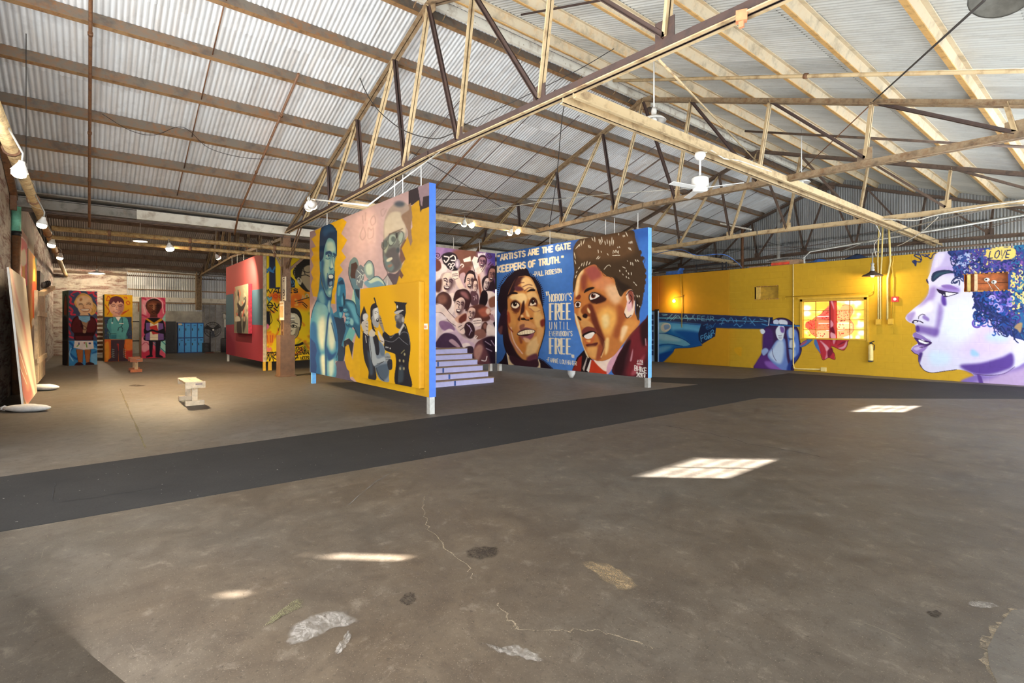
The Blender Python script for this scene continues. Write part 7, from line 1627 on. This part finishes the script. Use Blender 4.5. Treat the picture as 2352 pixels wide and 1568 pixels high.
# floor-standing things at the far wall
lx = -32.3
ya, yb = on_x(408.6, 780, lx + .4).y, on_x(468, 780, lx + .4).y
T = thing('locker_cabinet', 'bright blue cabinet of eight lockers against the far wall', 'lockers', (lx, (ya + yb) / 2, 0))
MB().span((lx - .1, ya, 0), (lx + .36, yb, 1.6)).build('carcass', M['locker_dark'], T); lw = (yb - ya) / 4
for k in range(4):
    for r_ in range(2):
        y0_, z0_ = ya + k * lw + .025, .04 + r_ * .78
        D = MB().span((lx + .36, y0_, z0_), (lx + .385, y0_ + lw - .05, z0_ + .73)).build('locker_door', M['locker'], T)
        MB().span((lx + .385, y0_ + .02, z0_ + .36), (lx + .405, y0_ + .05, z0_ + .48)).build('handle', M['black'], D)
        MB().span((lx + .385, y0_ + .1, z0_ + .6), (lx + .39, y0_ + .2, z0_ + .62)).span((lx + .385, y0_ + .1, z0_ + .64), (lx + .39, y0_ + .2, z0_ + .66)).build('vent_slots', M['locker_dark'], D)
MB().span((lx + .385, ya + .02, 1.47), (lx + .392, ya + .18, 1.56)).build('paper_label', M['sign_cream'], T)
y0_ = on_x(381, 780, lx + .4).y
T = thing('metal_cabinet', 'charcoal metal cabinet left of the blue lockers', 'cabinet', (lx, (y0_ + ya) / 2, 0))
MB().span((lx - .2, y0_ - .1, .05), (lx + .36, ya - .08, 1.66)).build('carcass', M['charcoal'], T); D = MB().span((lx + .36, y0_ - .07, .1), (lx + .385, ya - .12, 1.62)).build('door', M['charcoal'], T)
MB().span((lx + .385, ya - .22, .7), (lx + .41, ya - .19, .95)).build('handle', M['black'], D); MB().span((lx - .18, y0_ - .08, 0), (lx + .34, ya - .1, .05)).build('plinth', M['black'], T)
c = on_x(473, 795, -31.68); T = thing('loudspeaker', 'small black loudspeaker on the floor right of the lockers', 'loudspeaker', (-31.68, c.y, 0))
MB().span((-31.88, c.y - .15, 0), (-31.53, c.y + .15, .52)).build('cabinet', M['black'], T)
for z, r_ in ((.17, .1), (.38, .07)): MB().lathe((-31.53, c.y, z), [(0, .01), (r_ * .4, .012), (r_, .004), (r_ * 1.1, 0)], 14, (1, 0, 0)).build('driver_cone', M['charcoal'], T)
c = on_x(488.5, 757, -31.0); T = thing('pedestal_fan', 'large black pedestal fan standing before the far wall', 'fan', (-31.1, c.y, 0))
MB().tube([(-31.1, c.y - .1, .04), (-31.1, c.y - .1, c.z - .1)], .03, 10).build('pole', M['black'], T); MB().lathe((-31.1, c.y - .1, 0), [(.0, .05), (.2, .04), (.24, 0), (0, 0)], 20).build('base', plain('rusty fan base', '5a2c20', .6), T)
cage = MB(); C0 = Vector((-31.0, c.y, c.z)); R0 = .4
for rr_, xx in ((R0, 0), (R0 * .97, .07), (R0 * .97, -.07), (R0 * .7, .12), (R0 * .4, .14), (R0 * .7, -.12)): cage.tube([C0 + Vector((xx, rr_ * math.cos(k * math.pi / 14), rr_ * math.sin(k * math.pi / 14))) for k in range(29)], .011 if rr_ == R0 else .005, 5, False)
for k in range(24):
    t_ = k * math.pi / 12; e = Vector((0, math.cos(t_), math.sin(t_))); cage.tube([C0 + Vector((.15, 0, 0)) + e * .06, C0 + Vector((.12, 0, 0)) + e * .28, C0 + e * R0, C0 - Vector((.12, 0, 0)) + e * .28], .004, 4, False)
cage.build('cage', M['black'], T)
for k in range(3):
    t_ = k * 2.094 + .5; e = Vector((0, math.cos(t_), math.sin(t_))); s_ = Vector((0, -math.sin(t_), math.cos(t_)))
    MB().add([C0 + e * .06 - s_ * .05 + Vector((.03, 0, 0)), C0 + e * .06 + s_ * .05 - Vector((.03, 0, 0)), C0 + e * .36 + s_ * .14 - Vector((.05, 0, 0)), C0 + e * .36 - s_ * .08 + Vector((.05, 0, 0))], [(0, 1, 2, 3), (3, 2, 1, 0)]).build('blade', M['fabric_fan'], T)
MB().lathe(C0 - Vector((.2, 0, 0)), [(0, 0), (.08, .0), (.09, .16), (0, .18)], 14, (1, 0, 0)).build('motor', M['black'], T); MB().lathe(C0 + Vector((.15, 0, 0)), [(0, .02), (.04, .015), (.05, 0)], 14, (1, 0, 0)).build('hub_badge', M['white'], T)
c = on_x(517, 800, -31.3); T = thing('patio_heater', 'tall patio heater with dark base half hidden by the red wall', 'heater', (-31.3, c.y, 0))
MB().lathe((-31.3, c.y, 0), [(0, 0), (.22, 0), (.22, .72), (.16, .78), (0, .78)], 18).build('tank_cover', M['charcoal'], T); MB().tube([(-31.3, c.y, .78), (-31.3, c.y, 1.35)], .03, 10).build('pole', M['charcoal'], T); MB().tube([(-31.3, c.y, 1.35), (-31.3, c.y, 1.78)], .035, 10).build('upper_pole', M['white'], T)
MB().lathe((-31.3, c.y, 1.78), [(.04, 0), (.08, .05), (.09, .3), (.06, .32), (0, .33)], 14).build('burner', M['galv'], T); MB().lathe((-31.3, c.y, 2.1), [(.22, 0), (.1, .08), (0, .1)], 16).build('reflector', M['galv'], T)
cb = MB(); rr_ = random.Random(2)
cb.tube([(-31.75 + rr_.uniform(-.05, .05), 5.25 + k * .05, .012 + .02 * (k % 2)) for k in range(8)], .012, 6)
tag(cb.build('power_cord', M['wire_white'], None, (-31.75, 5.5, 0)), 'pale power cord lying on the floor under the fan', 'cord')

# rack and pale door behind the painted boxes
ya, yb = on_x(228, 750, -29.5).y, on_x(241, 750, -29.5).y
T = thing('wooden_rack', 'brown slatted rack showing between the left and middle painted boxes', 'rack', (-29.5, (ya + yb) / 2, 0))
for y in (ya - .5, yb + .3): MB().span((-29.7, y - .03, 0), (-29.3, y + .03, 1.9)).build('upright', M['steel_dim'], T)
for k in range(9): MB().span((-29.66, ya - .5, .25 + k * .19), (-29.34, yb + .3, .36 + k * .19)).build('slat', plain('brown slat %d' % k, '7a5238', .7), T)
ya, yb = on_x(303, 750, XF + .05).y, on_x(326, 750, XF + .05).y
d2 = setting('door_2', (XF, ya, 0)); zt = on_x(314, 700, XF).z
MB().span((XF, ya, 0), (XF + .07, yb, zt)).build('door_leaf', M['concrete_wall'], d2)
for z in (zt - .9, zt - 1.9): MB().span((XF + .07, ya, z), (XF + .11, yb, z + .06)).build('strap', M['black'], d2)
MB().span((XF + .07, ya + .25, zt - .35), (XF + .14, ya + .35, zt + .15)).build('bracket', M['rust_pipe'], d2)
# ------------------------------------------------------------------ lamps, each with its own light
def light_at(p, power, col=(1, .78, .5), r=.05, spot=None, aim=None, par=None):
    L = bpy.data.lights.new('lamp_light', 'SPOT' if spot else 'POINT'); L.energy = power; L.color = col; L.shadow_soft_size = r
    if spot: L.spot_size = math.radians(spot); L.spot_blend = .6
    o = bpy.data.objects.new('lamp_light', L); COL.objects.link(o)
    o.location = Vector(p) - (root_loc(par) if par else Vector((0, 0, 0)))
    if aim is not None: o.rotation_euler = (Vector(aim) - Vector(p)).to_track_quat('-Z', 'Y').to_euler()
    if par: o.parent = par
    return o
def pendant(label, p, R, top, shade, power=0, lit=None, rodmat='white', name='pendant_lamp'):
    p = Vector(p); T = thing(name, label, 'lamp', p)
    MB().tube([p + Vector((0, 0, .2)), (p.x, p.y, top)], .012, 8).build('hanging_rod', M[rodmat], T)
    MB().lathe(p, [(.0, .22), (.035, .22), (.045, .16), (.04, .1), (R * .3, .09), (R * .75, .05), (R, 0), (R * .985, -.005), (R * .7, .035), (R * .2, .07), (0, .07)], 24).build('lamp_shade', shade, T)
    if lit: MB().lathe(p, [(R * .3, .07), (R * .8, .035), (R * .9, .004), (R * .5, -.02), (0, -.03)], 20).build('lit_diffuser', M['bulb_soft'], T)
    else: MB().lathe(p, [(0, .06), (.03, .06), (.05, .015), (.035, -.02), (0, -.03)], 12).build('bulb', M['white'], T)
    if power: light_at(p - Vector((0, 0, .08)), power, (1, .8, .55), .04, par=T)
    return T
p = at_d(1502, 278, 8.6); pendant('white enamel shade hanging near the middle of the right roof', p, .2, p.z + 1.05, M['white'])
p = at_d(1841, 420, 12.6); pendant('white enamel shade on a long rod before the third truss', p, .2, p.z + 1.3, M['white'])
p = at_d(322, 554, 20); pendant('flat white lit shade high in the far left hall', p, .24, p.z + 1.2, M['white'], 260, True)
p = at_d(222, 628, 24.5); pendant('glowing warm shade hanging over the painted boxes', p, .34, 4.95, M['white'], 220, True, 'rust_pipe')
# dark gooseneck shade over the yellow wall
p = on_y(2004, 634, YB - .5)
T = thing('gooseneck_lamp', 'dark hanging shade lighting the yellow wall beside the conduits', 'lamp', p)
MB().lathe(p, [(0, .16), (.06, .15), (.1, .1), (.24, .03), (.26, 0), (.255, -.004), (.1, .08), (0, .1)], 24).build('lamp_shade', plain('brown enamel', '4a3c34', .4), T)
MB().lathe(p + Vector((0, 0, .15)), [(.05, 0), (.06, .04), (.04, .06), (.055, .1), (.03, .14), (.05, .2), (.02, .24), (0, .24)], 12).build('lamp_cap', M['galv'], T)
MB().tube([p + Vector((0, 0, .38)), p + Vector((0, 0, .66)), p + Vector((.03, .12, .72)), p + Vector((.06, .45, .7))], .016, 8).build('gooseneck', M['galv'], T)
MB().lathe(p, [(0, .07), (.04, .06), (.05, .02), (.03, -.02), (0, -.03)], 12).build('bulb', M['bulb'], T)
light_at(p - Vector((0, 0, .05)), 48, (1, .72, .38), .05, par=T)
# bare bulb on a bracket, yellow wall
p = on_y(1548, 690, YB - .22)
T = thing('wall_bulb', 'bare glowing bulb on a bracket at the left part of the yellow wall', 'lamp', p)
MB().lathe(p - Vector((0, 0, .05)), [(0, -.03), (.045, 0), (.05, .04), (.03, .08), (0, .09)], 14).build('bulb', M['bulb'], T); MB().tube([p + Vector((0, 0, .04)), p + Vector((0, 0, .1)), p + Vector((.1, .1, .14)), p + Vector((.26, .18, .14)), p + Vector((.3, .18, .2))], .014, 8).build('bracket', plain('brass bracket', '8a6a2c', .4, .5), T)
light_at(p - Vector((.02, .06, .02)), 34, (1, .66, .3), .05, par=T)
# big dark shade cut by the top right corner
p = at_d(2300, -16, 4.4); ax = Vector((-.1, -.25, -.55)).normalized()
T = thing('pendant_lamp', 'large dark tin shade cut off by the top right corner', 'lamp', p)
MB().lathe(p, [(.03, -.12), (.05, -.1), (.09, -.04), (.2, .03), (.215, .05), (.2, .045), (.08, 0), (0, -.02)], 24, ax).build('lamp_shade', plain('dull tin', '8a8880', .35, .6), T)
MB().tube([p - ax * .1, p - ax * .3 + Vector((0, 0, .3)), p + Vector((0, 0, 1.0))], .01, 6).build('cable', M['wire'], T)
# clamp lamps: a bell shade with a bulb, clamped to a rail or pipe
def clamp_lamp(label, p, aim, power, R=.085, spot=85, col=(1, .8, .55), up=.14, shade=None, hold=None):
    p, aim = Vector(p), Vector(aim); d = (aim - p).normalized(); T = thing('clamp_lamp', label, 'lamp', p)
    MB().lathe(p - d * .12, [(.0, 0), (.03, .0), (.035, .03), (R * .6, .06), (R, .13), (R * .97, .13), (R * .5, .07), (0, .05)], 16, d).build('lamp_shade', shade or M['white'], T)
    MB().lathe(p - d * .04, [(0, 0), (.03, .01), (R * .86, .06), (R * .8, .1), (R * .4, .125), (0, .13)], 14, d).build('bulb', M['bulb'], T)
    MB().tube([p - d * .12, p - d * .16 + Vector((0, 0, .05)), Vector(hold) if hold else p - d * .1 + Vector((0, 0, up))], .012, 6).build('clamp', M['galv'], T)
    if power: light_at(p + d * .13, power, col, .04, spot, aim, T)
    return T
for i, (x, y, pw, w) in enumerate(((45, 392, 14, 'nearest the camera'), (97, 513, 55, 'second along'), (119, 560, 70, 'third along'), (138, 590, 90, 'farthest along'))):
    d_ = (FWD[1] + RGT[1] * ((x - CX) / FPX)); q = at_d(x, y, -.62 / d_)
    clamp_lamp('lit clamp lamp on the thick yellow pipe, ' + w, q, (q.x - .3, Y0 + .2, 1.2), pw, spot=120, hold=(q.x, -.73, 3.85))
# pairs on the slim girder, lighting the crowd and the quotes
for x, y, aim, w in ((1066, 513, (-13.2, 8.6, 2.4), 'left lamp of the left lit pair on the slim girder'), (1082, 516, (-9.5, 10.2, 2.2), 'right lamp of the left lit pair on the slim girder'), (1172, 534, (-13.0, 9.3, 2.2), 'left lamp of the right lit pair on the slim girder'), (1188, 531, (-8.6, 10.2, 2.6), 'right lamp of the right lit pair on the slim girder')):
    q = on_x(x, y, -11.3); clamp_lamp(w, q, aim, 70, spot=110)
q = on_y(717, 470, 3.1); clamp_lamp('lit clamp lamp left of the shouting figure, above the mural corner', q, (-11.0, 4.4, 3.0), 45, spot=110)
q2 = on_y(709, 474, 3.1); clamp_lamp('unlit looking white clamp lamp beside the lit one above the mural corner', q2, (-12.5, 4.4, 2.2), 25, spot=100)
ra, rb_ = on_y(715, 457, 3.15), on_y(845, 472, 3.15)
tag(MB().tube([ra, rb_], .013, 8).build('lamp_rail', M['white'], None, ra), 'short white rail for the clamp lamps above the blue figure', 'rail')
MB().tube([rb_, (rb_.x, 4.4, 4.3)], .01, 6).build('rail_hanger', M['white'], bpy.data.objects['lamp_rail'])
q = on_x(390, 569, -15.0); clamp_lamp('brightest lamp of the far hall, starry, below the twin pipes', q, (-14.9, 2.0, 0), 1500, .1, 136, (1, .74, .42), hold=(-15.2, q.y, 3.38))
q = on_x(500, 590, -19.0); clamp_lamp('lit lamp near the top of the red wall', q, (-20.0, 4.4, 2.6), 450, .09, 120, hold=(-19.0, q.y, 5.45))
# ceiling fan
p = Vector((gx, on_x(1608, 352, gx).y, gz))
T = thing('ceiling_fan', 'white ceiling fan hanging from the long tan girder', 'fan', p)
MB().lathe(p, [(0, 0), (.075, 0), (.085, -.05), (.05, -.11), (0, -.12)], 16).build('canopy', M['white'], T); MB().tube([p - Vector((0, 0, .1)), p - Vector((0, 0, .36))], .016, 8).build('down_rod', M['white'], T)
MB().lathe(p - Vector((0, 0, .36)), [(0, 0), (.1, -.02), (.125, -.04), (.13, -.16), (.11, -.17), (.11, -.23), (.05, -.25), (0, -.25)], 20).build('motor', M['white'], T)
for k in range(3):
    t_ = k * 2.0944 + .35; e = Vector((math.cos(t_), math.sin(t_), 0)); s_ = Vector((-math.sin(t_), math.cos(t_), .18))
    MB().bar(p + Vector((0, 0, -.55)) + e * .1, p + Vector((0, 0, -.55)) + e * .62, .1, .008, side=s_).build('blade', M['white'], T)
MB().tube([p + Vector((.05, 0, -.02)), p + Vector((.1, .15, .04)), p + Vector((.12, .5, -.02)), p + Vector((.1, 1.0, .06)), p + Vector((.1, 2.2, .1))], .012, 6).build('cable', M['wire_white'], T)
# small orange bracket on the near chord
p = on_y(1703, 38, 4.34); b_ = MB().box(p, (.09, .06, .09), .5).box(p - Vector((0, 0, .06)), (.04, .03, .07), .2).build('beam_clamp', plain('pale orange clamp', 'c98a62', .6), None, p); tag(b_, 'small orange clamp on the near truss chord', 'clamp')
# fluorescent batten and junction of conduits under the third truss
p = on_y(1690, 522, 17.0); b_ = MB().bar(on_y(1655, 513, 17.0), on_y(1725, 527, 17.0), .09, .05).build('tube_light', M['wire_white'], None, p); tag(b_, 'pale tube light fixture hanging before the gable', 'lamp')
# cables
def wire(label, pts, r=.007, mat='wire', sag=0.0, name='cable', group=None):
    pts = [Vector(p) for p in pts]
    if len(pts) == 2 and sag:
        a, b = pts; pts = [a.lerp(b, i / 12) - Vector((0, 0, sag * 4 * (i / 12) * (1 - i / 12))) for i in range(13)]
    elif len(pts) > 2:
        pts = [Vector(q) for q in smooth(np.array([list(q) for q in pts]), False, 6)]
    return tag(MB().tube(pts, r, 5).build(name, M[mat], None, pts[0]), label, 'cable', group)
wire('drooping dark double cable from the left roof to the near truss', [on_y(772, 0, 4.0), on_y(835, 200, 4.2), on_y(905, 285, 4.25), on_y(990, 318, 4.28), on_y(1045, 305, 4.34)], .009)
wire('straight dark brace rod crossing the right roof from the top right shade', [on_y(2262, 0, 5.2), on_y(2005, 233, 10.1)], .011)
wire('rusty brace rod continuing below the second truss', [on_y(2000, 240, 10.3), on_y(1812, 420, 15.9)], .011, 'rust_pipe')
wire('pale slanting brace rod from the near chord to the third truss', [on_y(1512, 135, 4.5), on_y(1745, 378, 15.9), on_y(1768, 398, 16.0)], .014, 'steel_tan')
wire('thin dark wire running from the near truss toward the second', [on_y(1060, 290, 4.5), on_y(1300, 175, 5.4), on_y(1410, 112, 6.2)], .006)
wire('thin pale cable across the middle of the second truss', [on_y(1000, 497, 8.0), on_y(1180, 473, 9.0), on_y(1300, 455, 10.0), on_y(1480, 440, 10.6), on_y(1700, 424, 12)], .007, 'wire_white')
wire('thin slanting rod from the near truss down to the slim girder', [on_y(945, 350, 4.5), on_y(1110, 450, 8.2), on_y(1240, 530, 9.9)], .008)
wire('vertical dark cord with a turnbuckle between the trusses', [on_y(1299, 205, 6.0), on_y(1298, 232, 6.0), on_y(1290, 280, 6.0), on_y(1278, 410, 6.6), on_y(1262, 520, 7.4)], .008)
wire('thin horizontal wire behind the mural wall', [on_y(1000, 459, 7.6), on_y(1300, 455, 9.6)], .007)
wire('white cable clipped under the third truss chord', [on_y(1990, 508, 15.9), on_y(2030, 503, 15.9), on_y(2100, 506, 15.9), on_y(2150, 494, 15.9), on_y(2260, 474, 15.9), on_y(2352, 460, 15.9)], .016, 'wire_white')
wire('grey conduit dropping from the third truss to the gable', [on_y(2352, 470, 15.8), on_y(2280, 478, 16.2), on_y(2070, 527, 17.6), on_y(1930, 578, 19.0)], .02, 'galv')
wire('white cable looping down to the conduits', [on_y(2155, 498, 15.9), on_y(2120, 530, 16.5), on_y(2080, 556, 17), on_y(2060, 565, 17.3)], .011, 'wire_white')
wire('looped white cable beside the yellow conduits', [on_y(2012, 516, 16.4), on_y(2022, 540, 16.8), on_y(2008, 562, 17.2), on_y(2012, 588, 17.6)], .011, 'wire_white')
wire('blue cable drooping behind the blue quote wall', [on_y(1500, 584, 16.2), on_y(1560, 573, 16.2), on_y(1600, 586, 16.4), on_y(1660, 584, 16.8), on_y(1690, 600, 17.2), on_y(1704, 614, 17.6)], .012, 'tarp')
for i, (a, b, Y) in enumerate((((1720, 574), (2352, 505), 19.5), ((1600, 570), (2100, 565), 19.0), ((1480, 640), (2010, 530), 20.8), ((1760, 555), (1900, 570), 20.0), ((2060, 562), (2352, 500), 20.5), ((1500, 612), (1720, 570), 20.2))):
    wire(('brown wire before the gable rising to the right picture edge', 'nearly level dark wire before the gable', 'brown wire climbing from behind the blue wall toward the third truss', 'short drooping dark wire near the grey upright pipe', 'brown wire rising right above the painted face', 'dark wire rising right over the boarded part of the yellow wall')[i], [on_y(*a, Y), on_y(*b, Y)], .008, 'wire' if i % 2 else 'steel_dim', .1)
for i, (x0, y0_, x1) in enumerate(((1440, 405, 1500), (1330, 440, 1420), (1270, 300, 1200))):
    pass
for i, (y, xa, xb_) in enumerate(((8.0, -14.5, -8.2), (9.2, -14.5, -8.6), (12.4, -14.6, -8.2), (14.2, -14.6, -8.2), (18.0, -14.6, -9.0), (19.2, -14.6, -9.0), (6.2, -14.0, -9.0))):
    MB().tube([(xa, y, rz(xa) + .06), (xb_, y, rz(xb_) + .06)], .009, 6).build('sag_rod', M['steel_dark'], roof)
wire('fine dark wire sagging under the left roof sheets', [on_slope(x, y, .22) for x, y in ((235, 262), (300, 300), (355, 310), (420, 292), (480, 340), (560, 362), (640, 366))], .006)
wire('thin cord hanging straight from the left roof by the nearest clamp lamp', [(on_y(60, 250, -.7).x, -.7, rz(on_y(60, 250, -.7).x)), on_y(60, 375, -.7)], .006)
wire('white flex winding along the thick yellow pipe', [Vector((x, -.78 + .07 * math.sin(x * 3), 3.85 + .08 * math.cos(x * 2.1))) for x in (-11, -11.6, -12.2, -12.8, -13.4, -14.0, -14.6, -15.2)], .01, 'wire_white')
